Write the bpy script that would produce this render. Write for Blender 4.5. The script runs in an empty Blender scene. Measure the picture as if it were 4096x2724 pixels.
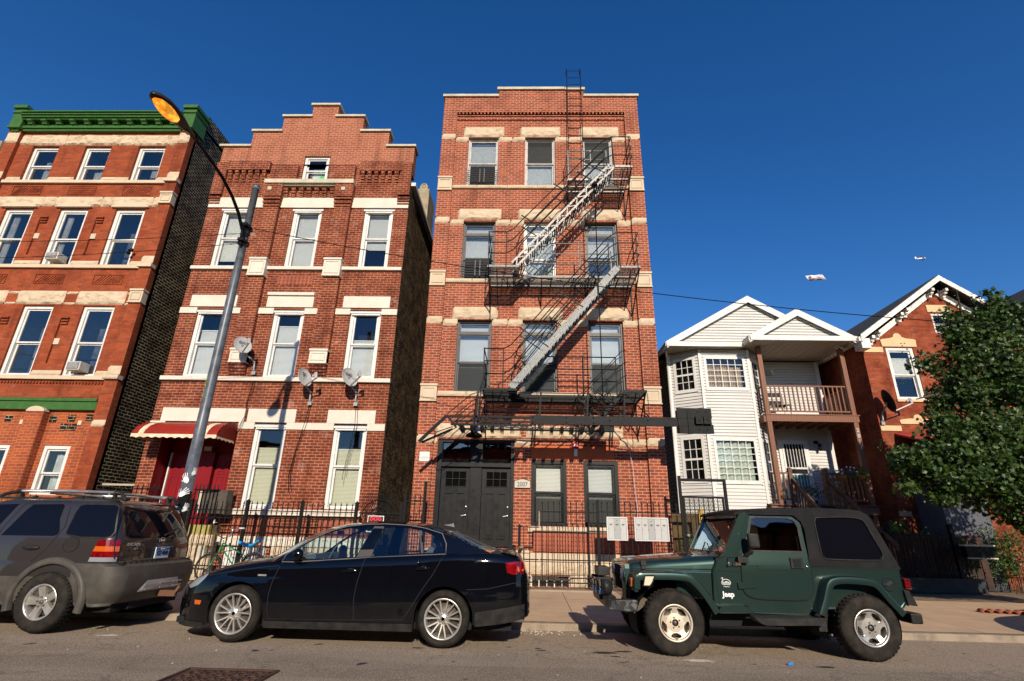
import bpy, math, random
from mathutils import Vector, Matrix, noise, geometry
R=math.radians
random.seed(7)
SC=bpy.context.scene
COL=SC.collection
# ---------------------------------------------------------------- camera
cam=bpy.data.objects.new('camera',bpy.data.cameras.new('camera')); COL.objects.link(cam); SC.camera=cam
yaw,pitch,roll=R(-1.66),R(20.33),R(1.23)
cy,sy,cp,sp=math.cos(yaw),math.sin(yaw),math.cos(pitch),math.sin(pitch)
fw=Vector((sy*cp,cy*cp,sp)); rt=Vector((cy,-sy,0)); up=rt.cross(fw)
cr,sr=math.cos(roll),math.sin(roll)
r2=cr*rt+sr*up; u2=-sr*rt+cr*up
m=Matrix((( r2.x,u2.x,-fw.x,0),(r2.y,u2.y,-fw.y,0),(r2.z,u2.z,-fw.z,1.36),(0,0,0,1)))
cam.matrix_world=m
cam.data.sensor_width=36; cam.data.lens=36*2060/4096; cam.data.clip_start=.05; cam.data.clip_end=2000
# ---------------------------------------------------------------- light
SUN_EL,SUN_AZ=R(24.7),R(7.7)
W=bpy.data.worlds.new('World'); SC.world=W; W.use_nodes=True
nt=W.node_tree; nt.nodes.clear()
wo=nt.nodes.new('ShaderNodeOutputWorld'); bg=nt.nodes.new('ShaderNodeBackground'); sk=nt.nodes.new('ShaderNodeTexSky')
sk.sky_type='NISHITA'; sk.sun_disc=False; sk.sun_elevation=SUN_EL; sk.sun_rotation=math.pi-SUN_AZ; sk.air_density=1.0; sk.dust_density=.2; sk.ozone_density=4.0; sk.altitude=200
hs=nt.nodes.new('ShaderNodeHueSaturation'); hs.inputs['Saturation'].default_value=1.27; hs.inputs['Hue'].default_value=.509; hs.inputs['Value'].default_value=1.25
nt.links.new(sk.outputs[0],hs.inputs['Color']); nt.links.new(hs.outputs[0],bg.inputs[0]); nt.links.new(bg.outputs[0],wo.inputs[0])
bg.inputs[1].default_value=.085
sl=bpy.data.lights.new('sun','SUN'); sl.energy=4.6; sl.angle=R(.5); sl.color=(1.0,.90,.74)
so=bpy.data.objects.new('sun',sl); COL.objects.link(so)
sd=Vector((-math.sin(SUN_AZ)*math.cos(SUN_EL),math.cos(SUN_AZ)*math.cos(SUN_EL),-math.sin(SUN_EL)))
so.rotation_euler=sd.to_track_quat('-Z','Y').to_euler(); so.location=(10,-20,30)
SC.view_settings.view_transform='Standard'; SC.view_settings.look='None'; SC.view_settings.exposure=.32; SC.view_settings.gamma=1
SC.render.engine='CYCLES'
# ---------------------------------------------------------------- object helpers
BASE={}
def tag(o,label=None,cat=None,group=None,kind=None):
    if label: o['label']=label
    if cat: o['category']=cat
    if group: o['group']=group
    if kind: o['kind']=kind
    return o
def thing(name,label,cat,loc=(0,0,0),group=None):
    o=bpy.data.objects.new(name,None); COL.objects.link(o); o.location=loc; o.empty_display_size=.2
    BASE[o.name]=Vector(loc); return tag(o,label,cat,group)
def m_name(name,m):
    if name!='stone_piece': return name
    h=max(v[2] for v in m.v)-min(v[2] for v in m.v); w=max(v[0] for v in m.v)-min(v[0] for v in m.v)
    return 'stone_block' if .2<h and w<.55 else ('stone_lintel' if h>.27 else ('stone_sill' if h<.125 else 'stone_band'))
class MB:
    def __init__(s): s.v=[]; s.f=[]; s.m=[]; s.s=[]
    def add(s,vs,fs,mi=0,sm=False):
        n=len(s.v); s.v.extend([tuple(v) for v in vs])
        for f in fs: s.f.append(tuple(n+i for i in f)); s.m.append(mi); s.s.append(sm)
        return s
    def box(s,x0,x1,y0,y1,z0,z1,mi=0):
        return s.add([(x0,y0,z0),(x1,y0,z0),(x1,y1,z0),(x0,y1,z0),(x0,y0,z1),(x1,y0,z1),(x1,y1,z1),(x0,y1,z1)],
            [(0,3,2,1),(4,5,6,7),(0,1,5,4),(1,2,6,5),(2,3,7,6),(3,0,4,7)],mi)
    def hexa(s,p,mi=0): # 8 points bottom 4 then top 4
        return s.add(p,[(0,3,2,1),(4,5,6,7),(0,1,5,4),(1,2,6,5),(2,3,7,6),(3,0,4,7)],mi)
    def quad(s,a,b,c,d,mi=0): return s.add([a,b,c,d],[(0,1,2,3)],mi)
    def poly(s,pts,y0,y1,mi=0,axis='y'): # extrude (u,w) polygon; axis y: u=x w=z ; axis x: u=y w=z ; axis z: u=x w=y
        n=len(pts)
        def P(u,w,d): return (u,d,w) if axis=='y' else ((d,u,w) if axis=='x' else (u,w,d))
        vs=[P(u,w,y0) for u,w in pts]+[P(u,w,y1) for u,w in pts]
        fs=[(i,(i+1)%n,n+(i+1)%n,n+i) for i in range(n)]
        tr=geometry.tessellate_polygon([[Vector((u,w,0)) for u,w in pts]])
        fs+=[tuple(t) for t in tr]+[tuple(n+i for i in reversed(t)) for t in tr]
        return s.add(vs,fs,mi)
    def bar(s,p,q,w,h=None,mi=0,up=(0,0,1)):
        p=Vector(p); q=Vector(q); h=w if h is None else h
        d=(q-p).normalized(); u=Vector(up)
        if abs(d.dot(u))>.98: u=Vector((0,1,0))
        a=d.cross(u).normalized(); b=a.cross(d).normalized(); a*=w/2; b*=h/2
        return s.hexa([p-a-b,p+a-b,p+a+b,p-a+b,q-a-b,q+a-b,q+a+b,q-a+b],mi)
    def tube(s,pts,r,n=6,mi=0,cap=True,closed=False):
        pts=[Vector(p) for p in pts]; N=len(pts); vs=[]; prev=None
        for i,p in enumerate(pts):
            if closed: d=(pts[(i+1)%N]-pts[i-1])
            else: d=(pts[min(i+1,N-1)]-pts[max(i-1,0)])
            d.normalize()
            if prev is None:
                u=Vector((0,0,1)) if abs(d.z)<.9 else Vector((1,0,0)); a=d.cross(u).normalized()
            else:
                a=prev-d*prev.dot(d); a.normalize()
            prev=a; b=d.cross(a)
            rr=r[i] if isinstance(r,(list,tuple)) else r
            for k in range(n):
                t=2*math.pi*k/n; vs.append(p+a*rr*math.cos(t)+b*rr*math.sin(t))
        fs=[]
        for i in range(N if closed else N-1):
            j=(i+1)%N
            for k in range(n): fs.append((i*n+k,i*n+(k+1)%n,j*n+(k+1)%n,j*n+k))
        if cap and not closed: fs+= [tuple(range(n)),tuple(reversed(range((N-1)*n,N*n)))]
        return s.add(vs,fs,mi,n>5)
    def lathe(s,prof,c,axis='y',n=24,mi=0,sm=True): # prof (r,d) around axis through c
        vs=[]
        for r,d in prof:
            for k in range(n):
                t=2*math.pi*k/n; a,b=r*math.cos(t),r*math.sin(t)
                vs.append((c[0]+a,c[1]+d,c[2]+b) if axis=='y' else ((c[0]+d,c[1]+a,c[2]+b) if axis=='x' else (c[0]+a,c[1]+b,c[2]+d)))
        fs=[]
        for i in range(len(prof)-1):
            for k in range(n): fs.append((i*n+k,i*n+(k+1)%n,(i+1)*n+(k+1)%n,(i+1)*n+k))
        return s.add(vs,fs,mi,sm)
    def loft(s,secs,mi=0,sm=True,closed=False,mf=None):
        n=len(secs[0]); vs=[p for q in secs for p in q]; base=len(s.v); s.v.extend([tuple(p) for p in vs])
        for i in range(len(secs)-1):
            for k in range(n if closed else n-1):
                j=(k+1)%n
                s.f.append((base+i*n+k,base+i*n+j,base+(i+1)*n+j,base+(i+1)*n+k)); s.m.append(mf(i,k) if mf else mi); s.s.append(sm)
        return s
    def ball(s,c,r,n=8,mi=0,sz=(1,1,1)):
        prof=[(max(.0001,math.sin(math.pi*i/n))*r,-math.cos(math.pi*i/n)*r) for i in range(n+1)]
        k=len(s.v); s.lathe(prof,(0,0,0),'z',n*2,mi)
        s.v[k:]=[(c[0]+v[0]*sz[0],c[1]+v[1]*sz[1],c[2]+v[2]*sz[2]) for v in s.v[k:]]
        return s
    def pieces(s,gap=None):
        n=len(s.v); p=list(range(n))
        def fd(a):
            while p[a]!=a: p[a]=p[p[a]]; a=p[a]
            return a
        for f in s.f:
            r=fd(f[0])
            for i in f[1:]: p[fd(i)]=r
        used=sorted({i for f in s.f for i in f}); roots={}
        for i in used: roots.setdefault(fd(i),[]).append(i)
        if len(roots)<2 or len(roots)>900: return None
        K=list(roots); bb=[]
        for r in K:
            vs=[s.v[i] for i in roots[r]]; lo=[min(v[k] for v in vs) for k in range(3)]; hi=[max(v[k] for v in vs) for k in range(3)]; bb.append((lo,hi,max(hi[k]-lo[k] for k in range(3))))
        q=list(range(len(K)))
        def f2(a):
            while q[a]!=a: q[a]=q[q[a]]; a=q[a]
            return a
        for i in range(len(K)):
            for j in range(i):
                if f2(i)==f2(j): continue
                A,B=bb[i],bb[j]; d=math.sqrt(sum(max(0,A[0][k]-B[1][k],B[0][k]-A[1][k])**2 for k in range(3)))
                if d<=(gap if gap is not None else max(.02,.5*max(A[2],B[2]))): q[f2(i)]=f2(j)
        grp={}
        for i,r in enumerate(K): grp.setdefault(f2(i),set()).add(r)
        if len(grp)<2: return None
        out=[]
        for g in grp.values():
            m=MB(); mp={}
            for f,mi,sm in zip(s.f,s.m,s.s):
                if fd(f[0]) in g:
                    for i in f:
                        if i not in mp: mp[i]=len(m.v); m.v.append(s.v[i])
                    m.f.append(tuple(mp[i] for i in f)); m.m.append(mi); m.s.append(sm)
            out.append(m)
        return sorted(out,key=lambda m:-len(m.v))
    def build(s,name,mats,parent=None,bevel=0,auto=None,label=None,loc=None,solid=0,split=None,whole=False):
        if parent is not None and not whole and name not in ('foliage','crown'):
            P=s.pieces(split)
            if P and len(P)<=99:
                r=[m.build(m_name(name,m),mats,parent,bevel,auto,label,loc,solid,None,True) for m in P]
                return r[0]
        if not isinstance(mats,(list,tuple)): mats=[mats]
        base=BASE[parent.name] if parent is not None else (Vector(loc) if loc else Vector((0,0,0)))
        me=bpy.data.meshes.new(name)
        me.from_pydata([(v[0]-base.x,v[1]-base.y,v[2]-base.z) for v in s.v],[],s.f)
        for mt in mats: me.materials.append(mt)
        me.polygons.foreach_set('material_index',s.m); me.polygons.foreach_set('use_smooth',s.s); me.update()
        o=bpy.data.objects.new(name,me); COL.objects.link(o); BASE[o.name]=base
        if parent is not None: o.parent=parent
        else: o.location=base
        if solid:
            md=o.modifiers.new('s','SOLIDIFY'); md.thickness=solid; md.offset=0
        if bevel:
            md=o.modifiers.new('b','BEVEL'); md.width=bevel; md.segments=2; md.limit_method='ANGLE'; md.angle_limit=R(40)
        if auto is not None:
            me.polygons.foreach_set('use_smooth',[True]*len(me.polygons))
            try: me.set_sharp_from_angle(angle=R(auto))
            except Exception: pass
        if label: o['label']=label
        return o
def copy_tree(o,off,parent=None):
    c=o.copy(); COL.objects.link(c)
    if parent is None: c.location=o.location+Vector(off)
    else: c.parent=parent
    for ch in [x for x in bpy.data.objects if x.parent==o]: copy_tree(ch,off,c)
    return c
def text(name,body,size,loc,mat,parent=None,rot=(R(90),0,0),depth=.002,align='CENTER',sx=1.0,bold=0,shear=0):
    cu=bpy.data.curves.new(name,'FONT'); cu.body=body; cu.size=size; cu.align_x=align; cu.align_y='CENTER'; cu.extrude=depth; cu.offset=bold; cu.shear=shear; cu.resolution_u=3
    t=bpy.data.objects.new(name,cu); COL.objects.link(t); t.rotation_euler=rot; t.location=loc; t.scale=(sx,1,1)
    bpy.context.view_layer.update()
    me=bpy.data.meshes.new_from_object(t); M=t.matrix_world.copy(); bpy.data.objects.remove(t)
    base=BASE[parent.name] if parent is not None else Vector((0,0,0))
    me.transform(M); me.transform(Matrix.Translation(-base)); me.materials.clear(); me.materials.append(mat)
    o=bpy.data.objects.new(name,me); COL.objects.link(o); BASE[o.name]=base
    if parent is not None: o.parent=parent
    return o
# ---------------------------------------------------------------- materials
def newmat(name):
    m=bpy.data.materials.new(name); m.use_nodes=True; n=m.node_tree; n.nodes.clear()
    out=n.nodes.new('ShaderNodeOutputMaterial'); b=n.nodes.new('ShaderNodeBsdfPrincipled'); n.links.new(b.outputs[0],out.inputs[0])
    return m,n,b,out
def N(n,t,**k):
    x=n.nodes.new(t)
    for a,b in k.items():
        if a.startswith('i_'): x.inputs[a[2:].replace('_',' ')].default_value=b
        else: setattr(x,a,b)
    return x
def c4(c): return (c[0],c[1],c[2],1)
def pos(n): return N(n,'ShaderNodeNewGeometry').outputs['Position']
def noisefac(n,scale,lo,hi,detail=5,vec=None,rough=.6):
    t=N(n,'ShaderNodeTexNoise',i_Scale=scale,i_Detail=detail,i_Roughness=rough); n.links.new(vec or pos(n),t.inputs['Vector'])
    r=N(n,'ShaderNodeMapRange'); r.inputs[1].default_value=lo; r.inputs[2].default_value=hi; n.links.new(t.outputs[0],r.inputs[0]); return r.outputs[0]
def mixc(n,fac,a,b,mode='MIX'):
    x=N(n,'ShaderNodeMix',data_type='RGBA',blend_type=mode)
    for sock,v in ((0,fac),(6,a),(7,b)):
        if isinstance(v,(int,float)): x.inputs[sock].default_value=v
        elif isinstance(v,(tuple,list)): x.inputs[sock].default_value=c4(v)
        else: n.links.new(v,x.inputs[sock])
    return x.outputs[2]
def bump(n,b,h,strength=.3,dist=.01):
    x=N(n,'ShaderNodeBump',i_Strength=strength,i_Distance=dist); n.links.new(h,x.inputs['Height']); n.links.new(x.outputs[0],b.inputs['Normal'])
def mat(name,c,rough=.6,metal=0,var=None,vs=3.0,lo=.4,hi=.65,bs=0,bscale=60,coat=0,emit=None,es=1,spec=.22,rv=0):
    m,n,b,out=newmat(name)
    b.inputs['Base Color'].default_value=c4(c); b.inputs['Roughness'].default_value=rough; b.inputs['Metallic'].default_value=metal
    if var: n.links.new(mixc(n,noisefac(n,vs,lo,hi),c,var),b.inputs['Base Color'])
    if rv:
        r=N(n,'ShaderNodeMapRange'); r.inputs[3].default_value=rough-rv; r.inputs[4].default_value=rough+rv; n.links.new(noisefac(n,vs*2,.3,.7),r.inputs[0]); n.links.new(r.outputs[0],b.inputs['Roughness'])
    if bs: bump(n,b,noisefac(n,bscale,0,1),bs)
    if coat: b.inputs['Coat Weight'].default_value=coat; b.inputs['Coat Roughness'].default_value=.02
    if spec is not None: b.inputs['Specular IOR Level'].default_value=spec
    if emit: b.inputs['Emission Color'].default_value=c4(emit); b.inputs['Emission Strength'].default_value=es
    return m
def wallvec(n):
    g=N(n,'ShaderNodeNewGeometry'); sp=N(n,'ShaderNodeSeparateXYZ'); n.links.new(g.outputs['Position'],sp.inputs[0])
    sn=N(n,'ShaderNodeSeparateXYZ'); n.links.new(g.outputs['True Normal'],sn.inputs[0])
    ab=N(n,'ShaderNodeMath',operation='ABSOLUTE'); n.links.new(sn.outputs[0],ab.inputs[0])
    gt=N(n,'ShaderNodeMath',operation='GREATER_THAN'); n.links.new(ab.outputs[0],gt.inputs[0]); gt.inputs[1].default_value=.6
    mx=N(n,'ShaderNodeMix',data_type='FLOAT'); n.links.new(gt.outputs[0],mx.inputs[0]); n.links.new(sp.outputs[0],mx.inputs[2]); n.links.new(sp.outputs[1],mx.inputs[3])
    cb=N(n,'ShaderNodeCombineXYZ'); n.links.new(mx.outputs[0],cb.inputs[0]); n.links.new(sp.outputs[2],cb.inputs[1]); return cb.outputs[0],sp
def brick(name,c1,c2,mort,bw=.205,rh=.0765,ms=.011,bias=0,alt=None,stain=None,ss=1.1,slo=.5,shi=.75,white=None,wamt=.0,bmp=.6,wob=.004,rough=.85,dark=None):
    m,n,b,out=newmat(name); vec,sp=wallvec(n)
    nz=N(n,'ShaderNodeTexNoise',i_Scale=9.0,i_Detail=2.0); n.links.new(vec,nz.inputs['Vector'])
    sc=N(n,'ShaderNodeVectorMath',operation='SCALE'); n.links.new(nz.outputs['Color'],sc.inputs[0]); sc.inputs['Scale'].default_value=wob*2
    ad=N(n,'ShaderNodeVectorMath',operation='ADD'); n.links.new(vec,ad.inputs[0]); n.links.new(sc.outputs[0],ad.inputs[1])
    bt=N(n,'ShaderNodeTexBrick',i_Scale=1.0,i_Mortar_Size=ms,i_Bias=bias,i_Brick_Width=bw,i_Row_Height=rh,i_Mortar_Smooth=.3)
    bt.offset=.5; bt.squash=1
    n.links.new(ad.outputs[0],bt.inputs['Vector'])
    bt.inputs['Color1'].default_value=c4(c1); bt.inputs['Color2'].default_value=c4(c2); bt.inputs['Mortar'].default_value=c4(mort)
    col=bt.outputs['Color']
    f=noisefac(n,30,.35,.7); col=mixc(n,f,col,(.72,.72,.74),'MULTIPLY')
    if dark: col=mixc(n,noisefac(n,2.2,.42,.62,6,vec),col,dark,'MULTIPLY')
    stm=N(n,'ShaderNodeMapping'); stm.inputs['Scale'].default_value=(2.6,.28,1); n.links.new(vec,stm.inputs[0])
    col=mixc(n,noisefac(n,1.0,.52,.78,6,stm.outputs[0],.6),col,(.50,.46,.44),'MULTIPLY')
    if stain: col=mixc(n,noisefac(n,ss,slo,shi,6,vec),col,stain,'MULTIPLY')
    if white:
        w=noisefac(n,2.3,.58,.8,8,vec,.7); q=N(n,'ShaderNodeMath',operation='MULTIPLY'); n.links.new(w,q.inputs[0]); q.inputs[1].default_value=wamt; col=mixc(n,q.outputs[0],col,white)
    n.links.new(col,b.inputs['Base Color']); b.inputs['Roughness'].default_value=rough; b.inputs['Specular IOR Level'].default_value=.2
    iv=N(n,'ShaderNodeMath',operation='SUBTRACT'); iv.inputs[0].default_value=1; n.links.new(bt.outputs['Fac'],iv.inputs[1])
    a2=N(n,'ShaderNodeMath',operation='MULTIPLY_ADD'); n.links.new(noisefac(n,70,0,1,3),a2.inputs[0]); a2.inputs[1].default_value=.35; n.links.new(iv.outputs[0],a2.inputs[2])
    bump(n,b,a2.outputs[0],bmp,.008)
    return m
def glass(name,tint=(.55,.62,.62),refl=.10,rough=.012,rc=(1,1,1)):
    m,n,b,out=newmat(name); n.nodes.remove(b)
    t=N(n,'ShaderNodeBsdfTransparent'); t.inputs[0].default_value=c4(tint)
    g=N(n,'ShaderNodeBsdfGlossy'); g.inputs['Roughness'].default_value=rough; g.inputs[0].default_value=c4(rc)
    fr=N(n,'ShaderNodeFresnel',i_IOR=1.5); a=N(n,'ShaderNodeMath',operation='ADD',use_clamp=True); n.links.new(fr.outputs[0],a.inputs[0]); a.inputs[1].default_value=refl
    x=N(n,'ShaderNodeMixShader'); n.links.new(a.outputs[0],x.inputs[0]); n.links.new(t.outputs[0],x.inputs[1]); n.links.new(g.outputs[0],x.inputs[2]); n.links.new(x.outputs[0],out.inputs[0])
    bp=N(n,'ShaderNodeBump',i_Strength=.12,i_Distance=.01); n.links.new(noisefac(n,1.9,0,1,2),bp.inputs['Height']); n.links.new(bp.outputs[0],g.inputs['Normal'])
    return m
# ---------------------------------------------------------------- shared materials
M={}
M['brickC']=brick('brick_dark_red',(.36,.080,.038),(.19,.048,.029),(.53,.255,.155),stain=(.62,.55,.52),ss=.9,white=(.6,.42,.34),wamt=.25)
M['brickB']=brick('brick_brown_red',(.21,.055,.028),(.12,.038,.025),(.50,.175,.085),ms=.012,dark=(.72,.62,.6),stain=(.75,.7,.68),white=(.7,.5,.42),wamt=.5)
M['brickB2']=brick('brick_new_pink',(.38,.11,.056),(.27,.076,.042),(.54,.29,.18),ms=.009,stain=(.85,.8,.78),white=(.7,.6,.55),wamt=.12)
M['brickA']=brick('brick_orange_red',(.38,.078,.024),(.25,.052,.020),(.27,.09,.045),ms=.006,stain=(.72,.6,.55),ss=.6,white=(.55,.3,.22),wamt=.18,dark=(.86,.78,.76))
M['brickA2']=brick('brick_orange_patched',(.42,.095,.028),(.27,.065,.033),(.50,.18,.08),ms=.009,stain=(.75,.65,.6),ss=.8)
M['brickE']=brick('brick_common_orange',(.36,.08,.03),(.24,.05,.022),(.26,.085,.045),bw=.2,rh=.068,ms=.007,dark=(.7,.6,.55),stain=(.8,.7,.65),white=(.7,.6,.5),wamt=.2)
M['brickE2']=brick('brick_common_shaded',(.17,.045,.025),(.10,.03,.02),(.10,.04,.03),bw=.2,rh=.068,ms=.008)
M['brickblack']=brick('brick_black_paint',(.008,.007,.008),(.014,.012,.012),(.55,.43,.23),bw=.225,rh=.088,ms=.0095,bmp=.9,wob=.015,rough=.7,dark=(.35,.3,.3))  # bright mortar paints in golden glints of grazing sun on the joints
M['brickbrown']=brick('brick_sooty_glints',(.05,.03,.018),(.34,.20,.08),(.10,.07,.04),bw=.17,rh=.075,ms=.014,bmp=1.0,wob=.02,dark=(.35,.3,.25))  # golden second brick tone stands in for glints of grazing sun
def stone(name,c1,c2,dirt,rough=.85,bs=.5):
    m,n,b,out=newmat(name); col=mixc(n,noisefac(n,2.6,.35,.68,6),c1,c2); col=mixc(n,noisefac(n,1.7,.62,.84,9,None,.75),col,dirt)
    col=mixc(n,noisefac(n,55,.45,.7,3),col,(.82,.80,.76),'MULTIPLY')
    n.links.new(col,b.inputs['Base Color']); b.inputs['Roughness'].default_value=rough; b.inputs['Specular IOR Level'].default_value=.2; bump(n,b,noisefac(n,38,0,1,8),bs,.012); return m
M['stone']=stone('limestone_rough',(.60,.47,.33),(.50,.38,.26),(.36,.27,.19),bs=.75)
M['stonec']=stone('limestone_cut',(.60,.475,.34),(.52,.41,.29),(.42,.34,.26),bs=.25)
M['white']=stone('painted_stone_white',(.66,.59,.50),(.60,.52,.43),(.50,.33,.20),rough=.7,bs=.2)
M['coping']=stone('coping_stone',(.55,.49,.37),(.40,.36,.27),(.22,.2,.15),bs=.3)
M['terra']=mat('terracotta_panel',(.36,.11,.06),.8,var=(.27,.08,.05),bs=.3)
M['smoothred']=mat('red_parging',(.52,.12,.045),.8,var=(.42,.10,.045),bs=.15)
M['dark']=mat('dark_interior',(.012,.013,.015),.9)
M['room']=mat('room_interior',(.06,.06,.07),.9,var=(.26,.26,.28),vs=1.3,lo=.42,hi=.62)
M['wwhite']=mat('white_vinyl_frame',(.64,.62,.59),.45,var=(.56,.54,.50),vs=4)
M['wgrey']=mat('grey_bronze_frame',(.085,.078,.078),.45,var=(.06,.055,.055))
M['wlight']=mat('weathered_alu_frame',(.46,.43,.41),.45,var=(.34,.31,.30),vs=5)
M['wblack']=mat('black_frame',(.011,.011,.011),.4,rv=.1,spec=.18)
M['blind']=mat('blind_slats',(.66,.65,.62),.6)
M['blindw']=mat('blind_white',(.74,.71,.64),.6)
M['blindg']=mat('blind_greenish',(.62,.59,.45),.6)
M['glassc']=glass('sky_reflecting_glass',(.80,.84,.86),.13,rc=(.75,.95,1.05))
M['screen']=glass('insect_screen',(.28,.28,.28),.0,.5,(.2,.2,.2))
M['glass']=glass('window_glass',(.84,.87,.88),.05,rc=(.85,.92,1))
M['glassd']=glass('window_glass_reflective',(.66,.68,.70),.12,rc=(1,.9,.84))
M['green']=mat('green_painted_metal',(.035,.105,.02),.5,var=(.05,.125,.03),vs=6,bs=.25,bscale=25)
M['red']=mat('red_painted_wood',(.20,.005,.009),.5,var=(.165,.004,.008),rv=.1)
M['black']=mat('black_painted_iron',(.005,.005,.0055),.5,var=(.010,.010,.010),vs=18,bs=.2,bscale=45,rv=.14,spec=.12)
M['peel']=mat('peeling_painted_iron',(.13,.13,.127),.4,var=(.33,.32,.30),vs=45,lo=.42,hi=.62,bs=.5,bscale=50)
M['peelw']=mat('peeling_white_iron',(.50,.45,.40),.5,var=(.06,.055,.05),vs=16,lo=.54,hi=.62,bs=.5,bscale=50)
M['concrete']=stone('concrete',(.42,.36,.29),(.35,.30,.24),(.26,.22,.18),bs=.3)
M['wood']=None
m,n,b,out=newmat('cedar_wood'); w=N(n,'ShaderNodeTexWave',i_Scale=4.0,i_Distortion=9.0,i_Detail=3.0); w.inputs['Detail Scale'].default_value=.6
mp=N(n,'ShaderNodeMapping'); mp.inputs['Scale'].default_value=(1,1,.5); n.links.new(pos(n),mp.inputs[0]); n.links.new(mp.outputs[0],w.inputs['Vector'])
n.links.new(mixc(n,w.outputs[0],(.13,.042,.016),(.20,.068,.026)),b.inputs['Base Color']); b.inputs['Roughness'].default_value=.6; M['wood']=m
M['wooddk']=mat('weathered_brown_wood',(.09,.046,.031),.7,var=(.16,.09,.06),vs=9,bs=.4,bscale=40)
M['siding']=mat('white_vinyl_siding',(.57,.545,.52),.5,var=(.52,.495,.465),vs=1.2)
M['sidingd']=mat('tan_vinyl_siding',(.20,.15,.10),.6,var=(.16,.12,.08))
M['soffit']=mat('beige_soffit',(.36,.31,.24),.6)
M['trim']=mat('white_trim',(.64,.62,.59),.4,var=(.57,.54,.50),vs=2)
M['shingle']=mat('asphalt_shingle',(.045,.042,.040),.9,var=(.085,.08,.075),vs=26,bs=.7,bscale=40)
# ---------------------------------------------------------------- building helpers
def wallfront(mb,x0,x1,z0,z1,y,holes=(),mi=0,md=None,depth=.2,room=.75):
    hs=[(max(a,x0),min(b,x1),max(c,z0),min(d,z1)) for a,b,c,d in holes if b>x0 and a<x1 and d>z0 and c<z1]
    xs=sorted({x0,x1,*[h[0] for h in hs],*[h[1] for h in hs]}); zs=sorted({z0,z1,*[h[2] for h in hs],*[h[3] for h in hs]})
    for i in range(len(xs)-1):
        for j in range(len(zs)-1):
            cx,cz=(xs[i]+xs[i+1])/2,(zs[j]+zs[j+1])/2
            if any(h[0]<cx<h[1] and h[2]<cz<h[3] for h in hs): continue
            mb.quad((xs[i],y,zs[j]),(xs[i+1],y,zs[j]),(xs[i+1],y,zs[j+1]),(xs[i],y,zs[j+1]),mi)
    for a,b,c,d in hs:
        for (ya,yb,q) in ((y,y+depth,mi),(y+depth,y+room,md if md is not None else mi)):
            mb.quad((a,ya,c),(a,yb,c),(a,yb,d),(a,ya,d),q); mb.quad((b,ya,c),(b,yb,c),(b,yb,d),(b,ya,d),q)
            mb.quad((a,ya,c),(b,ya,c),(b,yb,c),(a,yb,c),q); mb.quad((a,ya,d),(b,ya,d),(b,yb,d),(a,yb,d),q)
        yb=y+room; mb.quad((a,yb,c),(b,yb,c),(b,yb,d),(a,yb,d),md if md is not None else mi)
def shell(mb,x0,x1,y0,y1,z0,z1,ml=0,mr=0,mbk=0,mt=0): # sides, back, top
    mb.quad((x0,y0,z0),(x0,y1,z0),(x0,y1,z1),(x0,y0,z1),ml); mb.quad((x1,y0,z0),(x1,y1,z0),(x1,y1,z1),(x1,y0,z1),mr)
    mb.quad((x0,y1,z0),(x1,y1,z0),(x1,y1,z1),(x0,y1,z1),mbk); mb.quad((x0,y0,z1),(x1,y0,z1),(x1,y1,z1),(x0,y1,z1),mt)
def rock(mb,x0,x1,z0,z1,y,dep=.05,mi=0,back=.1,step=.045,seed=0,amp=1.0):
    nx=max(3,int((x1-x0)/step)); nz=max(3,int((z1-z0)/step)); vs=[]
    for j in range(nz+1):
        for i in range(nx+1):
            x=x0+(x1-x0)*i/nx; z=z0+(z1-z0)*j/nz
            e=min(i,nx-i,j,nz-j); a=noise.fractal(Vector((x*5.5+seed,z*7.5,seed*.7)),1.0,2.0,4)
            b=abs(noise.noise(Vector((x*3.1+seed*2,z*4.2+3,1.7))))
            d=0 if e==0 else dep*(.55+amp*(.55*a+.5*b)+.15*(e>1))
            vs.append((x,y-max(0,d),z))
    fs=[(j*(nx+1)+i,j*(nx+1)+i+1,(j+1)*(nx+1)+i+1,(j+1)*(nx+1)+i) for j in range(nz) for i in range(nx)]
    mb.add(vs,fs,mi,False)
    mb.quad((x0,y,z0),(x1,y,z0),(x1,y+back,z0),(x0,y+back,z0),mi); mb.quad((x0,y,z1),(x1,y,z1),(x1,y+back,z1),(x0,y+back,z1),mi)
    mb.quad((x0,y,z0),(x0,y,z1),(x0,y+back,z1),(x0,y+back,z0),mi); mb.quad((x1,y,z0),(x1,y,z1),(x1,y+back,z1),(x1,y+back,z0),mi)
def capstone(mb,x0,x1,z0,z1,y,mi=0): # square panelled block
    mb.box(x0,x1,y,y+.2,z0,z1-.06,mi); mb.box(x0-.015,x1+.015,y-.03,y+.2,z1-.06,z1,mi); mb.box(x0-.01,x1+.01,y-.02,y+.2,z0-.03,z0,mi)
    a,b,c,d=x0+.05,x1-.05,z0+.06,z1-.11
    for q in ((a,b,c,c+.018),(a,b,d-.018,d),(a,a+.018,c+.018,d-.018),(b-.018,b,c+.018,d-.018)): mb.box(q[0],q[1],y-.018,y,q[2],q[3],mi)
def blindmesh(x0,x1,z0,z1,y,tilt=.012,pitch=.033):
    b=MB(); n=max(2,int((z1-z0)/pitch)); h=(z1-z0)/n; tilt=.006
    for i in range(n):
        z=z0+i*h; b.quad((x0,y-tilt,z+.003),(x1,y-tilt,z+.003),(x1,y+tilt,z+h),(x0,y+tilt,z+h))
    b.box(x0,x1,y-.02,y+.02,z1,z1+.03); return b
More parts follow.
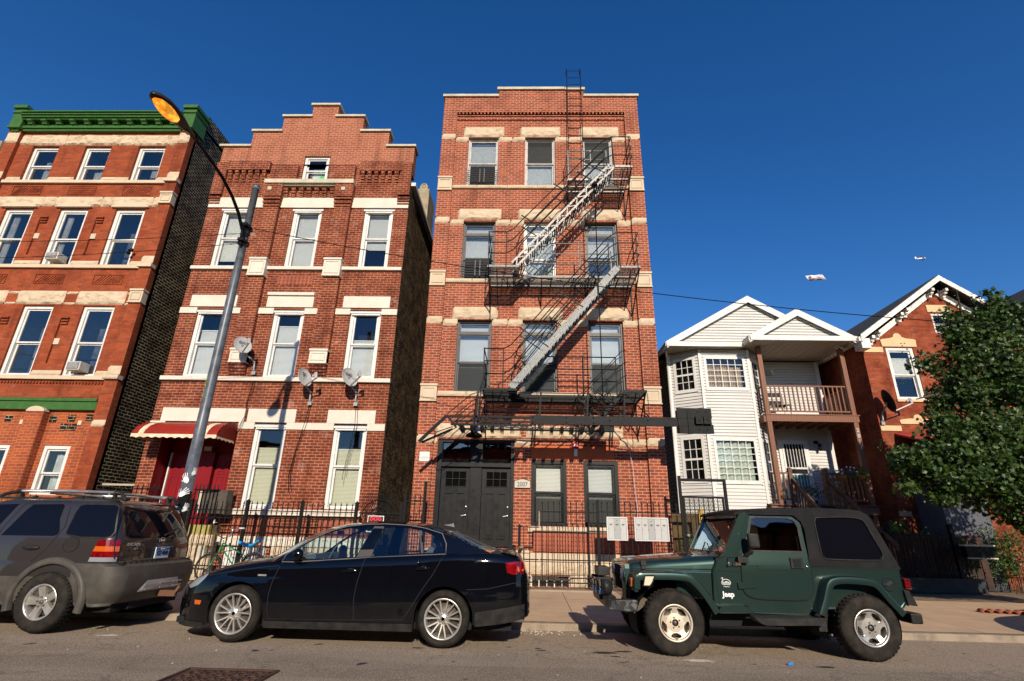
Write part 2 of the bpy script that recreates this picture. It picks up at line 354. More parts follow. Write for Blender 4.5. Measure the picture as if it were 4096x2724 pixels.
def window(par,x0,x1,z0,z1,y,fm,gm=None,case=.07,blind=None,bm='blindw',transom=None,mr=.5,sashw=.045,back=.045,proud=0,cornice=False,grille=None,label=None,dividers=None,frac2=None,sill=None):
    """y: plane of casing front. blind=(z0frac,z1frac)"""
    f=MB(); c=case
    f.box(x0,x0+c,y-proud,y+.12,z0,z1); f.box(x1-c,x1,y-proud,y+.12,z0,z1); f.box(x0+c,x1-c,y-proud,y+.12,z1-c,z1); f.box(x0+c,x1-c,y-proud,y+.12,z0,z0+c*.7)
    a,b,lo,hi=x0+c,x1-c,z0+c*.7,z1-c; s=sashw; secs=[]
    if transom: tz=z0+(z1-z0)*transom; f.box(a,b,y+.01,y+.1,tz-.035,tz+.035); secs.append((tz+.035,hi,y+.05)); hi=tz-.035
    mz=lo+(hi-lo)*mr; secs+= [(mz,hi,y+.04),(lo,mz,y+.04+back)]
    for k,(p,q,yy) in enumerate(secs):
        f.box(a,a+s,yy,yy+.035,p,q); f.box(b-s,b,yy,yy+.035,p,q); f.box(a+s,b-s,yy,yy+.035,q-s*(.8 if k else 1),q); f.box(a+s,b-s,yy,yy+.035,p,p+s)
    if cornice:
        f.box(x0-.03,x1+.03,y-.07,y,z1-.10,z1-.04); f.box(x0+.03,x1-.03,y-.05,y,z1-.15,z1-.10)
    wn=f.build('window',M[fm],par,label=label)
    g=MB()
    for p,q,yy in secs: g.quad((a+s,yy+.02,p+s),(b-s,yy+.02,p+s),(b-s,yy+.02,q-s*.8),(a+s,yy+.02,q-s*.8))
    g.build('pane',M[gm or 'glass'],wn)
    if blind:
        yb=y+.04+back+.09
        blindmesh(a,b,lo+(z1-c-lo)*blind[0],lo+(z1-c-lo)*blind[1]-.03,yb).build('blind',M[bm],wn)
    if grille: # balcony-style guard in front of lower sash
        q=MB(); yy=y-.09
        for zz in grille: q.tube([(x0-.03,y+.02,zz),(x0-.03,yy,zz),(x1+.03,yy,zz),(x1+.03,y+.02,zz)],.009,5)
        xm=(x0+x1)/2
        for xx in (xm-.07,xm+.07): q.box(xx-.014,xx+.014,yy-.012,yy+.012,grille[0]-.06,grille[-1]+.06)
        for xx in (x0-.03,x1+.03): q.box(xx-.012,xx+.012,yy-.012,yy+.012,grille[0]-.04,grille[-1]+.06)
        q.build('window_guard',M['wgrey'],wn)
    return wn
# ---------------------------------------------------------------- ground
def groundmat(name,c1,c2,patch,speck,rough=.9,bs=.5,pscale=.5,plo=.45,phi=.6,spots=True):
    m,n,b,out=newmat(name); col=mixc(n,noisefac(n,.9,.35,.65,5),c1,c2); col=mixc(n,noisefac(n,pscale,plo,phi,7,None,.7),col,patch)
    v=N(n,'ShaderNodeTexNoise',i_Scale=140.0,i_Detail=2.0); n.links.new(pos(n),v.inputs['Vector'])
    r=N(n,'ShaderNodeMapRange'); r.inputs[1].default_value=.38; r.inputs[2].default_value=.66; n.links.new(v.outputs[0],r.inputs[0]); col=mixc(n,r.outputs[0],col,speck)
    if spots:
        s=noisefac(n,2.7,.70,.74,3); col=mixc(n,s,col,(.02,.017,.015))
        col=mixc(n,noisefac(n,5.3,.70,.76,2),col,(.32,.25,.18))
    n.links.new(col,b.inputs['Base Color']); b.inputs['Roughness'].default_value=rough; b.inputs['Specular IOR Level'].default_value=.25
    bump(n,b,noisefac(n,90,0,1,4),bs,.01); return m
# road: asphalt with a broad worn patch boundary and tan grit toward the kerb
m,n,b,out=newmat('asphalt'); P_=pos(n)
sp=N(n,'ShaderNodeSeparateXYZ'); n.links.new(P_,sp.inputs[0])
nz=N(n,'ShaderNodeTexNoise',i_Scale=.8,i_Detail=6.0); n.links.new(P_,nz.inputs['Vector'])
ya=N(n,'ShaderNodeMath',operation='MULTIPLY_ADD'); n.links.new(nz.outputs[0],ya.inputs[0]); ya.inputs[1].default_value=1.3; n.links.new(sp.outputs[1],ya.inputs[2])
gr=N(n,'ShaderNodeMapRange'); gr.inputs[1].default_value=6.95; gr.inputs[2].default_value=7.7; n.links.new(ya.outputs[0],gr.inputs[0])
base=mixc(n,noisefac(n,1.4,.35,.65,6),(.235,.18,.128),(.29,.225,.162))
mrk=N(n,'ShaderNodeMapping'); mrk.inputs['Scale'].default_value=(.35,2.4,1); n.links.new(P_,mrk.inputs[0])
base=mixc(n,noisefac(n,1.0,.5,.62,6,mrk.outputs[0]),base,(.32,.25,.185))
base=mixc(n,gr.outputs[0],base,(.40,.30,.21))
v=N(n,'ShaderNodeTexVoronoi',i_Scale=42.0); n.links.new(P_,v.inputs['Vector'])
r=N(n,'ShaderNodeMapRange'); r.inputs[1].default_value=.1; r.inputs[2].default_value=.5; n.links.new(v.outputs['Distance'],r.inputs[0])
base=mixc(n,r.outputs[0],mixc(n,.75,base,(.46,.38,.28)),base)
base=mixc(n,noisefac(n,62,.48,.66,4),base,(.07,.052,.04))
base=mixc(n,noisefac(n,2.1,.69,.72,2),base,(.025,.02,.017))
vc=N(n,'ShaderNodeTexVoronoi',feature='DISTANCE_TO_EDGE',i_Scale=.55); nw=N(n,'ShaderNodeTexNoise',i_Scale=2.0,i_Detail=5.0); n.links.new(P_,nw.inputs['Vector'])
wv=N(n,'ShaderNodeVectorMath',operation='ADD'); n.links.new(P_,wv.inputs[0]); n.links.new(nw.outputs['Color'],wv.inputs[1]); n.links.new(wv.outputs[0],vc.inputs['Vector'])
cm=N(n,'ShaderNodeMapRange'); cm.inputs[1].default_value=.004; cm.inputs[2].default_value=.014; cm.inputs[3].default_value=.28; cm.inputs[4].default_value=0; n.links.new(vc.outputs['Distance'],cm.inputs[0])
base=mixc(n,cm.outputs[0],base,(.04,.033,.028))
n.links.new(base,b.inputs['Base Color']); b.inputs['Roughness'].default_value=.85; b.inputs['Specular IOR Level'].default_value=.3; bump(n,b,noisefac(n,110,0,1,4),.8,.012); M['asphalt']=m
M['walk']=groundmat('sidewalk_concrete',(.54,.37,.225),(.46,.31,.19),(.38,.26,.165),(.48,.33,.205),bs=.15,pscale=1.2,spots=False)
M['kerb']=groundmat('kerb_concrete',(.33,.255,.18),(.25,.195,.14),(.11,.09,.07),(.3,.24,.18),bs=.4,pscale=2,spots=False)
M['dirt']=mat('dirt',(.17,.115,.07),.95,var=(.27,.19,.12),vs=5,bs=.8,bscale=30)
g=MB()
rows=[(-140,0),(6.6,0),(8.9,-.045)]
for (ya_,za),(yb_,zb) in zip(rows,rows[1:]): g.quad((-160,ya_,za),(160,ya_,za),(160,yb_,zb),(-160,yb_,zb))
tag(g.build('road',M['asphalt']),kind='structure')
k=MB(); x=-40
while x<40:
    k.box(x,x+2.99,8.9,9.06,-.2,.05); x+=3
tag(k.build('kerb',M['kerb'],bevel=.015),kind='structure')
s=MB()
for i in range(-24,24):
    x0=i*1.55-.7
    for (y0,y1) in ((9.07,10.25),(10.26,11.4),(11.41,12.43)):
        z0=.05+(y0-9.06)*.029; z1=.05+(y1-9.06)*.029
        s.quad((x0,y0,z0),(x0+1.54,y0,z0),(x0+1.54,y1,z1),(x0,y1,z1))
for i in range(10,30):
    x0=i*1.55-.7; s.quad((x0+.0,12.44,.15),(x0+1.54,12.44,.15),(x0+1.54,14.4,.19),(x0,14.4,.19))
tag(s.build('sidewalk',M['walk']),kind='structure')
d=MB(); d.quad((-160,9.0,-.0),(160,9.0,-.0),(160,12.42,.13),(-160,12.42,.13)); d.quad((-160,12.42,.13),(160,12.42,.13),(160,200,.13),(-160,200,.13))
tag(d.build('ground',M['dirt']),kind='structure')
# street litter and marks
def scrap(name,pts,z,mt,label,cat,h=.01,group=None):
    b=MB(); b.poly(pts,z,z+h,axis='z'); o=b.build(name,mt); o['_']=0; del o['_']; return tag(o,label,cat,group)
c=MB(); c.box(-3.32,-2.44,5.15,5.90,-.01,.006); o=c
for i in range(10):
    for j in range(10):
        x=-3.26+i*.08+(.02 if j%2 else 0); y=5.2+j*.068
        if (i+j)%2: c.box(x,x+.055,y,y+.022,.006,.014)
        else: c.box(x+.015,x+.035,y-.015,y+.045,.006,.014)
for q in ((-3.34,-2.42,5.13,5.16),(-3.34,-2.42,5.89,5.92),(-3.34,-3.31,5.16,5.89),(-2.45,-2.42,5.16,5.89)): c.box(*q,-.01,.016)
tag(c.build('manhole_cover',mat('rusty_cast_iron',(.10,.055,.04),.7,.4,var=(.055,.035,.03),vs=8,bs=.4),loc=(-3,5.5,0)),'rectangular cast iron utility cover with a tread pattern set in the road','utility cover')
b=MB(); b.hexa([(3.02,6.83,0),(3.07,6.82,0),(3.08,6.86,0),(3.03,6.87,0),(3.02,6.83,.02),(3.07,6.82,.03),(3.08,6.86,.015),(3.03,6.87,.02)])
tag(b.build('litter',mat('blue_wrapper',(.02,.2,.6),.4),loc=(3.05,6.85,0)),'small crumpled blue wrapper lying on the asphalt in front of the green off-roader','litter')
for nm,c_,L_ in (('oil_stain',(.03,.022,.018),((1.02,7.27,.13),(1.26,7.37,.10),(3.42,6.78,.09),(-1.30,7.24,.07),(.23,7.30,.06),(1.1,7.05,.05))),('chalky_patch',(.42,.36,.29),((2.05,6.95,.16),(-5.4,7.5,.14)))):
    q=MB(); rr=random.Random(9)
    for x,y,r_ in L_:
        zz=-max(0,(y-6.6)*.0196)+.004; q.add([(x+r_*1.3*math.cos(t)*(rr.uniform(.6,1.1)),y+r_*.5*math.sin(t)*(rr.uniform(.6,1.1)),zz) for t in [k*.4488 for k in range(14)]],[tuple(range(14))])
    tag(q.build(nm,mat(nm,c_,.8,var=tuple(v*1.8 for v in c_),vs=20)),kind='structure')
rub=MB(); rr=random.Random(3)
for i in range(170):
    if i<110: x,y=rr.gauss(.1,.35),rr.uniform(8.45,8.85)
    else: x,y=rr.uniform(-7,6),rr.uniform(5.5,8.8)
    q=rr.uniform(.006,.022)*(1 if i<110 else .7); zz=0 if y<6.6 else -(y-6.6)*.0196
    rub.add([(x-q,y-q,zz-.004),(x+q,y-q*.6,zz-.004),(x+q*.7,y+q,zz-.004),(x-q*.8,y+q*.7,zz-.004),(x,y,zz+q*.8)],[(0,1,4),(1,2,4),(2,3,4),(3,0,4)])
tag(rub.build('gravel',M['concrete']),'loose grit and broken concrete chips along the gutter','gravel',kind='stuff')
# ================================================================ the tall brick building with the fire escape
YC=13.5
bc=thing('brick_apartment_building','tall narrow four storey dark red brick building with stone lintels and number plaque','building',(.4,13.5,.15))
C4=[(-1.95,-.97),(-.10,.87),(1.75,2.72)]
hol=[(a,b,11.54,13.46) for a,b in C4]+[(a,b,8.27,10.25) for a,b in C4]+[(a,b,4.87,6.98) for a,b in C4]+[(.17,1.07,1.50,3.09),(1.50,2.38,1.50,3.10),(-2.27,-.27,.97,3.60),(.19,1.11,.14,.38),(1.53,2.45,.14,.38)]
w=MB(); mats=[M['brickC'],M['dark'],M['brickbrown'],M['smoothred'],M['shingle']]
wallfront(w,-2.37,3.15,.1,14.16,YC,hol,0,1,.22)
# pilasters and frieze 0.1 proud
for a,b in ((-2.82,-2.37),(3.15,3.60)):
    w.box(a,b,13.4,13.62,.1,14.43,0)
w.box(-2.82,3.60,13.4,13.7,14.43,15.06,0); w.box(-1.0,1.83,13.4,13.7,15.06,15.36,0)
w.box(-2.37,3.15,13.46,13.62,14.16,14.24,0); w.box(-2.37,3.15,13.44,13.62,14.30,14.33,0); w.box(-2.37,3.15,13.48,13.62,14.24,14.30,0)
for i in range(46):
    x=-2.34+i*.1195; w.add([(x,13.41,14.43),(x+.09,13.41,14.43),(x+.045,13.41,14.34),(x,13.5,14.43),(x+.09,13.5,14.43),(x+.045,13.5,14.34)],[(0,1,2),(0,2,5,3),(1,4,5,2)],0)
shell(w,-2.82,3.60,13.6,26,.1,15.0,2,2,2,4)
for i in range(9): # soldier courses over the ground floor windows
    pass
w.box(.17,2.30,13.485,13.52,3.13,3.46,3)
for i in range(28):
    x=.2+i*.079; w.box(x,x+.066,13.475,13.52,3.48,3.65,0)
w.build('wall',mats,bc)
st=MB(); sd_=0
def rk(x0,x1,z0,z1,y=YC,dep=.05,**k):
    global sd_; sd_+=1; rock(st,x0+.003,x1-.003,z0,z1,y,dep,0,.08,seed=sd_*3.7,**k)
for z0,z1,L in ((13.48,13.88,[(-2.12,-.79),(-.26,1.05),(1.67,2.95)]),(10.31,10.69,[(-2.13,-.80),(-.28,1.03),(1.64,2.90)]),(7.01,7.38,[(-2.11,-.81),(-.23,1.04),(1.67,2.91)])):
    for a,b in L: rk(a,b,z0,z1,dep=.055)
    for a,b in ((-2.37,-1.95),(-.97,-.53),(-.52,-.10),(.87,1.3),(1.31,1.75),(2.72,3.15)): rk(a,b,z0-.20,z0-.005,dep=.045)
    for a,b in ((-2.82,-2.37),(3.15,3.60)): rk(a,b,z0-.18,z0+.03,13.4,dep=.035)
for a,b,c,d in ((-2.34,-1.3,3.64,4.01),(-1.29,-.11,3.64,4.01),(.03,.95,3.66,3.97),(.96,1.75,3.66,3.96),(1.76,2.56,3.66,3.95),(-.26,.16,3.45,3.63),(2.46,3.15,3.48,3.66)): rk(a,b,c,d,dep=.06)
rk(-2.82,-2.37,3.48,3.69,13.4,.035); rk(3.15,3.6,3.48,3.69,13.4,.035); rk(-2.37,-2.29,3.48,3.63,dep=.03)
for z0,z1 in ((11.43,11.54),(8.14,8.26),(4.74,4.87)):
    for a,b in ((-2.37,-1.6),(-1.59,-.65),(-.64,.3),(.31,1.3),(1.31,2.2),(2.21,3.15)): rk(a,b,z0,z1,13.44,.03,amp=.6)
rk(.10,1.2,1.36,1.49,13.43,.02,amp=.4); rk(1.21,2.48,1.36,1.49,13.43,.02,amp=.4)
for z0,z1 in ((.15,.40),(.41,.69)):
    xx=-.26 if z0>.2 else 1.12
    xs=[-.26,.5,1.35,2.1,2.8,3.15] if z0>.3 else [-.26,.19]
    for a,b in zip(xs,xs[1:]): rk(a,b,z0,z1,13.46,.05)
rk(1.12,1.52,.15,.40,13.46,.05); rk(2.46,3.6,.15,.40,13.40,.05); rk(3.16,3.6,.41,.69,13.36,.05)
rk(-2.82,-2.37,.15,.55,13.36,.05)
st.build('stone_piece',M['stone'],bc,split=.0025)
cs=MB()
for a,b,(z0,z1) in [(a,b,z) for a,b in ((-2.82,-2.37),(3.15,3.60)) for z in ((11.32,11.80),(8.02,8.48),(4.60,5.05))]: capstone(cs,a+.005,b-.005,z0,z1,13.36)
cs.box(-.27,3.15,13.42,13.6,.70,.885); cs.box(-.27,.15,13.38,13.6,.885,.94)
cs.build('cut_stone_block',M['stonec'],bc,split=.003)
cp_=MB(); cp_.box(-2.88,-1.0,13.34,13.78,15.06,15.15); cp_.box(1.83,3.66,13.34,13.78,15.06,15.15); cp_.box(-1.06,1.2,13.34,13.78,15.36,15.46); cp_.box(1.21,1.88,13.34,13.78,15.345,15.44)
cp_.build('coping',M['coping'],bc)
tp=MB(); tp.box(.24,3.15,13.45,13.52,.92,1.34)
for i in range(32):
    for j in range(4):
        x=.29+i*.089; z=.97+j*.1
        tp.add([(x-.028,13.449,z-.028),(x+.028,13.449,z-.028),(x+.028,13.449,z+.028),(x-.028,13.449,z+.028),(x,13.425,z)],[(0,1,4),(1,2,4),(2,3,4),(3,0,4)])
tp.build('terracotta_panel',M['terra'],bc)
# windows
yw=13.6
fr=['wlight','wlight','wlight']
for k,(a,b) in enumerate(C4):
    window(bc,a,b,11.54,13.46,yw,'wlight',case=.045,blind=((.55,.99),(0,.99),(0,.99))[k],grille=[11.75,11.83,11.91,11.99,12.07,12.15] if k==0 else None,gm='glassc')
    window(bc,a,b,8.27,10.25,yw,'wgrey' if k!=1 else 'wwhite','glassc',case=.045,transom=.79,mr=.45,blind=((.35,.99),(.1,.99),(.45,.99))[k],grille=[8.45,8.53,8.61,8.69,8.77,8.85] if k==0 else None)
    window(bc,a,b,4.87,6.98,yw,'wgrey','glassc',case=.05,transom=.82,mr=.5,blind=(0,.99))
for k,(a,b) in enumerate(((.17,1.07),(1.50,2.38))): window(bc,a,b,1.50,3.09,13.52,'wblack',case=.085,blind=(0,.99),bm='blindw' if k==0 else 'blind')
for a,b in ((.19,1.11),(1.53,2.45)):
    f=MB(); 
    for q in ((a,b,.36,.38),(a,a+.02,.14,.36),(b-.02,b,.14,.36)): f.box(q[0],q[1],13.55,13.6,q[2],q[3])
    for i in range(1,5): f.box(a+i*.184-.012,a+i*.184+.012,13.53,13.56,.14,.30)
    wn=f.build('basement_window',M['wwhite'],bc); p=MB(); p.quad((a,13.62,.14),(b,13.62,.14),(b,13.62,.37),(a,13.62,.37)); p.build('pane',M['glassd'],wn)
# screens darkening lower sashes
sc=MB()
for a,b in ((-1.95,-.97),): sc.quad((a+.09,13.635,11.6),(b-.09,13.635,11.6),(b-.09,13.635,12.42),(a+.09,13.635,12.42)); sc.quad((a+.09,13.635,8.33),(b-.09,13.635,8.33),(b-.09,13.635,9.05),(a+.09,13.635,9.05))
sc.quad((-.01,13.605,12.54),(.78,13.605,12.54),(.78,13.605,13.40),(-.01,13.605,13.40)); sc.quad((1.84,13.605,12.54),(2.63,13.605,12.54),(2.63,13.605,13.40),(1.84,13.605,13.40))
for a,b in ((-1.95,-.97),(-.10,.87),(1.75,2.72)): sc.quad((a+.09,13.635,4.95),(b-.09,13.635,4.95),(b-.09,13.635,5.70),(a+.09,13.635,5.70))
sc.quad((.26,13.565,1.6),(.98,13.565,1.6),(.98,13.565,2.22),(.26,13.565,2.22)); sc.quad((1.59,13.565,1.6),(2.29,13.565,1.6),(2.29,13.565,2.22),(1.59,13.565,2.22))
sc.build('insect_screen',M['screen'],bc)
# entrance
dr=MB(); y=13.58
dr.box(-2.27,-2.15,y-.04,y+.15,.97,3.60); dr.box(-.35,-.27,y-.04,y+.15,.97,3.60); dr.box(-2.15,-.35,y-.04,y+.15,3.52,3.60); dr.box(-2.15,-.35,y-.06,y+.12,2.90,3.0)
dr.box(-1.40,-1.10,y-.01,y+.12,.97,2.90); dr.box(-1.40,-1.10,y+.01,y+.12,3.0,3.52)
door=dr.build('door_frame',M['wblack'],bc)
t=MB(); t.quad((-2.15,y+.06,3.0),(-1.4,y+.06,3.0),(-1.4,y+.06,3.52),(-2.15,y+.06,3.52)); t.quad((-1.10,y+.06,3.0),(-.35,y+.06,3.0),(-.35,y+.06,3.52),(-1.10,y+.06,3.52)); t.build('transom_pane',M['glassd'],door)
for a,b in ((-2.15,-1.40),(-1.10,-.35)):
    l=MB(); wallfront(l,a,b,.99,2.88,y+.03,[(a+.13,b-.10,2.42,2.78)],0,0,.03,.05)
    l.box(a,a+.01,y+.03,y+.08,.99,2.88); l.box(b-.01,b,y+.03,y+.08,.99,2.88)
    for q in ((a+.12,b-.09,2.78,2.80),(a+.12,b-.09,2.40,2.42),(a+.11,a+.13,2.40,2.80),(b-.10,b-.08,2.40,2.80),(a+.13,b-.10,2.592,2.608)): l.box(q[0],q[1],y+.015,y+.04,q[2],q[3])
    for k in (1,2): xx=a+.13+(b-a-.23)*k/3; l.box(xx-.007,xx+.007,y+.017,y+.04,2.42,2.78)
    for c,d in ((a+.11,a+.33),(a+.42,a+.64)):
        for q in ((c,d,2.24,2.262),(c,d,1.18,1.202),(c,c+.02,1.202,2.24),(d-.02,d,1.202,2.24)): l.box(q[0],q[1],y+.0,y+.04,q[2],q[3])
        l.box(c+.05,d-.05,y+.008,y+.04,1.25,2.19)
    lo=l.build('door',M['wblack'],bc)
    q=MB(); q.quad((a+.13,y+.05,2.42),(b-.10,y+.05,2.42),(b-.10,y+.05,2.78),(a+.13,y+.05,2.78)); q.build('door_pane',mat('dark_pane',(.004,.004,.004),.05,spec=.5),lo)
    h=MB(); h.lathe([(.0001,-.02),(.03,-.02),(.034,0),(.034,.02)],(b-.07,y+.02,1.92),n=14); h.lathe([(.0001,-.03),(.028,-.03),(.03,0)],(b-.07,y+.02,1.72),n=14); h.bar((b-.07,y-.02,1.72),(b-.18,y-.02,1.70),.022)
    h.build('handle',mat('satin_nickel',(.6,.6,.6),.3,1),lo)
stp=MB()
for i in range(5): stp.box(-2.35,-.2,13.42-(i+1)*.0-.27*(i),13.5-.27*i+.0,.12,.95-i*.165) if i else stp.box(-2.35,-.2,13.2,13.49,.12,.95)
stp.build('doorstep',M['concrete'],bc)
fp=MB(); fp.box(-2.45,-2.34,13.38,13.5,3.6,3.64)
# plaque, notice, alarm, barn lamp
pl=MB(); pts=[(-.25,2.39),(.15,2.39),(.15,2.57),(.10,2.575),(.04,2.60),(-.05,2.615),(-.14,2.60),(-.20,2.575),(-.25,2.57)]
pl.poly(pts,13.46,13.485); pq=pl.build('number_plaque',mat('plaque_cream',(.46,.42,.36),.5),loc=(-.05,13.48,2.48)); tag(pq,'cream arched number plaque reading 2007 beside the black double door','plaque')
rim=MB(); rim.tube([(x,13.458,z) for x,z in pts],.007,5,closed=True); rim.build('rim',M['wblack'],pq)
text('numerals','2007',.155,(-.05,13.458,2.475),M['wblack'],pq,sx=.85)
ns=MB(); ns.box(-2.70,-2.44,13.375,13.385,3.0,3.24); no=ns.build('notice_sign',mat('sign_white',(.60,.60,.58),.4),loc=(-2.57,13.38,3.1)); tag(no,'small white notice sign with small grey print on the brick left of the black door','sign')
text('lettering','(773) 427 0146\n1440 W. Taylor St. #475\nChicago, IL 60607',.024,(-2.57,13.373,3.09),mat('sign_grey_ink',(.25,.25,.25),.6),no,depth=.0005)
al=MB(); al.box(1.23,1.39,13.42,13.49,3.40,3.58); ao=al.build('fire_alarm',mat('alarm_red',(.6,.02,.02),.4),bevel=.01,loc=(1.3,13.45,3.4)); tag(ao,'small red fire alarm strobe above the left ground floor window','fire alarm')
a2=MB(); a2.box(1.27,1.35,13.40,13.42,3.44,3.52); a2.box(1.27,1.35,13.42,13.49,3.20,3.38); a2.build('strobe_lens',mat('strobe_clear',(.7,.7,.7),.2),ao)
bl=MB(); bl.tube([(-1.28,13.4,4.7),(-1.28,13.3,4.75),(-1.28,12.98,4.55),(-1.28,12.93,4.2),(-1.28,12.93,3.66)],.014,6); bl.lathe([(.03,.12),(.06,.08),(.11,.05),(.20,.0),(.215,-.05),(.20,-.05),(.1,.03)],(-1.28,12.93,3.62),'z',18)
blo=bl.build('barn_lamp',M['black'],loc=(-1.28,13.3,3.6)); tag(blo,'black barn style lamp on a bent pipe hanging over the black double door','lamp')
cb=MB(); cb.tube([(2.66,13.40,3.72),(2.67,13.38,3.4),(2.74,13.38,2.9),(2.76,13.38,2.4),(2.79,13.38,1.9),(2.76,13.38,1.65)],.006,5)
tag(cb.build('wall_cable',mat('cable_grey',(.5,.5,.55),.5)),'thin pale cable hanging down the brick above the grey mailboxes','cable')
# ================================================================ the brick building with the stepped gable
bb=thing('stepped_gable_building','three storey brown red brick building with stepped gable and white painted stone trim','building',(-6.9,13.5,.15))
W3=[(-9.53,-8.63),(-7.28,-6.38),(-5.05,-4.15)]
hol=[(a,b,8.62,10.69) for a,b in W3]+[(a,b,5.20,7.24) for a,b in W3]+[(-7.19,-6.33,1.77,3.93),(-5.06,-4.17,1.79,3.93),(-9.62,-7.62,1.35,3.72),(-7.26,-6.42,11.62,12.70),(-7.35,-6.32,.2,.9)]
w=MB(); mats=[M['brickB'],M['dark'],M['brickbrown'],M['brickB2'],M['shingle'],M['brickblack'],M['red']]
X0,X1=-10.03,-3.70
wallfront(w,X0,X1,.1,12.36,YC,hol,0,1,.2)
# recess of the door in red
w.box(-9.62,-9.615,13.5,14.0,1.35,3.72,6); w.box(-7.625,-7.62,13.5,14.0,1.35,3.72,6)
gz=[(-10.1,-9.15,13.05),(-9.15,-8.22,13.67),(-8.22,-7.30,14.29),(-7.30,-6.43,14.78),(-6.43,-5.51,14.29),(-5.51,-4.59,13.67),(-4.59,X1,13.05)]
for a,b,z in gz:
    a=max(a,X0); wallfront(w,a,b,12.36,z,YC,[(-7.26,-6.42,11.62,12.70)],3,1,.2)
    w.quad((a,13.5,z),(b,13.5,z),(b,13.85,z),(a,13.85,z),3); w.quad((a,13.5,12.0),(a,13.85,12.0),(a,13.85,z),(a,13.5,z),3); w.quad((b,13.5,12.0),(b,13.85,12.0),(b,13.85,z),(b,13.5,z),3); w.quad((a,13.85,12),(b,13.85,12),(b,13.85,z),(a,13.85,z),3)
shell(w,X0,X1,13.5,27,.1,11.7,5,2,2,4)
# brick pilasters, corbels
for a,b in ((-8.20,-7.72),(-5.97,-5.48)):
    w.box(a,b,13.37,13.52,5.60,10.78,0)
    for i,zz in enumerate((10.66,10.78,10.9,11.0)): w.box(a-.02-i*.008,b+.02+i*.008,13.37-.025*(i+1),13.52,zz,zz+.075 if i<3 else 11.46,0)
    for i,zz in enumerate((5.28,5.36,5.44,5.52)): w.box(a,b,13.48-.03*(i+1),13.52,zz,zz+.055,0)
w.box(-8.20,-7.34,13.36,13.52,11.60,12.22,0); w.box(-6.34,-5.50,13.36,13.52,11.60,12.22,0)
for (a,b,z0,z1,n_) in ((-9.62,-8.30,11.66,12.05,6),(-5.33,-4.03,11.66,12.02,6),(-7.70,-5.99,10.96,11.41,7)):
    pt_=(b-a)/n_
    for i in range(n_):
        for j in range(4):
            h=(z1-z0)/4; w.box(a+i*pt_+.02,a+(i+.55)*pt_+.02,13.5-.03*(j+1),13.51,z0+j*h,z0+(j+1)*h-.008,0)
    if a<-8 or a>-6: w.box(a-.03,b+.03,13.36,13.51,z1,12.37,0)
for x in (X0,X1-.36):
    w.box(x,x+.36,13.40,13.51,11.15,12.37,0)
    for i in range(4): w.box(x,x+.36,13.5-.025*(i+1),13.51,11.06-.10*(3-i)-.05,11.06-.1*(3-i)+.01,0)
for i in range(13): x=-7.27+i*.066; w.box(x,x+.056,13.485,13.51,12.68,12.9,3)
w.build('wall',mats,bb)
cp_=MB()
for a,b,z in gz: cp_.box(a-.05 if z<14.7 else a-.06,b+.05 if z<14.7 else b+.06,13.43,13.92,z+.001,z+.075)
cp_.build('coping',M['coping'],bb)
t=MB()
for a,b in ((X0+.02,-8.22),(-7.72,-5.98),(-5.48,X1)): t.box(a,b,13.46,13.52,10.69,11.05)
for a,b in ((X0,-8.20),(-7.72,-5.97),(-5.48,X1)): t.box(a,b,13.42,13.52,8.51,8.61)
t.box(X0-.02,X1+.02,13.41,13.52,5.08,5.19)
for a,b in W3: t.box(a-.24,b+.22,13.455,13.52,7.30,7.66)
t.box(-7.52,-6.15,13.40,13.52,7.66,7.75)
for a,b in ((X0,-9.53),(-8.63,-8.20),(-7.72,-7.28),(-6.38,-5.97),(-5.48,-5.05),(-4.15,X1)): t.box(a,b,13.46,13.52,7.09,7.27)
for a,b in ((-9.76,-7.50),(-7.42,-6.12),(-5.26,-3.98)): t.box(a,b,13.455,13.52,3.95,4.31)
for a,b in ((X0,-9.62),(-7.62,-7.19),(-6.33,-5.06),(-4.17,X1)): t.box(a,b,13.46,13.52,3.77,3.949)
t.box(-7.62,-4.05,13.40,13.52,1.62,1.76); t.box(-7.62,X1+.02,13.42,13.52,.90,1.12)
for a,b in ((-8.20,-7.72),(-5.97,-5.48)):
    capstone(t,a-.01,b+.01,8.27,8.83,13.30); capstone(t,a,b,5.60,5.99,13.33)
t.build('stone_piece',M['white'],bb,split=-.0005)
sh=MB(); sh.box(-8.27,-5.44,13.24,13.52,11.46,11.60); sh.box(-7.7,-5.99,13.32,13.52,11.41,11.46)
for x in (-8.06,-5.74): sh.box(x-.06,x+.06,13.25,13.3,11.2,11.32)
sh.build('stone_shelf',M['coping'],bb)
for k,(a,b) in enumerate(W3):
    window(bb,a,b,8.62,10.69,13.56,'wwhite',case=.10,blind=((.12,.99),(.02,.99),(.34,.99))[k],bm='blindw' if k==0 else 'blind',cornice=True,gm='glass')
    window(bb,a,b,5.20,7.24,13.56,'wwhite',case=.10,blind=((0,.74),(0,.82),(0,.6))[k],bm='blind',cornice=True)
for k,(a,b) in enumerate(((-7.19,-6.33),(-5.06,-4.17))): window(bb,a,b,1.77,3.93,13.56,'wwhite',case=.09,blind=(0,.74),bm='blindg',cornice=True)
window(bb,-7.25,-6.43,11.62,12.70,13.55,'wwhite',case=.09)
gr=MB(); gr.quad((-7.0,13.72,11.75),(-6.6,13.72,11.75),(-6.6,13.72,12.35),(-7.0,13.72,12.35)); gr.build('curtain',mat('green_curtain',(.2,.55,.2),.8,var=(.6,.65,.6),vs=3,lo=.45,hi=.5),bb)
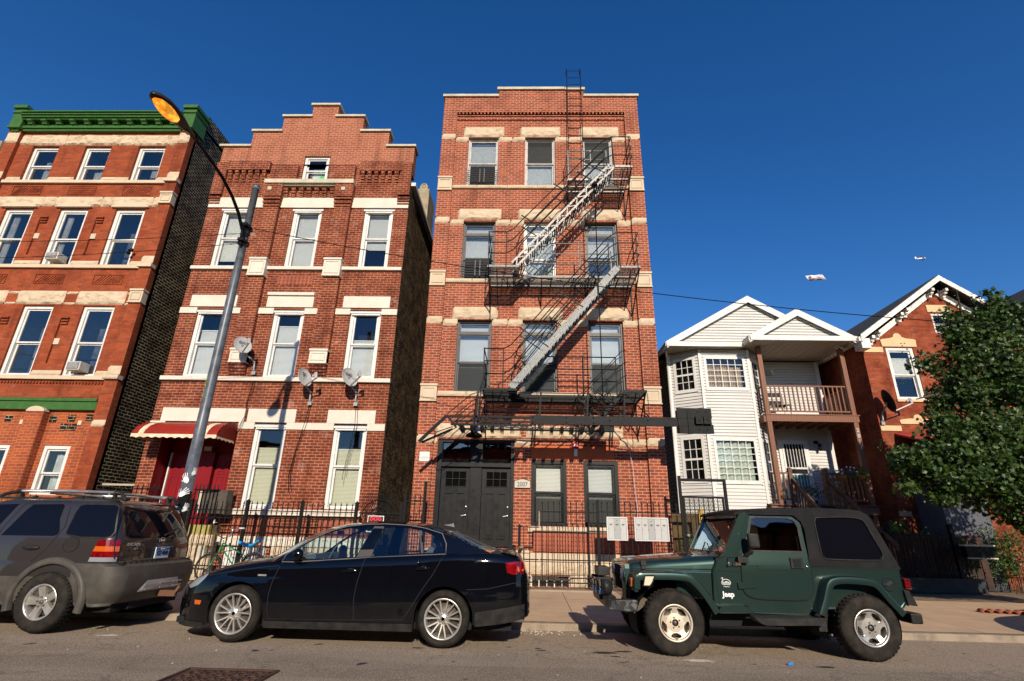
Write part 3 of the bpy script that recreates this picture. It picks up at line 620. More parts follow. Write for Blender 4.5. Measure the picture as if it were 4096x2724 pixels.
# ornament panels
o=MB()
def rosettes(x0,x1,z0,z1,nx,nz,y):
    o.box(x0,x1,y,y+.03,z0,z1)
    for i in range(nx):
        for j in range(nz):
            cx=x0+(i+.5)*(x1-x0)/nx; cz=z0+(j+.5)*(z1-z0)/nz; r=min((x1-x0)/nx,(z1-z0)/nz)*.4
            o.lathe([(r,-.0),(r,-.018),(r*.75,-.018),(r*.7,-.004),(r*.4,-.004),(r*.35,-.02),(.001,-.02)],(cx,y,cz),'y',10)
rosettes(-7.34,-6.31,8.03,8.33,9,3,13.485); rosettes(-7.28,-6.25,1.16,1.50,8,3,13.485); rosettes(-5.1,-4.1,1.16,1.50,8,3,13.485)
o.build('ornament_panel',M['terra'],bb)
# doorway
dm=MB(); dm.box(-8.86,-8.72,13.93,14.0,1.38,3.2); dm.box(-8.30,-8.22,13.9,14.0,1.38,3.2)
wall_=MB(); wall_.box(-9.6,-7.63,13.99,14.03,1.35,3.72); wall_.box(-8.74,-8.30,13.84,13.99,1.35,3.2); wall_.box(-9.62,-7.62,13.52,13.98,3.72,3.74)
df=wall_.build('door_surround',M['red'],bb)
for a,b in ((-9.50,-8.80),(-8.26,-7.66)):
    l=MB(); l.box(a,b,13.93,13.985,1.38,3.14)
    for c,d in ((a+.08,(a+b)/2-.04),((a+b)/2+.04,b-.08)):
        for z0,z1 in ((2.78,3.0),(2.62,2.72),(1.6,2.56)):
            for q in ((c,d,z1-.018,z1),(c,d,z0,z0+.018),(c,c+.018,z0+.018,z1-.018),(d-.018,d,z0+.018,z1-.018)): l.box(q[0],q[1],13.918,13.93,q[2],q[3])
    l.build('door',M['red'],bb)
e=MB(); e.box(-9.545,-9.51,13.90,13.99,1.38,3.17); e.build('weather_strip',M['wwhite'],bb)
nm=MB(); nm.box(-8.62,-8.42,13.83,13.84,3.22,3.34); nm.build('door_number_plate',M['coping'],bb)
# awning : curved metal canopy
aw=MB(); xa,xb=-9.80,-7.64
arc=[(13.47,3.88),(13.22,3.86),(12.98,3.79),(12.78,3.68),(12.66,3.55),(12.62,3.45)]
import itertools
fine=[]
for (a,b) in zip(arc,arc[1:]):
    for t_ in range(4): fine.append((a[0]+(b[0]-a[0])*t_/4,a[1]+(b[1]-a[1])*t_/4))
fine.append(arc[-1])
secs=[]
for i,(yy,zz) in enumerate(fine):
    dz=.006 if i%2 else -.002
    secs.append([(xx,yy,zz+dz) for xx in (xa,xa+.16,xa+.30,xb-.42,xb-.26,xb)])
aw.loft(secs,0,False,mf=lambda i,k:1 if k in (1,3) else 0)
# end panels (louvred) and valance
for xx in (xa,xb):
    prev=None
    for i in range(7):
        za=3.43+i*.06
        ys=[p for p in fine if p[1]>=za]; yo=ys[-1][0] if ys else 13.4
        aw.quad((xx,yo+.01,za),(xx,13.46,za),(xx+(.012 if xx>-8 else -.012),13.46,za+.062),(xx+(.012 if xx>-8 else -.012),yo+.01,za+.062),0)
n_=44
for i in range(n_):
    u0=xa+(xb-xa)*i/n_; u1=xa+(xb-xa)*(i+1)/n_
    def vz(u): return 3.375+.016*math.sin((u-xa)/(xb-xa)*2*math.pi*11)
    aw.quad((u0,12.615,vz(u0)),(u1,12.615,vz(u1)),(u1,12.615,3.46),(u0,12.615,3.46),1)
for xx in (xa,xb):
    for i in range(16):
        v0=12.615+i*.0525; v1=v0+.0525
        def vz2(v): return 3.375+.016*math.sin(v*34)
        aw.quad((xx,v0,vz2(v0)),(xx,v1,vz2(v1)),(xx,v1,3.45),(xx,v0,3.45),1)
M['awred']=mat('awning_red_aluminium',(.27,.022,.012),.4,var=(.21,.018,.010),vs=4)
M['awcream']=mat('awning_cream',(.72,.60,.42),.45,var=(.55,.42,.28),vs=7)
awo=aw.build('awning',[M['awred'],M['awcream']],bb)
# stoop
sp_=MB(); sp_.box(-9.65,-7.55,12.98,13.49,.15,1.1,0); sp_.box(-9.65,-7.55,13.0,13.49,1.1,1.36,1)
for i in range(5): sp_.box(-9.65-.27*(i+1),-9.65-.27*i,12.98,13.49,.15,1.1-.19*(i+1)+.02,0)
sp_.build('stoop',[M['coping'],mat('mustard_paint',(.36,.30,.08),.7,var=(.25,.2,.07),vs=7,bs=.3)],bb)
rs=MB(); sd_=50
for a,b,z0,z1 in ((-8.05,-7.42,.9,1.14),(-8.1,-7.75,.62,.88),(-7.74,-7.40,.15,.62),(-8.12,-7.76,.15,.60),(-6.2,-5.3,.3,.89),(-5.29,-4.4,.3,.89),(-4.39,-3.72,.3,.89)):
    sd_+=1; rock(rs,a,b,z0,z1,12.97 if a<-7.3 else 13.46,.05,0,.1,seed=sd_*1.7)
rs.build('rough_stone_base',M['stone'],bb)
bd=MB(); bd.box(-7.35,-6.32,13.52,13.56,.2,.89); 
for q in ((-7.3,-7.22),(-6.9,-6.8),(-6.45,-6.37)): bd.box(q[0],q[1],13.5,13.52,.2,.88)
bd.build('basement_door',M['trim'],bb)
# chimney, gutter
ch=MB(); ch.box(-4.35,-3.90,17.0,18.2,11.0,14.05); ch.poly([(-4.28,14.05),(-3.97,14.05),(-3.97,14.17),(-4.04,14.30),(-4.20,14.30),(-4.28,14.17)],17.0,18.2)
cho=ch.build('chimney',[mat('stucco_tan',(.36,.29,.19),.9,var=(.24,.2,.14),vs=3,bs=.6,bscale=20)],bb)
fl=MB(); fl.lathe([(.07,0),(.07,.03),(.001,.03)],(-4.12,16.98,14.17),'y',14); fl.build('flue_opening',M['dark'],cho)
gu=MB(); gu.box(-3.70,-3.56,13.55,27,11.58,11.70); gu.build('gutter',M['trim'],bb)
# hanging cables
for nm_,pts in (('satellite dish at the left pilaster',[(-7.46,13.44,5.30),(-7.47,13.46,4.9),(-7.52,13.46,4.5),(-7.50,13.46,4.1),(-7.58,13.40,3.75),(-7.78,13.3,3.45),(-7.95,13.3,3.35)]),
                ('middle satellite dish',[(-5.80,13.44,4.45),(-5.86,13.46,3.9),(-5.98,13.46,3.2),(-6.05,13.46,2.6),(-5.98,13.46,2.2),(-5.88,13.46,2.02)]),
                ('right satellite dish',[(-4.53,13.44,4.45),(-4.5,13.46,3.9),(-4.58,13.5,3.3),(-4.66,13.5,2.7),(-4.66,13.5,2.5)])):
    q=MB(); q.tube(pts,.007,5); q.tube([(p[0]+.05+.02*math.sin(i*2),p[1]-.01,p[2]) for i,p in enumerate(pts[:-1])],.006,5)
    tag(q.build('hanging_cable',M['black']),'black cables drooping down the brick wall below the '+nm_,'cable')
# ================================================================ the orange brick building with the green cornice
ba=thing('green_cornice_building','three storey orange red brick building with green metal cornice and black painted side wall','building',(-14.4,13.5,.15))
A3=[(-16.49,-15.59),(-14.70,-13.81),(-12.89,-11.98)]; A2=[(-16.53,-15.6),(-14.75,-13.83),(-12.95,-12.0)]
hol=[(a,b,11.68,13.08) for a,b in A3]+[(a,b,8.62,10.64) for a,b in A2]+[(a,b,5.16,7.30) for a,b in A2]+[(-12.73,-12.01,2.0,3.25),(-14.55,-13.66,2.0,3.25)]
w=MB(); mats=[M['brickA'],M['room'],M['brickblack'],M['brickA2'],M['shingle']]
wallfront(w,-16.98,-11.55,4.5,13.72,YC,hol,0,1,.2); wallfront(w,-16.98,-11.55,.1,4.18,YC,hol,3,1,.2)
w.box(-16.98,-11.55,13.42,13.7,4.18,4.5,0)
for a,b in ((-17.40,-16.98),(-11.55,-11.17)): w.box(a,b,13.38,13.7,.1,13.75,0)
shell(w,-17.40,-11.17,13.6,29,.1,14.2,2,2,2,4)
w.box(-11.18,-11.165,13.95,16.0,14.2,14.75,2); w.box(-11.6,-11.17,13.6,29,14.1,14.5,2)
# recessed panels between floors, dog-tooth, thin relief strips
pn=MB()
for k,(a,b) in enumerate(((-16.55,-15.6),(-14.72,-13.82),(-12.93,-12.02))):
    for z0,z1 in ((11.15,11.48),(8.0,8.32)):
        for q in ((a,b,z1-.02,z1),(a,b,z0,z0+.02),(a,a+.02,z0+.02,z1-.02),(b-.02,b,z0+.02,z1-.02)): w.box(q[0],q[1],13.478,13.51,q[2],q[3],0)
        if k!=1 or z0<9:
            for i in range(9):
                x=a+.06+i*.092; w.bar((x,13.49,z0+.04),(min(x+.2,b-.03),13.49,z1-.05),.02,.02,0)
        else:
            for i in range(4): w.box(a+.05,b-.05,13.485,13.51,z0+.04+i*.068,z0+.08+i*.068,0)
for xc in (-15.17,-13.38):
    for zt,zb in ((10.28,9.0),(6.88,5.55)):
        w.box(xc-.10,xc-.06,13.44,13.51,zb,zt,0); w.box(xc-.10,xc+.16,13.44,13.51,zt,zt+.04,0); w.box(xc-.04,xc+.16,13.45,13.51,zt-.09,zt-.05,0); w.box(xc-.04,xc+.16,13.45,13.51,zt-.18,zt-.14,0)
for i in range(60): x=-16.95+i*.092; w.box(x,x+.05,13.46,13.51,4.94,4.99,0)
w.box(-13.35,-12.86,13.30,13.52,.1,4.12,3); w.box(-16.6,-16.1,13.30,13.52,.1,4.12,3)
for x,z in ((-13.95,3.95),(-12.72,3.96),(-12.22,3.98),(-12.35,3.74),(-12.12,3.74),(-11.72,4.0)): w.box(x-.10,x+.10,13.485,13.51,z-.09,z+.09,2)
w.build('wall',mats,ba)
st=MB(); sd_=100
def rka(a,b,c,d,y=YC,dep=.05):
    global sd_; sd_+=1; rock(st,a+.004,b-.004,c,d,y,dep,0,.08,seed=sd_*2.3)
xs=[-16.98,-16.7,-15.45,-14.95,-13.6,-13.1,-11.9,-11.55]
for a,b in zip(xs,xs[1:]): rka(a,b,13.12,13.53,dep=.07)
for a,b in ((-17.40,-16.98),(-11.55,-11.17)): rka(a,b,13.12,13.53,13.38,.05)
xs=[-16.98,-16.8,-15.4,-15.0,-13.5,-13.15,-11.85,-11.55]
for a,b in zip(xs,xs[1:]): rka(a,b,10.72,11.08,dep=.06)
for Wn in (A3,A2,A2):
    z=(11.68,8.62,5.16)[(A3,A2).index(Wn) if Wn is A3 else 1]
for z,Wn in ((11.68,A3),(8.62,A2),(5.16,A2)):
    e=[-16.98]+[v for p in Wn for v in p]+[-11.55]
    for i in range(0,len(e),2): rka(e[i],e[i+1],z,z+.16,dep=.04)
    for a,b in ((-17.40,-16.98),(-11.55,-11.17)): rka(a,b,z-.0,z+.28,13.38,.03)
for a,b in A2: rka(a-.28,b+.24,7.34,7.77,dep=.06)
for a,b in ((-16.98,-16.82),(-15.36,-15.04),(-13.58,-13.24),(-11.75,-11.55)): rka(a,b,7.33,7.40,dep=.03); rka(a,b,7.67,7.75,dep=.03)
rka(-11.55,-11.17,3.75,3.93,13.38,.03)
st.build('stone_piece',M['stone'],ba,split=.0025)
cs=MB()
for z in (11.57,8.51,5.05): cs.box(-16.98,-11.56,13.42,13.55,z,z+.105); cs.box(-11.57,-11.14,13.30,13.5,z,z+.11); cs.box(-17.42,-16.98,13.30,13.5,z,z+.11)
for a,b in A2: # segmental heads over the middle windows
    pts=[(a-.12,10.66)]+[(a-.12+(b-a+.24)*i/10,10.70+.13*math.sin(math.pi*i/10)) for i in range(11)]+[(b+.12,10.66)]
    cs.poly(pts,13.415,13.5)
for z in (10.78,7.38): capstone(cs,-11.55,-11.16,z,z+.40,13.34); capstone(cs,-17.40,-16.98,z,z+.40,13.34)
for x,z in ((-15.17,9.62),(-13.38,9.62),(-15.17,6.17),(-13.38,6.17)): cs.box(x-.10,x+.10,13.46,13.5,z-.09,z+.09)
for x,z in ((-13.55,3.86),(-13.38,3.87),(-11.95,3.86)): cs.box(x-.05,x+.05,13.47,13.5,z-.06,z+.06)
cs.poly([(-13.1+.25*math.cos(math.pi*k/12),4.12+.14*math.sin(math.pi*k/12)) for k in range(13)],13.28,13.45)
cs.build('cut_stone_block',M['stonec'],ba,split=.003)
gc=MB()
gc.box(-16.98,-11.56,13.38,13.5,4.19,4.42); gc.box(-16.98,-11.56,13.34,13.5,4.42,4.50)
for y0,z0,z1 in ((13.38,13.62,13.70),(13.33,13.70,13.78),(13.43,13.78,13.98),(13.25,13.98,14.03),(13.19,14.03,14.10),(13.14,14.10,14.13),(13.2,14.13,14.22),(13.15,14.22,14.27),(13.28,14.27,14.33)):
    gc.box(-16.98,-11.53,y0,13.7,z0,z1)
for i in range(14):
    x=-16.9+i*.40; z_=14.33; gc.box(x,x+.3,13.3+.03*(i%3),13.5,14.33,14.345+.015*((i*7)%3))
for i in range(11):
    x=-16.78+i*.486
    gc.poly([(13.42,13.80),(13.30,13.84),(13.29,13.88),(13.22,13.92),(13.22,13.98),(13.42,13.98)],x,x+.165,axis='x'); gc.box(x+.0,x+.05,13.35,13.42,13.78,13.83); gc.box(x+.11,x+.16,13.35,13.42,13.78,13.83)
    for j in range(3): gc.box(x+.21+j*.09,x+.26+j*.09,13.39,13.42,13.82,13.85)
for a,b in ((-17.36,-16.96),(-11.52,-11.11)):
    gc.box(a,b,13.27,13.9,13.72,14.44); gc.box(a-.025,b+.025,13.23,13.95,14.26,14.31); gc.box(a-.04,b+.04,13.20,13.97,14.44,14.56); gc.box(a-.02,b+.02,13.24,13.92,13.65,13.72)
    gc.box(a+.08,b-.08,13.33,13.7,13.57,13.65); gc.box(a+.14,b-.14,13.36,13.7,13.52,13.57)
gc.build('cornice',M['green'],ba)
for a,b in A3: window(ba,a,b,11.68,13.08,13.58,'wwhite','glassd',case=.08,mr=.47)
for a,b in A2:
    window(ba,a,b,8.62,10.64,13.56,'wwhite','glassd',case=.10,mr=.47); window(ba,a,b,5.16,7.30,13.56,'wwhite','glassd',case=.09,mr=.47)
for a,b in ((-12.73,-12.01),(-14.55,-13.66)): window(ba,a,b,2.0,3.25,13.52,'wwhite','glass',case=.09,mr=.42,blind=None)
ct=MB()
for a,b,z0,z1 in ((-16.05,-15.7,11.8,12.6),(-14.3,-13.95,11.75,12.2),(-12.4,-12.1,12.0,12.35),(-12.5,-12.1,2.05,3.05),(-16.4,-16.2,8.7,10.5),(-14.65,-14.45,8.7,10.5)):
    vs=[(a+(b-a)*i/12,13.74+.02*math.sin(i*1.7),z) for z in (z0,z1) for i in range(13)]
    ct.add(vs,[(i,i+1,i+14,i+13) for i in range(12)],0,True)
ct.build('curtain',mat('pale_curtain',(.5,.5,.47),.8,var=(.3,.32,.3)),ba)
text('window_poster','CH',.13,(-15.85,13.70,12.52),M['wblack'],ba)
# side fence panel in the gap between the two buildings
gf=thing('side_gate','black iron gate with a pale top rail closing the passage beside the black side wall','gate',(-10.6,13.8,.15))
q=MB(); q.box(-11.1,-10.05,13.78,13.83,2.28,2.33); q.build('top_rail',M['concrete'],gf)
q=MB()
for i in range(11): q.box(-11.1+i*.1,-11.085+i*.1,13.8,13.815,.2,2.28)
for z in (.5,1.5,2.1): q.box(-11.1,-10.05,13.795,13.82,z,z+.03)
q.build('bars',M['black'],gf)
# neighbouring building on the far left
nb=thing('stone_trimmed_building','tan stone edged building left of the green corniced building','building',(-20,13.5,.15))
q=MB(); q.box(-30,-17.5,13.55,28,.1,12.6,0); q.build('wall',M['brickA'],nb)
q=MB(); rock(q,-19.4,-17.5,12.2,13.2,13.4,.1,0,.4,seed=9); rock(q,-19.4,-17.5,10.9,11.2,13.45,.06,0,.2,seed=11); q.build('stone_piece',M['stone'],nb)
# air conditioners
M['acw']=mat('air_conditioner_beige',(.55,.52,.46),.5,var=(.42,.40,.36)); M['acg']=mat('air_conditioner_grille',(.22,.21,.20),.6,var=(.35,.34,.33),vs=30)
for nm_,x0,x1,z0,z1 in (('middle middle-floor window of the green corniced building',-14.43,-14.05,8.72,8.96),('second floor window with the dark screen, lower right',-12.66,-12.28,5.28,5.53)):
    a=thing('air_conditioner','beige air conditioner jutting from the '+nm_,'air conditioner',((x0+x1)/2,13.4,z0),'window air conditioners')
    q=MB(); q.box(x0,x1,13.28,13.62,z0,z1); q.build('housing',M['acw'],a,bevel=.015)
    q=MB(); q.box(x0+.03,x1-.03,13.265,13.275,z0+.03,z1-.03)
    for i in range(9): q.box(x0+.035,x1-.035,13.255,13.265,z0+.045+i*(z1-z0-.09)/9,z0+.06+i*(z1-z0-.09)/9)
    q.build('grille',M['acg'],a)
    for i in range(6):pass
    q=MB(); q.box(x0+.0,x0+.02,13.2,13.6,z1+.0,z1+.01)
tagged=[o for o in bpy.data.objects if o.name.startswith('air_conditioner') and o.get('label')]
tagged[0]['label']='beige air conditioner in the higher of two windows on the green corniced building'
tagged[1]['label']='beige air conditioner in the lower window nearest the black side wall'
q=MB(); q.tube([(-12.05,13.46,9.0),(-12.0,13.40,9.02),(-12.0,13.35,9.1)],.03,6); q.ball((-11.97,13.34,8.98),.06,6); q.ball((-11.9,13.34,9.08),.05,6)
tag(q.build('flood_light',M['black'],loc=(-12,13.45,9)),'small black twin flood light on the orange brick beside a middle floor window','flood light')
# ================================================================ fire escape
fe=thing('fire_escape','black iron fire escape with three platforms, crossing stairs and a raised counterweighted lower stair','fire escape',(1.0,13.45,4.0))
YI,YO,YW=12.85,12.25,13.47
def platform(z,x0,x1,lands,mt,fmt):
    p=MB(); h=.06
    p.box(x0,x1,YI-.012,YI+.012,z-h,z,1); p.box(x0,x1,YW-.02,YW,z-h,z,1); p.box(x0-.012,x0+.012,YI,YW,z-h,z,1); p.box(x1-.012,x1+.012,YI,YW,z-h,z,1)
    n_=8
    for i in range(1,n_): y=YI+i*(YW-YI)/n_; p.box(x0,x1,y-.006,y+.006,z-.03,z-.006,0)
    x=x0+.5
    while x<x1-.2: p.box(x-.015,x+.015,YI,YW,z-.055,z-.032,0); x+=.62
    for a,b in lands:
        p.box(a,b,YO-.012,YO+.012,z-h,z,1); p.box(a-.012,a+.012,YO,YI,z-h,z,1); p.box(b-.012,b+.012,YO,YI,z-h,z,1)
        for i in range(1,8): y=YO+i*(YI-YO)/8; p.box(a,b,y-.006,y+.006,z-.03,z-.006,0)
    p.build('platform',[M['black'],fmt],fe)
    b=MB()
    xs=[x0+.02,x0+(x1-x0)*.36,x0+(x1-x0)*.68,x1-.02] if x1-x0>2.5 else [x0+.02,x1-.02]
    for k,x in enumerate(xs):
        outer=any(a-.05<=x<=c+.05 for a,c in lands); yo=YO if outer else YI
        b.bar((x,yo+.03,z-h),(x,YW,z-h-(.85 if outer else .6)),.028); b.box(x-.015,x+.015,YW-.02,YW+.02,z-h-1.0 if outer else z-h-.7,z-h)
        if k in (0,len(xs)-1): b.bar((x+(.22 if k==0 else -.22),yo+.1,z-h),(x+(.22 if k==0 else -.22),YW,z-h-.7),.022)
    b.build('bracket',M['black'],fe)
RH=(1.03,.70,.37)
def rails(paths,posts,mt='black',r=.015):
    b=MB()
    for pth in paths: b.tube(pth,r,6)
    for p,q in posts: b.bar(p,q,.026)
    b.build('railing',M[mt],fe)
L2,L3,L4=4.65,8.06,11.33
platform(L4,1.2,3.0,[(2.45,3.0)],'black',M['peelw']); platform(L3,-1.05,3.02,[(-1.05,-.22),(2.45,3.02)],'black',M['peel']); platform(L2,-1.05,2.95,[(-1.05,-.22),(2.35,2.95)],'black',M['black'])
def stair(z0,z1,x0,x1,lattice,mt,nst):
    s=MB(); d=Vector((x1-x0,0,z1-z0)); L=d.length; d.normalize(); n_=Vector((-d.z,0,d.x))
    for y in (YO,YI-.03):
        p=Vector((x0,y,z0)); q=Vector((x1,y,z1))
        if lattice:
            for off in (.085,-.085): s.bar(p+n_*off,q+n_*off,.055,.014,0,up=(0,1,0))
            m_=int(L/.21)
            for i in range(m_):
                a=p+d*(L*i/m_); c=p+d*(L*(i+1)/m_); s.bar(a+n_*(.08 if i%2 else -.08),c+n_*(-.08 if i%2 else .08),.03,.012,0,up=(0,1,0))
        else:
            s.hexa([p-n_*.09,p-n_*.09+Vector((0,.014,0)),q-n_*.09+Vector((0,.014,0)),q-n_*.09,p+n_*.09,p+n_*.09+Vector((0,.014,0)),q+n_*.09+Vector((0,.014,0)),q+n_*.09])
            for i in range(9): c=p+d*(L*(i+.5)/9); s.ball((c.x,y-.008,c.z+.06),.014,4); s.ball((c.x+.05,y-.008,c.z-.05),.014,4)
    s.build('stair_stringer',M[mt],fe)
    t=MB()
    for i in range(nst):
        c=Vector((x0,0,z0))+d*(L*(i+.6)/nst)
        for k in range(4): t.box(c.x-.115+k*.06,c.x-.085+k*.06,YO+.015,YI-.035,c.z-.012,c.z+.012)
    t.build('stair_tread',M['black'],fe)
stair(L2+.02,L3-.04,-.36,2.42,False,'peel',15); stair(L3+.02,L4-.02,-.34,2.42,True,'peelw',15)
# railings : landing rails run into the stair handrails
for z0,z1,mtr in ((L2,L3,'black'),(L3,L4,'black')):
    for y in (YO,YI-.02):
        P_=[]
        for h in RH:
            x_=-1.05 if y==YO else -.30
            pth=[(x_,y,z0+h),(-.56+(.0 if y==YO else .3),y,z0+h),(-.38,y,z0+h+.10),(-.2,y,z0+h+.32)] if y==YO else [(-.28,y,z0+h-.05),(-.2,y,z0+h+.25)]
            k=(z1-z0)/2.78
            pth+= [(.3,y,z0+h+.32+.5*k),(2.1,y,z0+h+.32+2.3*k)]
            if y==YO: pth+= [(2.28,y,z1+h-.10),(2.44,y,z1+h),(3.0,y,z1+h),(3.02,y+.03,z1+h),(3.02,YW,z1+h-.0)]
            else: pth+= [(2.30,y,z1+h-.04)]
            if y==YO: pth=[(-1.05,YW,z0+h),(-1.05,y+.02,z0+h)]+pth
            P_.append(pth)
        ps=[]
        if y==YO:
            ps=[((-1.03,y,z0-.06),(-1.05,y,z0+1.05)),((-.56,y,z0-.06),(-.56,y,z0+1.05)),((2.50,y,z1-.06),(2.45,y,z1+1.05)),((2.96,y,z1-.06),(2.96,y,z1+1.05)),((-1.05,YW-.1,z0),(-1.05,YW-.1,z0+1.05))]
        else: ps=[((-.30,y,z0-.06),(-.30,y,z0+1.05)),((2.3,y,z1-.06),(2.3,y,z1+1.05))]
        # flat cross bars square to the flight
        kx=(z1-z0)/2.78
        for fx in (.45,1.35,2.1):
            zc=z0+kx*(fx+.36); ps.append(((fx+.12,y,zc+.10),(fx-.62,y,zc+.62)))
        rails(P_,ps)
    # inner lane rail between the landings
for z,x0,x1 in ((L2,.45,2.36),(L3,.5,2.38),(L4,1.2,2.40)):
    yy=YI; P_=[[(x0,yy,z+h),(x1,yy,z+h)] for h in RH]; ps=[((x,yy,z-.05),(x,yy,z+1.05)) for x in (x0+.02 if z==L4 else 1.48,1.9 if z==L4 else 1.49,x1-.02)]
    if z==L4: P_+=[[(1.2,yy,z+h),(1.2,YW,z+h)] for h in RH]
    rails(P_,ps,'peel' if z!=L2 else 'black')
# raised counterbalanced stair
cb=MB(); ya,yb=12.17,12.74
for y,x0,x1 in ((ya,-1.88,.16),(yb,-1.75,1.95)):
    cb.box(x0,x1,y-.01,y+.01,3.895,3.945); cb.box(x0+.12,x1,y-.01,y+.01,3.70,3.75)
    n_=int((x1-x0)/.32)
    for i in range(n_): u=x0+.1+i*.32; cb.bar((u,y,3.72),(u+.26,y,3.92),.026,.012,up=(0,1,0)); 
    cb.bar((x0,y,3.94),(x0+.24,y,3.66),.05,.014,up=(0,1,0))
cb.box(.13,3.62,ya-.03,ya+.03,3.755,3.965)
cb.box(1.9,2.2,yb-.01,yb+.01,3.70,3.95)
for x,z in ((.18,3.92),(.18,3.79),(.98,3.92),(.98,3.80),(1.62,3.92),(1.62,3.80),(2.0,3.86),(2.9,3.88)): cb.ball((x,ya-.035,z),.018,4)
for i in range(15):
    x=-1.55+i*.24
    for k in range(3): cb.box(x+k*.03,x+k*.03+.008,ya+.03,yb-.02,3.60+.0*k,3.74)
cb.bar((-1.88,ya,3.93),(-2.50,ya,3.30),.075,.03,up=(0,1,0)); cb.bar((-1.80,yb,3.72),(-2.45,ya+.1,3.30),.05,.02,up=(0,1,0))
cb.tube([(-1.62,ya,3.66),(-1.98,ya,3.44),(-2.08,ya,3.43),(-2.14,ya+.06,3.47),(-2.12,ya+.1,3.55),(-1.8,yb,3.78)],.011,5)
cb.build('counterbalanced_stair',M['black'],fe)
hr=MB()
for y,dz in ((ya,0),(yb,0)):
    for h in (.56,.28):
        hr.tube([(2.45,y,3.96+h),(-1.15,y,3.96+h),(-1.32,y,3.96+h-.06),(-1.88+.25*(.56-h)/.28,y,3.96+(.0 if h>.5 else -.05))],.011,6)
    for x in (-1.17,.35,1.48,2.36): hr.bar((x-.01,y,3.78),(x+(.02 if x<0 else .03),y,4.55),.042,.02,up=(0,1,0))
hr.tube([(2.36,ya,4.52),(2.45,ya,4.50),(2.95,ya,3.97)],.014,6); hr.tube([(1.5,ya,4.24),(2.9,ya,3.98)],.01,6)
hr.build('stair_handrail',M['black'],fe)
cw=MB(); cw.box(3.59,4.40,ya-.06,ya-.03,3.94,4.19); cw.box(3.62,4.42,ya-.05,ya-.02,3.59,3.80); cw.box(3.62,4.40,ya-.02,ya+.18,3.62,4.16); cw.box(3.60,3.98,ya-.055,ya-.02,3.78,3.96); cw.box(4.0,4.17,ya-.12,ya-.02,3.80,3.98); cw.box(4.185,4.36,ya-.12,ya-.02,3.80,3.98); cw.box(3.83,3.88,ya-.075,ya-.0,3.58,4.17)
for x in (4.08,4.27): cw.ball((x,ya-.125,3.89),.016,4); cw.ball((x,ya-.065,4.10),.016,4); cw.ball((x,ya-.055,3.68),.016,4)
cw.build('counterweight',M['black'],fe,bevel=.004)
pu=MB(); pu.tube([(1.87,ya,3.97),(1.88,ya,10.62)],.015,6); pu.lathe([(.001,.0),(.09,0),(.09,-.03),(.02,-.06)],(1.88,ya,10.60),'z',14); pu.bar((1.88,ya,10.6),(2.02,12.3,10.92),.03); pu.build('pulley_pole',M['black'],fe)
ss=MB()
for y in (YO,YI-.05): ss.bar((2.40,y,4.62),(1.62,y,3.74),.10,.02,up=(0,1,0))
for i in range(4):
    u=i/4; 
    for k in range(3): ss.box(2.34-.78*u-.1+k*.06,2.34-.78*u-.07+k*.06,YO,YI-.05,4.5-.88*u,4.52-.88*u)
for y in (YO,YI-.05):
    for h in RH: ss.tube([(2.50,y,4.65+h),(2.38,y,4.62+h-.02),(1.25+.0*h,y,3.38+h+.02)],.011,6)
    for f_ in (.25,.6): ss.bar((2.3-.8*f_+.08,y,4.5-.9*f_+.0),(2.3-.8*f_-.52,y,4.5-.9*f_+.44),.032,.02,up=(0,1,0))
ss.build('lower_stair',M['black'],fe)
chn=MB()
for i in range(22): z=4.56-i*.028; chn.bar((2.96+.0*i,YO-.02,z),(2.965,YO-.02,z-.024),.022 if i%2 else .008,.008 if i%2 else .022)
chn.build('chain',M['black'],fe)
rl=MB()
for x in (1.28,1.74):
    rl.tube([(x,13.26,11.9),(x,13.26,15.3),(x-.01,13.24,16.08),(x-.01,13.28,16.18),(x-.01,13.42,16.18),(x-.01,13.46,16.06)],.014,6); 
    for z in (13.0,14.0,15.2): rl.tube([(x,13.26,z),(x,13.45,z)],.01,5)
z=12.1
while z<16.2: rl.tube([(1.28,13.26,z),(1.74,13.26,z)],.009,5); z+=.305
rl.build('roof_ladder',M['black'],fe)
tp_=MB(); tp_.add([(-1.36,13.0,3.70),(-1.22,12.95,3.70),(-1.12,13.1,3.74),(-1.2,13.15,3.86),(-1.24,13.0,3.95)],[(0,1,4),(1,2,3),(1,3,4),(0,4,3)])
tag(tp_.build('tarp_scrap',mat('blue_plastic',(.01,.12,.55),.4),loc=(-1.25,13,3.7)),'torn scrap of blue plastic sheet caught behind the lower black stair','plastic scrap')
# ================================================================ street lamp
lp=thing('street_lamp','grey steel street lamp with glowing orange cobra head and painted handprints near the base','street lamp',(-5.9,9.22,.06))
LX,LY=-5.9,9.22
q=MB(); q.tube([(LX,LY,z) for z in (1.86,3.5,5.5,8.22)],[.099,.09,.08,.068],20); q.tube([(LX,LY,8.2),(LX,LY,8.30)],[.078,.074],20)
m,n,b,out=newmat('pole_grey'); n.links.new(mixc(n,noisefac(n,5,.45,.6,6),(.10,.112,.13),(.06,.066,.078)),b.inputs['Base Color']); b.inputs['Roughness'].default_value=.4; M['pole']=m
q.build('pole',M['pole'],lp)
q=MB(); q.tube([(LX,LY,z) for z in (.0,.9,1.9)],[.118,.108,.0995],20); q.lathe([(.001,.0),(.2,0),(.2,.05),(.13,.12)],(LX,LY,.05),'z',16); q.build('painted_band',mat('gloss_black_paint',(.012,.012,.013),.3,var=(.03,.03,.03),vs=12),lp)
q=MB(); rr=random.Random(5)
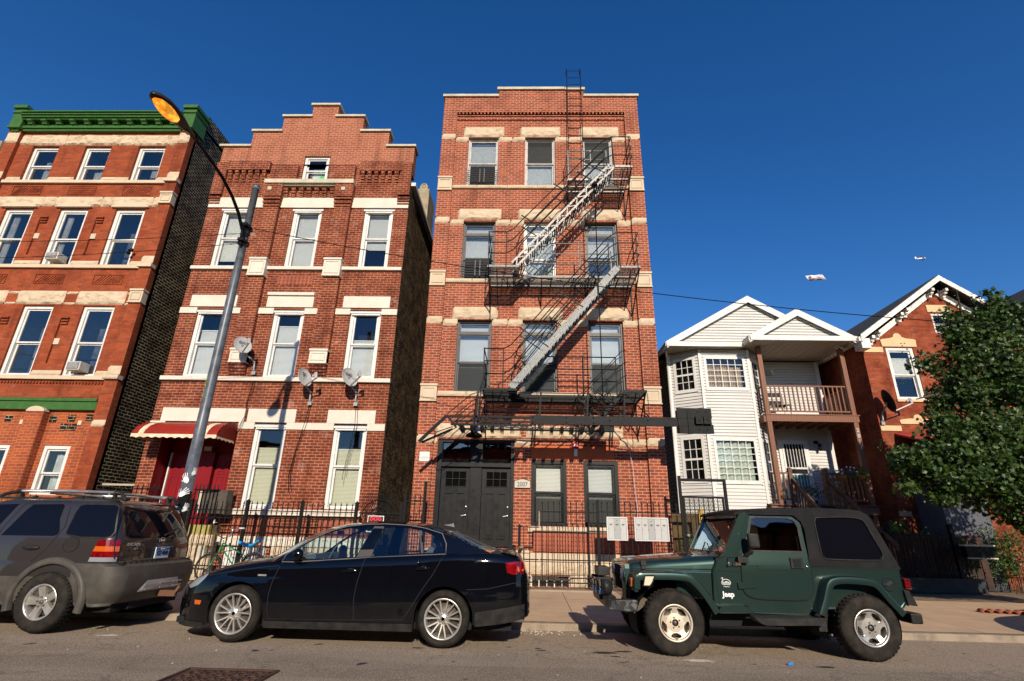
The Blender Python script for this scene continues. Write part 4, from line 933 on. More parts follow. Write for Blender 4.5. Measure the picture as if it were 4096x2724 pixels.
def hand(th,z,s,rot,flip=1):
    R0=.107
    def P(u,v): # u tangential, v up, wrapped on the pole
        a=th+(u/R0); return (LX+math.sin(a)*(R0+.004),LY-math.cos(a)*(R0+.004),z+v)
    def patch(pts):
        c,s_=math.cos(rot),math.sin(rot); pp=[P(s*flip*(x*c-y*s_),s*(x*s_+y*c)) for x,y in pts]; q.add(pp,[tuple(range(len(pp)))])
    patch([(-.035,-.05),(.0,-.055),(.035,-.05),(.042,0),(.04,.03),(0,.035),(-.04,.03),(-.042,-.01)])
    for k,(x,a,l) in enumerate(((-.036,.35,.055),(-.013,.12,.07),(.012,-.05,.073),(.036,-.25,.06))):
        dx,dy=-math.sin(a),math.cos(a); px,py=dy*.008,-dx*.008
        for s0,s1 in ((.005,.45),(.5,.98)): patch([(x+dx*l*s0-px,.035+dy*l*s0-py),(x+dx*l*s0+px,.035+dy*l*s0+py),(x+dx*l*s1+px*.9,.035+dy*l*s1+py*.9),(x+dx*l*s1-px*.9,.035+dy*l*s1-py*.9)])
    patch([(.04,-.02),(.05,-.03),(.085,.012),(.078,.022)]); patch([(-.03,-.055),(.02,-.06),(.015,-.075),(-.02,-.07)])
for th,z,s_,ro,fl in ((.1,2.10,1.2,-.5,-1),(.15,1.86,1.2,.9,-1),(-.35,1.55,1.15,-.3,1),(.95,1.62,1.0,-.5,1),(-.1,1.28,1.15,.1,1),(-.9,1.85,1,.3,1),(.5,1.2,1,.3,-1),(1.1,2.22,.9,-.4,1)): hand(th,z,s_*.86,ro,fl)
q.build('painted_handprint',mat('white_paint_mark',(.7,.7,.68),.6),lp)
q=MB(); rr=random.Random(8)
for i in range(40):
    th=-.9+rr.random()*.5; z=3.5+rr.random()*.55; a=rr.uniform(-1,1)*.6
    x0,y0=LX+math.sin(th)*.0925,LY-math.cos(th)*.0925; th2=th+a*.25; q.tube([(x0,y0,z),(LX+math.sin(th2)*.0925,LY-math.cos(th2)*.0925,z+.05*rr.random())],.003,4)
q.build('green_scribble',mat('lime_paint',(.25,.42,.08),.6),lp)
q=MB(); AX=-5.82; arm=[(-5.88,9.13,6.85),(-5.87,9.06,7.05),(-5.85,8.75,7.30),(-5.83,8.4,7.46),(-5.82,7.98,7.58),(-5.82,7.46,7.65),(-5.81,7.15,7.66),(-5.80,6.95,7.65)]
q.tube(arm,[.035,.034,.033,.032,.031,.03,.03,.03],10); q.build('arm',M['black'],lp)
q=MB()
for z in (6.86,7.22): q.lathe([(.11,-.03),(.115,0),(.11,.03)],(LX,LY,z),'z',16); q.box(-5.92,-5.80,9.02,9.14,z-.03,z+.03)
q.bar((-5.88,9.1,6.75),(-5.86,9.02,7.2),.05)
for k in range(7): q.ball((-5.80+.03*math.sin(k*2),9.12+.02*k,7.08+.04*k-.1),.028,4)
q.build('clamp',M['black'],lp)
hd=MB(); cx=-5.79
prof=[(6.98,.03,.03,7.645),(6.86,.055,.05,7.64),(6.76,.085,.07,7.63),(6.6,.125,.095,7.62),(6.4,.155,.11,7.61),(6.2,.15,.105,7.60),(6.06,.11,.08,7.585),(5.99,.05,.05,7.575),(5.975,.01,.015,7.57)]
secs=[]
for y,wd,ht,zc in prof:
    secs.append([(cx+wd*math.cos(t),y,zc+(ht if math.sin(t)>0 else ht*.45)*math.sin(t)) for t in [2*math.pi*k/20 for k in range(20)]])
hd.loft(secs,0,True,closed=True)
hd.build('lamp_head',mat('lamp_housing',(.03,.022,.02),.3),lp)
ln=MB()
secs=[]
for i in range(9):
    t=i/8; y=6.60-t*.58; wd=.125*math.sqrt(max(.0,1-(2*t-1)**2)); 
    secs.append([(cx+wd*math.cos(a),y,7.575-.09*math.sqrt(max(0,1-(2*t-1)**2))*math.sin(a)) for a in [math.pi*k/10 for k in range(11)]])
ln.loft(secs,0,True)
m,n,b,out=newmat('sodium_lens'); wv_=N(n,'ShaderNodeTexWave',i_Scale=22.0,i_Distortion=.5); n.links.new(pos(n),wv_.inputs['Vector'])
col=mixc(n,noisefac(n,9,.42,.62,3),(1.0,.22,.005),(1.0,.52,.05)); col2=mixc(n,wv_.outputs[0],col,(1,.30,.01)); n.links.new(col,b.inputs['Emission Color']); b.inputs['Base Color'].default_value=(.6,.2,.02,1); b.inputs['Roughness'].default_value=.15
es=N(n,'ShaderNodeMapRange'); es.inputs[3].default_value=.45; es.inputs[4].default_value=1.25; n.links.new(noisefac(n,7,.4,.65,3),es.inputs[0]); n.links.new(es.outputs[0],b.inputs['Emission Strength']); bump(n,b,wv_.outputs[0],.6,.01)
ln.build('lens',m,lp)
sk_=MB(); sk_.quad((cx-.03,6.90,7.592),(cx+.03,6.90,7.592),(cx+.03,6.80,7.580),(cx-.03,6.80,7.580)); so_=sk_.build('wattage_sticker',mat('sticker_cream',(.6,.55,.4),.5),lp)
# overhead wires
def wire(pts,r,label,sag=0):
    a,b_=Vector(pts[0]),Vector(pts[-1]); L=[]
    if sag:
        for i in range(25): t=i/24; p=a.lerp(b_,t); p.z-=sag*4*t*(1-t); L.append(p)
    else: L=pts
    q=MB(); q.tube(L,r,5); tag(q.build('overhead_wire',M['black'],loc=tuple(a)),label,'wire')
wire([(-5.8,9.3,7.27),(9.8,9.3,5.18)],.009,'long black wire running right from the lamp post across the sky',.32)
wire([(-5.96,9.3,7.16),(-24,9.3,7.9)],.007,'upper thin black wire running left from the lamp post',.55)
wire([(-5.96,9.3,6.92),(-24,9.3,7.25)],.007,'lower thin black wire running left from the lamp post',.60)
# satellite dishes
M['dish']=mat('dish_grey',(.40,.39,.37),.5,var=(.33,.32,.31),vs=5); M['dishm']=mat('galvanised',(.30,.30,.29),.45,.3)
def dish(c,mount,r,aim,label,grp,mark,dark=False):
    d=thing('satellite_dish',label,'satellite dish',mount,grp); c=Vector(c); mo=Vector(mount); f=Vector(aim).normalized(); u=f.cross(Vector((0,0,1))).normalized(); v=u.cross(f).normalized()
    q=MB(); secs=[]
    for i in range(7):
        rr_=r*i/6; secs.append([c+u*rr_*math.cos(t)*.88+v*rr_*math.sin(t)-f*(.09*r*2*(1-(i/6)**2)) for t in [2*math.pi*k/24 for k in range(24)]])
    q.loft(secs,0,True,closed=True); q.tube([c+u*r*.88*math.cos(2*math.pi*k/24)+v*r*math.sin(2*math.pi*k/24) for k in range(24)],.008,5,closed=True)
    q.build('reflector',M['dish'] if not dark else M['black'],d)
    q=MB(); b0=c-v*r*.95; tip=c-v*r*.75+f*r*1.55; q.bar(b0-f*.03,tip,.03); q.build('feed_arm',M['dishm'],d)
    q=MB(); q.bar(tip-f*.02+v*.0,tip+v*.16,.07,.05); q.tube([tip+v*.12,tip+v*.10-f*.12],.035,8); q.build('feed_horn',M['dish'],d)
    q=MB(); q.tube([c-f*.2*r-v*.02,c-f*.35*r-v*.12,mo+Vector((0,-.10,.30)),mo+Vector((0,-.07,.06))],.022,8); q.box(mo.x-.05,mo.x+.05,mo.y-.06,mo.y+.0,mo.z-.05,mo.z+.05); q.bar(mo+Vector((.02,-.07,.05)),mo+Vector((0,-.0,.12)),.02); q.build('mast',M['dishm'],d)
    if mark:
        Mx=Matrix((( -u.x,v.x,-f.x),(-u.y,v.y,-f.y),(-u.z,v.z,-f.z))).to_3x3()
        Mx=Matrix(((u.x,v.x,f.x),(u.y,v.y,f.y),(u.z,v.z,f.z)))
        if Mx.determinant()<0: pass
        xr=v.cross(f).normalized(); Mx=Matrix(((xr.x,v.x,f.x),(xr.y,v.y,f.y),(xr.z,v.z,f.z))); eul=Mx.to_euler()
        gm=mat('dish_ink',(.08,.08,.08),.6)
        if mark=='dish':
            text('emblem','dish',.15*r/.3,tuple(c+v*r*.38-f*(.12*r)+f*.012),gm,d,rot=eul,depth=.001)
            text('small_lettering','NETWORK',.035,tuple(c+v*r*.22-f*(.13*r)+f*.014),gm,d,rot=eul,depth=.001); text('badge_number','500',.05,tuple(c+v*r*.02-f*(.16*r)+f*.016),gm,d,rot=eul,depth=.001)
        else:
            e=MB(); o_=c+v*r*.42-f*(.10*r)+f*.012
            e.add([o_+xr*a+v*b_ for a,b_ in ((-.06,-.045),(-.0,-.045),(.012,-.02),(.012,.02),(0,.045),(-.06,.045),(-.02,.0))],[(0,1,2,3,4,5,6)]); e.add([o_+xr*a+v*b_ for a,b_ in ((.025,-.045),(.065,-.045),(.065,.045),(.025,.045),(.04,0))],[(0,1,2,3,4)])
            e.build('emblem',gm,d); text('small_lettering','DIRECTV',.03,tuple(o_-v*.085),gm,d,rot=eul,depth=.001)
g_='satellite dishes on the stepped gable building'
dish((-7.70,13.02,5.97),(-7.47,13.46,5.30),.26,(.72,-.66,.33),'oval grey satellite dish mounted above the second floor sill beside the left pilaster',g_,'dish')
dish((-5.86,13.05,5.09),(-5.78,13.46,4.47),.255,(.88,-.42,.30),'narrow grey satellite dish between the two others, with a black D mark','%s'%g_,'d')
dish((-4.66,13.05,5.11),(-4.54,13.46,4.47),.27,(.78,-.58,.33),'oval grey satellite dish rightmost of the three on the stepped gable building',g_,'dish')
dish((11.15,15.72,5.35),(11.05,16.08,4.72),.36,(.95,-.25,.30),'dark satellite dish seen edge on at the corner of the orange brick house',None,None,True)
# ================================================================ white sided house with wooden porches
hd_=thing('white_siding_house','two storey white vinyl sided house with bay windows and brown wooden porches','house',(7.6,16.5,.15))
def siding(mb,p,q,z0,z1,holes=(),mi=0,exp=.1016):
    p=Vector((p[0],p[1],0)); q=Vector((q[0],q[1],0)); L=(q-p).length; d=(q-p)/L; nrm=Vector((d.y,-d.x,0)); z=z0
    while z<z1-.001:
        zt=min(z+exp,z1); cuts=[(0,L)]
        for a,b,c,e in holes:
            if c<zt-.02 and e>z+.02:
                nc=[]
                for s,t in cuts:
                    if b<=s or a>=t: nc.append((s,t))
                    else:
                        if a>s: nc.append((s,a))
                        if b<t: nc.append((b,t))
                cuts=nc
        for s,t in cuts:
            A=p+d*s; B=p+d*t; o1=nrm*.028; 
            mb.quad(A+o1+Vector((0,0,z)),B+o1+Vector((0,0,z)),B+nrm*.002+Vector((0,0,zt)),A+nrm*.002+Vector((0,0,zt)),mi)
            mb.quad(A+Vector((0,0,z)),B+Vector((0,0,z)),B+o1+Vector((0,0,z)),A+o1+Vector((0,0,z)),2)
        z=zt
def backing(mb,p,q,z0,z1,holes,mi=0):
    p=Vector((p[0],p[1],0)); q=Vector((q[0],q[1],0)); L=(q-p).length; d=(q-p)/L; n_=Vector((d.y,-d.x,0))*.001
    us=sorted({0,L,*[h[0] for h in holes],*[h[1] for h in holes]}); zs=sorted({z0,z1,*[h[2] for h in holes],*[h[3] for h in holes]})
    for a,b in zip(us,us[1:]):
        for c,e in zip(zs,zs[1:]):
            if any(h[0]<(a+b)/2<h[1] and h[2]<(c+e)/2<h[3] for h in holes): continue
            A=p+d*a+n_; B=p+d*b+n_; mb.quad(A+Vector((0,0,c)),B+Vector((0,0,c)),B+Vector((0,0,e)),A+Vector((0,0,e)),mi)
def wall_xf(p,ang): # local x along wall, y into the wall
    return Matrix.Translation(Vector((p[0],p[1],0)))@Matrix.Rotation(ang,4,'Z')
def wwin(par,p,ang,u0,u1,z0,z1,nx,nz,hung,curt,label=None):
    before=set(bpy.data.objects)
    XFm=wall_xf(p,ang)
    f=MB(); c=.085; yo=-.035
    for q in ((u0,u0+c,z0,z1),(u1-c,u1,z0,z1),(u0+c,u1-c,z1-c,z1),(u0+c,u1-c,z0,z0+c)): f.box(q[0],q[1],yo,.06,q[2],q[3])
    f.box(u0-.02,u1+.02,yo-.01,.0,z0-.03,z0)
    a,b_,lo,hi=u0+c,u1-c,z0+c,z1-c
    if hung: mz=(lo+hi)/2; f.box(a,b_,-.01,.05,mz-.03,mz+.03)
    for i in range(1,nx): x=a+(b_-a)*i/nx; f.box(x-.010,x+.010,-.004,.012,lo,hi)
    for i in range(1,nz):
        z=lo+(hi-lo)*i/nz
        if not(hung and i*2==nz): f.box(a,b_,-.006,.010,z-.010,z+.010)
    back=MB(); 
    for A,B,C_,D in (((a,.0,lo),(a,.45,lo),(a,.45,hi),(a,0,hi)),((b_,.0,lo),(b_,.45,lo),(b_,.45,hi),(b_,0,hi)),((a,0,lo),(b_,0,lo),(b_,.45,lo),(a,.45,lo)),((a,0,hi),(b_,0,hi),(b_,.45,hi),(a,.45,hi)),((a,.45,lo),(b_,.45,lo),(b_,.45,hi),(a,.45,hi))): back.quad(A,B,C_,D)
    g=MB(); g.quad((a,.02,lo),(b_,.02,lo),(b_,.02,hi),(a,.02,hi))
    cu=MB()
    for (s,t,zt) in curt:
        s_=a+(b_-a)*s; t_=a+(b_-a)*t; n_=26; zt=lo+(hi-lo)*zt
        vs=[(s_+(t_-s_)*i/n_,.10+.03*math.sin(i*1.15),z) for z in (lo,zt) for i in range(n_+1)]; cu.add(vs,[(i,i+1,i+n_+2,i+n_+1) for i in range(n_)],0,True)
        if zt<hi-.02:
            vs=[(s_+(t_-s_)*i/n_,.095+.03*math.sin(i*1.15),z) for z in (zt,zt+.05) for i in range(n_+1)]
    for mbx in (f,back,g,cu): mbx.v=[tuple(XFm@Vector(v)) for v in mbx.v]
    wn=f.build('window',M['trim'],par); back.build('reveal',M['dark'],wn); g.build('pane',M['glass'],wn)
    return wn,cu
MZ=dict(tan=mat('tan_curtain',(.50,.36,.19),.85,var=(.40,.29,.15)),pale=mat('pale_green_curtain',(.52,.56,.48),.85,var=(.44,.48,.42)),cream=mat('cream_curtain',(.48,.43,.28),.85,var=(.40,.36,.24)))
BF=16.65; pL=(5.0,17.25); pA=(5.86,BF); pB=(7.47,BF); pC=(8.07,17.25); Z0,Z1=.3,7.28
aL=math.atan2(pA[1]-pL[1],pA[0]-pL[0]); LL=math.hypot(pA[0]-pL[0],pA[1]-pL[1]); aR=math.atan2(pC[1]-pB[1],pC[0]-pB[0]); LR=math.hypot(pC[0]-pB[0],pC[1]-pB[1])
w=MB()
hf=[(.12,1.49,5.88,7.03),(.14,1.49,2.90,4.29)]; hl=[(.14,LL-.16,5.86,7.05),(.16,LL-.14,2.93,4.36)]; hr_=[(.10,LR-.1,5.86,7.0),(.10,LR-.1,2.93,4.3)]
for A_,B_,H_ in ((pA,pB,hf),(pL,pA,hl),(pB,pC,hr_)): siding(w,A_,B_,Z0,Z1,H_); backing(w,A_,B_,Z0,Z1,H_)
backing(w,(8.07,17.92),(10.42,17.92),Z0,Z1,())
siding(w,(pC[0],17.25),(pC[0],17.92),Z0,Z1); siding(w,(8.07,17.92),(10.42,17.92),Z0,Z1)
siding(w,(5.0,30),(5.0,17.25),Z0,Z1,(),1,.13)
w.quad((10.42,17.92,Z0),(10.42,30,Z0),(10.42,30,Z1),(10.42,17.92,Z1),0)
for mz_ in (Z0,): w.add([(5.0,17.25,mz_),(5.86,BF,mz_),(7.47,BF,mz_),(8.07,17.25,mz_),(10.42,17.92,mz_),(10.42,30,mz_),(5,30,mz_)],[(0,1,2,3,4,5,6)])
M['lap']=mat('siding_lap_shade',(.12,.09,.07),.9); w.build('siding_wall',[M['siding'],M['sidingd'],M['lap']],hd_)  # dark brown undersides paint in the shadow lines between siding courses
cp_=MB()
for (x,y,s_) in ((5.0,17.25,.09),(5.86,BF,.075),(7.47,BF,.075),(10.42,17.92,.11)): cp_.box(x-s_*.6,x+s_*.6,y-.035,y+.07,Z0,Z1)
cp_.tube([(4.93,17.22,Z0),(4.93,17.22,7.1),(4.8,16.8,7.3)],.04,6)
cp_.build('corner_trim',M['trim'],hd_)
for (p,a,u0,u1,z0,z1,nx,nz,hg,ct,mt) in ((pA,0,.12,1.49,5.88,7.03,5,5,False,[(0,.28,.8),(.3,.62,.78),(.62,.95,.74)],'tan'),(pA,0,.14,1.49,2.90,4.29,5,6,False,[(0,.95,.98)],'pale'),
        (pL,aL,.14,LL-.16,5.86,7.05,3,4,True,[(.1,.35,.55),(.4,.8,.62)],'tan'),(pL,aL,.16,LL-.14,2.93,4.36,3,4,True,[(0,.3,.98),(.35,.62,.98)],'cream'),
        (pB,aR,.10,LR-.1,5.86,7.0,2,4,True,[],'tan'),(pB,aR,.10,LR-.1,2.93,4.3,2,4,True,[],'cream')):
    wn,cu=wwin(hd_,p,a,u0,u1,z0,z1,nx,nz,hg,ct)
    if ct: cu.build('curtain',MZ[mt],wn)
# roof
rf=MB(); f0=16.35
PK=(7.62,9.12); EL=(4.72,7.42); ER=(10.52,7.42)
rf.hexa([(EL[0],f0,EL[1]),(PK[0],f0,PK[1]),(PK[0],30,PK[1]),(EL[0],30,EL[1]),(EL[0],f0,EL[1]+.05),(PK[0],f0,PK[1]+.05),(PK[0],30,PK[1]+.05),(EL[0],30,EL[1]+.05)],0)
rf.hexa([(PK[0],f0,PK[1]),(ER[0],f0,ER[1]),(ER[0],30,ER[1]),(PK[0],30,PK[1]),(PK[0],f0,PK[1]+.05),(ER[0],f0,ER[1]+.05),(ER[0],30,ER[1]+.05),(PK[0],30,PK[1]+.05)],0)
p0=15.85; QK=(8.93,8.42); QL=(7.25,7.46); QR=(10.66,7.46)
for A,B in ((QL,QK),(QK,QR)):
    rf.hexa([(A[0],p0,A[1]),(B[0],p0,B[1]),(B[0],18.5,B[1]),(A[0],18.5,A[1]),(A[0],p0,A[1]+.05),(B[0],p0,B[1]+.05),(B[0],18.5,B[1]+.05),(A[0],18.5,A[1]+.05)],0)
rfo=rf.build('roof',M['shingle'],hd_)
fs=MB()
def rake(A,B,y,h=.17,t=.03):
    fs.hexa([(A[0],y-t,A[1]-h),(B[0],y-t,B[1]-h),(B[0],y,B[1]-h),(A[0],y,A[1]-h),(A[0],y-t,A[1]+.04),(B[0],y-t,B[1]+.04),(B[0],y,B[1]+.04),(A[0],y,A[1]+.04)])
rake(EL,PK,f0,.20); rake(PK,ER,f0,.20); rake(QL,QK,p0,.20); rake(QK,QR,p0,.20)
fs.box(4.70,7.25,f0-.06,f0,7.28,7.44); fs.box(7.25,10.70,p0-.06,p0,7.34,7.50); fs.box(7.22,7.28,p0-.06,f0,7.31,7.46); fs.box(4.68,4.74,f0,30,7.28,7.44); fs.box(10.62,10.70,p0,18,7.34,7.48)
fs.build('fascia',M['trim'],rfo)
tr=MB()
def gable(A,K,B,y,mb,base):
    z=base
    while z<K[1]-.12:
        zt=z+.1016
        def xs(zz): t=(zz-A[1])/(K[1]-A[1]); t2=(zz-B[1])/(K[1]-B[1]); return A[0]+(K[0]-A[0])*max(0,t),B[0]+(K[0]-B[0])*max(0,t2)
        a,b_=xs(z+.06); c,e=xs(zt+.06)
        if b_-a<.05: break
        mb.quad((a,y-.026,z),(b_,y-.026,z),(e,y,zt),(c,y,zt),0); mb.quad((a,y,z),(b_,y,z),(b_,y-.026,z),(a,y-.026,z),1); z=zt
gable(EL,PK,ER,f0+.14,tr,7.42); gable(QL,QK,QR,p0+.14,tr,7.50)
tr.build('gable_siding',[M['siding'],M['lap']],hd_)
sc_=MB()
for A,K,B,y in ((EL,PK,ER,f0+.09),(QL,QK,QR,p0+.09)):
    for (s,t) in ((A,K),(B,K)):
        L=math.hypot(K[0]-s[0],K[1]-s[1]); n_=int(L/.075)
        for i in range(n_):
            u=(i+.5)/n_; x=s[0]+(t[0]-s[0])*u; z=s[1]+(t[1]-s[1])*u-.22
            if z>7.5: sc_.ball((x,y,z),.024,4,0,(1,.5,1))
        d=Vector((t[0]-s[0],0,t[1]-s[1])); sc_.bar((s[0],y+.01,s[1]-.22+.03),(t[0],y+.01,t[1]-.22+.03),.02,.05,up=(0,1,0))
sc_.build('beaded_trim',M['trim'],hd_)
sf=MB(); sf.quad((4.72,f0,7.29),(7.25,f0,7.29),(7.25,17.9,7.29),(4.72,17.9,7.29)); sf.quad((7.25,p0,7.345),(10.64,p0,7.345),(10.64,18.0,7.345),(7.25,18.0,7.345)); sf.quad((4.72,17.2,7.29),(5.0,17.2,7.29),(5.0,30,7.29),(4.72,30,7.29))
for i in range(26): x=4.8+i*.228; sf.box(x,x+.006,f0+.01 if x<7.25 else p0+.01,17.9,7.283 if x<7.25 else 7.338,7.288 if x<7.25 else 7.343)
sf.build('soffit',M['soffit'],hd_)
dk=MB()
dk.box(7.70,10.60,16.42,16.47,4.82,5.02,0); dk.box(7.66,10.64,16.40,17.88,5.02,5.05,0); dk.box(7.62,7.70,16.45,17.2,4.80,5.0,0); dk.box(10.55,10.60,16.47,17.88,4.82,5.02,0)
for i in range(8): dk.box(7.9+i*.36,7.94+i*.36,16.48,17.88,4.84,5.02,0)
dk.build('upper_deck',M['wood'],hd_)
dk=MB(); dk.box(7.40,10.66,16.38,17.9,2.26,2.30,0); dk.box(10.0,10.62,16.42,16.46,2.02,2.25,1); dk.box(7.5,10.0,16.46,16.5,2.02,2.25,0); dk.box(7.45,7.62,16.42,17.2,2.02,2.25,1)
for i in range(10): dk.box(8.12,9.30,16.38-.27*(i+1),16.38-.27*i,2.26-.2*(i+1),2.30-.2*(i+1),0)
dk.build('lower_deck',[M['wooddk'],M['wood']],hd_)
po=MB()
for x in (7.78,10.48):
    po.box(x-.07,x+.07,16.42,16.56,5.05,7.34)
    po.box(x-.07,x+.07,16.43,16.57,2.30,4.82); 
po.box(10.42,10.54,16.45,16.57,.15,2.02); po.box(7.48,7.6,16.45,16.57,.15,2.02)
po.build('porch_post',M['wood'],hd_)
po=MB()
for x,y,zt in ((7.62,17.15,6.0),(10.48,17.8,6.0),(7.6,17.15,3.36)): po.box(x-.045,x+.045,y-.045,y+.045,zt-1.05,zt)
for x in (8.17,9.26): po.box(x-.055,x+.055,16.43,16.54,2.3,3.36); po.hexa([(x-.04,16.44,3.36),(x+.04,16.44,3.36),(x+.04,16.53,3.36),(x-.04,16.53,3.36),(x-.03,16.45,3.385),(x+.03,16.45,3.385),(x+.03,16.52,3.385),(x-.03,16.52,3.385)])
for x in (8.17,9.26): po.bar((x,16.4,3.02),(x,13.95,1.20),.05,.12)
po.build('newel_post',M['wooddk'],hd_)
def balus(name,p,q,z0,z1,sp=.135,mt='wood',slope=0):
    b=MB(); p=Vector((p[0],p[1],0)); q=Vector((q[0],q[1],0)); L=(q-p).length; n_=max(1,int(L/sp))
    b.bar(p+Vector((0,0,z1)),q+Vector((0,0,z1+slope)),.09 if False else .05,.045); b.bar(p+Vector((0,0,z0)),q+Vector((0,0,z0+slope)),.045)
    for i in range(1,n_): t=i/n_; c=p.lerp(q,t); b.bar(c+Vector((0,0,z0+slope*t)),c+Vector((0,0,z1+slope*t)),.036)
    b.build(name,M[mt],hd_)
balus('railing',(7.85,16.49),(10.41,16.49),5.16,5.99); balus('railing',(7.62,17.15),(7.74,16.55),5.16,5.97); balus('railing',(10.48,16.56),(10.48,17.8),5.16,5.97)
balus('railing',(7.85,16.49),(8.12,16.49),2.44,3.22,.13); balus('railing',(9.31,16.49),(10.41,16.49),2.44,3.22); balus('railing',(7.60,17.15),(7.74,16.55),2.44,3.22,.13); balus('railing',(10.48,16.56),(10.48,17.8),2.44,3.22)
balus('stair_railing',(8.17,16.4),(8.17,13.95),2.25,2.95,.14,'wooddk',-1.82); balus('stair_railing',(9.26,16.4),(9.26,13.95),2.25,2.95,.14,'wooddk',-1.82)
nu=[]
for i,ch_ in enumerate('2011'): text('house_number',ch_,.17,(10.48,16.425,4.56-i*.175),M['trim'],hd_,depth=.003)
# front door behind a white security door
dd=MB(); wy=17.90
for q in ((8.62,8.72,2.30,4.46),(9.50,9.60,2.30,4.46),(8.72,9.50,4.38,4.46)): dd.box(q[0],q[1],wy-.06,wy,q[2],q[3])
for q in ((8.72,8.78,2.32,4.38),(9.44,9.50,2.32,4.38),(8.78,9.44,4.33,4.38),(8.78,9.44,3.50,3.56),(8.78,9.44,3.30,3.35),(8.78,9.44,2.32,2.40)): dd.box(q[0],q[1],wy-.085,wy-.055,q[2],q[3])
for i in range(6): x=8.87+i*.10; dd.box(x-.008,x+.008,wy-.08,wy-.065,3.56,4.33); dd.box(x-.008,x+.008,wy-.08,wy-.065,2.4,3.30)
do=dd.build('security_door',M['trim'],hd_)
q=MB(); q.quad((8.72,wy-.03,3.35),(9.5,wy-.03,3.35),(9.5,wy-.03,4.38),(8.72,wy-.03,4.38)); q.build('screen_panel',M['dark'],do)
q=MB(); q.box(8.78,9.44,wy-.035,wy-.02,2.32,3.30); q.build('inner_panel',mat('teal_panel',(.005,.17,.19),.4,var=(.01,.23,.25),vs=2),do)
q=MB(); q.lathe([(.001,-.05),(.025,-.045),(.03,-.02),(.02,0)],(8.75,wy-.085,3.42),'y',10); q.build('knob',M['dishm'],do)
q=MB(); q.box(9.84,9.94,wy-.08,wy,4.36,4.46); q.bar((9.89,wy-.08,4.42),(9.93,wy-.16,4.36),.03); q.lathe([(.02,.0),(.06,-.04),(.045,-.20),(.02,-.22)],(9.94,wy-.18,4.34),'z',6); la=q.build('wall_lantern',M['black'],loc=(9.9,wy,4.3)); tag(la,'black wall lantern beside the barred front door of the white house','lantern')
q=MB(); q.lathe([(.02,-.05),(.052,-.05),(.038,-.18),(.02,-.19)],(9.94,wy-.18,4.34),'z',6); q.build('lantern_glass',mat('frosted_glass',(.7,.7,.65),.3),la)
q=MB(); q.box(8.62,8.80,wy-.06,wy,6.76,6.94); fl_=q.build('porch_light',M['soffit'],loc=(8.7,wy,6.85)); tag(fl_,'small cylinder light on the shaded wall of the upper porch','porch light'); q=MB(); q.tube([(8.79,wy-.09,6.95),(8.79,wy-.09,6.76)],.05,10); q.build('lamp_shade',M['trim'],fl_)
q=MB(); q.box(9.77,9.92,wy-.05,wy,2.78,2.93); vo=q.build('wall_vent',M['trim'],bevel=.008,loc=(9.85,wy,2.85)); tag(vo,'small white square outlet box on the siding right of the barred door','outlet box')
# porch furniture, planters
M['mesh']=mat('chair_dark_mesh',(.03,.03,.03),.7)
c=thing('patio_chair','grey framed patio chair seen through the upper porch railing','chair',(8.55,17.2,5.05))
q=MB()
for x in (8.30,8.80):
    q.tube([(x,17.0,5.06),(x,17.02,5.5),(x,17.35,5.52)],.014,6); q.tube([(x,17.45,5.06),(x,17.38,5.5),(x,17.48,6.02)],.014,6)
q.tube([(8.30,17.48,6.02),(8.80,17.48,6.02)],.014,6); q.tube([(8.30,17.0,5.5),(8.80,17.0,5.5)],.014,6); q.build('frame',M['dishm'],c)
q=MB(); q.box(8.32,8.78,17.0,17.4,5.48,5.5); q.build('seat',M['mesh'],c); q=MB(); q.box(8.32,8.78,17.42,17.45,5.62,5.72); q.box(8.32,8.78,17.46,17.48,5.88,6.0); q.build('backrest',M['mesh'],c)
c=thing('wooden_bench','orange slatted wooden bench behind the lower right porch railing','bench',(9.95,17.2,2.3)); ow=mat('orange_wood',(.42,.14,.04),.6,var=(.34,.11,.03))
q=MB(); [q.box(9.6,10.36,17.35,17.38,2.75+i*.17,2.84+i*.17) for i in range(4)]; q.build('backrest',ow,c); q=MB(); q.box(9.6,10.36,16.95,17.34,2.70,2.74); q.build('seat',ow,c)
for x in (9.62,10.3):
    for y in (16.98,17.32): q=MB(); q.box(x,x+.05,y,y+.04,2.3,2.7 if y<17.2 else 3.45); q.build('leg',ow,c)
M['leaf']=None
def leafmat(name,c1,c2,trans=.25):
    m,n,b,out=newmat(name); rnd=N(n,'ShaderNodeNewGeometry'); col=mixc(n,rnd.outputs['Random Per Island'],c1,c2); n.links.new(col,b.inputs['Base Color']); b.inputs['Roughness'].default_value=.42; b.inputs['Specular IOR Level'].default_value=.38
    t=N(n,'ShaderNodeBsdfTranslucent'); n.links.new(mixc(n,.5,col,(.12,.2,.02)),t.inputs[0]); x=N(n,'ShaderNodeMixShader'); x.inputs[0].default_value=trans
    n.links.new(b.outputs[0],x.inputs[1]); n.links.new(t.outputs[0],x.inputs[2]); n.links.new(x.outputs[0],out.inputs[0]); return m
M['leaf']=leafmat('tree_leaf',(.016,.042,.007),(.058,.095,.017),.18); M['leafl']=leafmat('bright_leaf',(.06,.13,.02),(.13,.20,.04),.3)
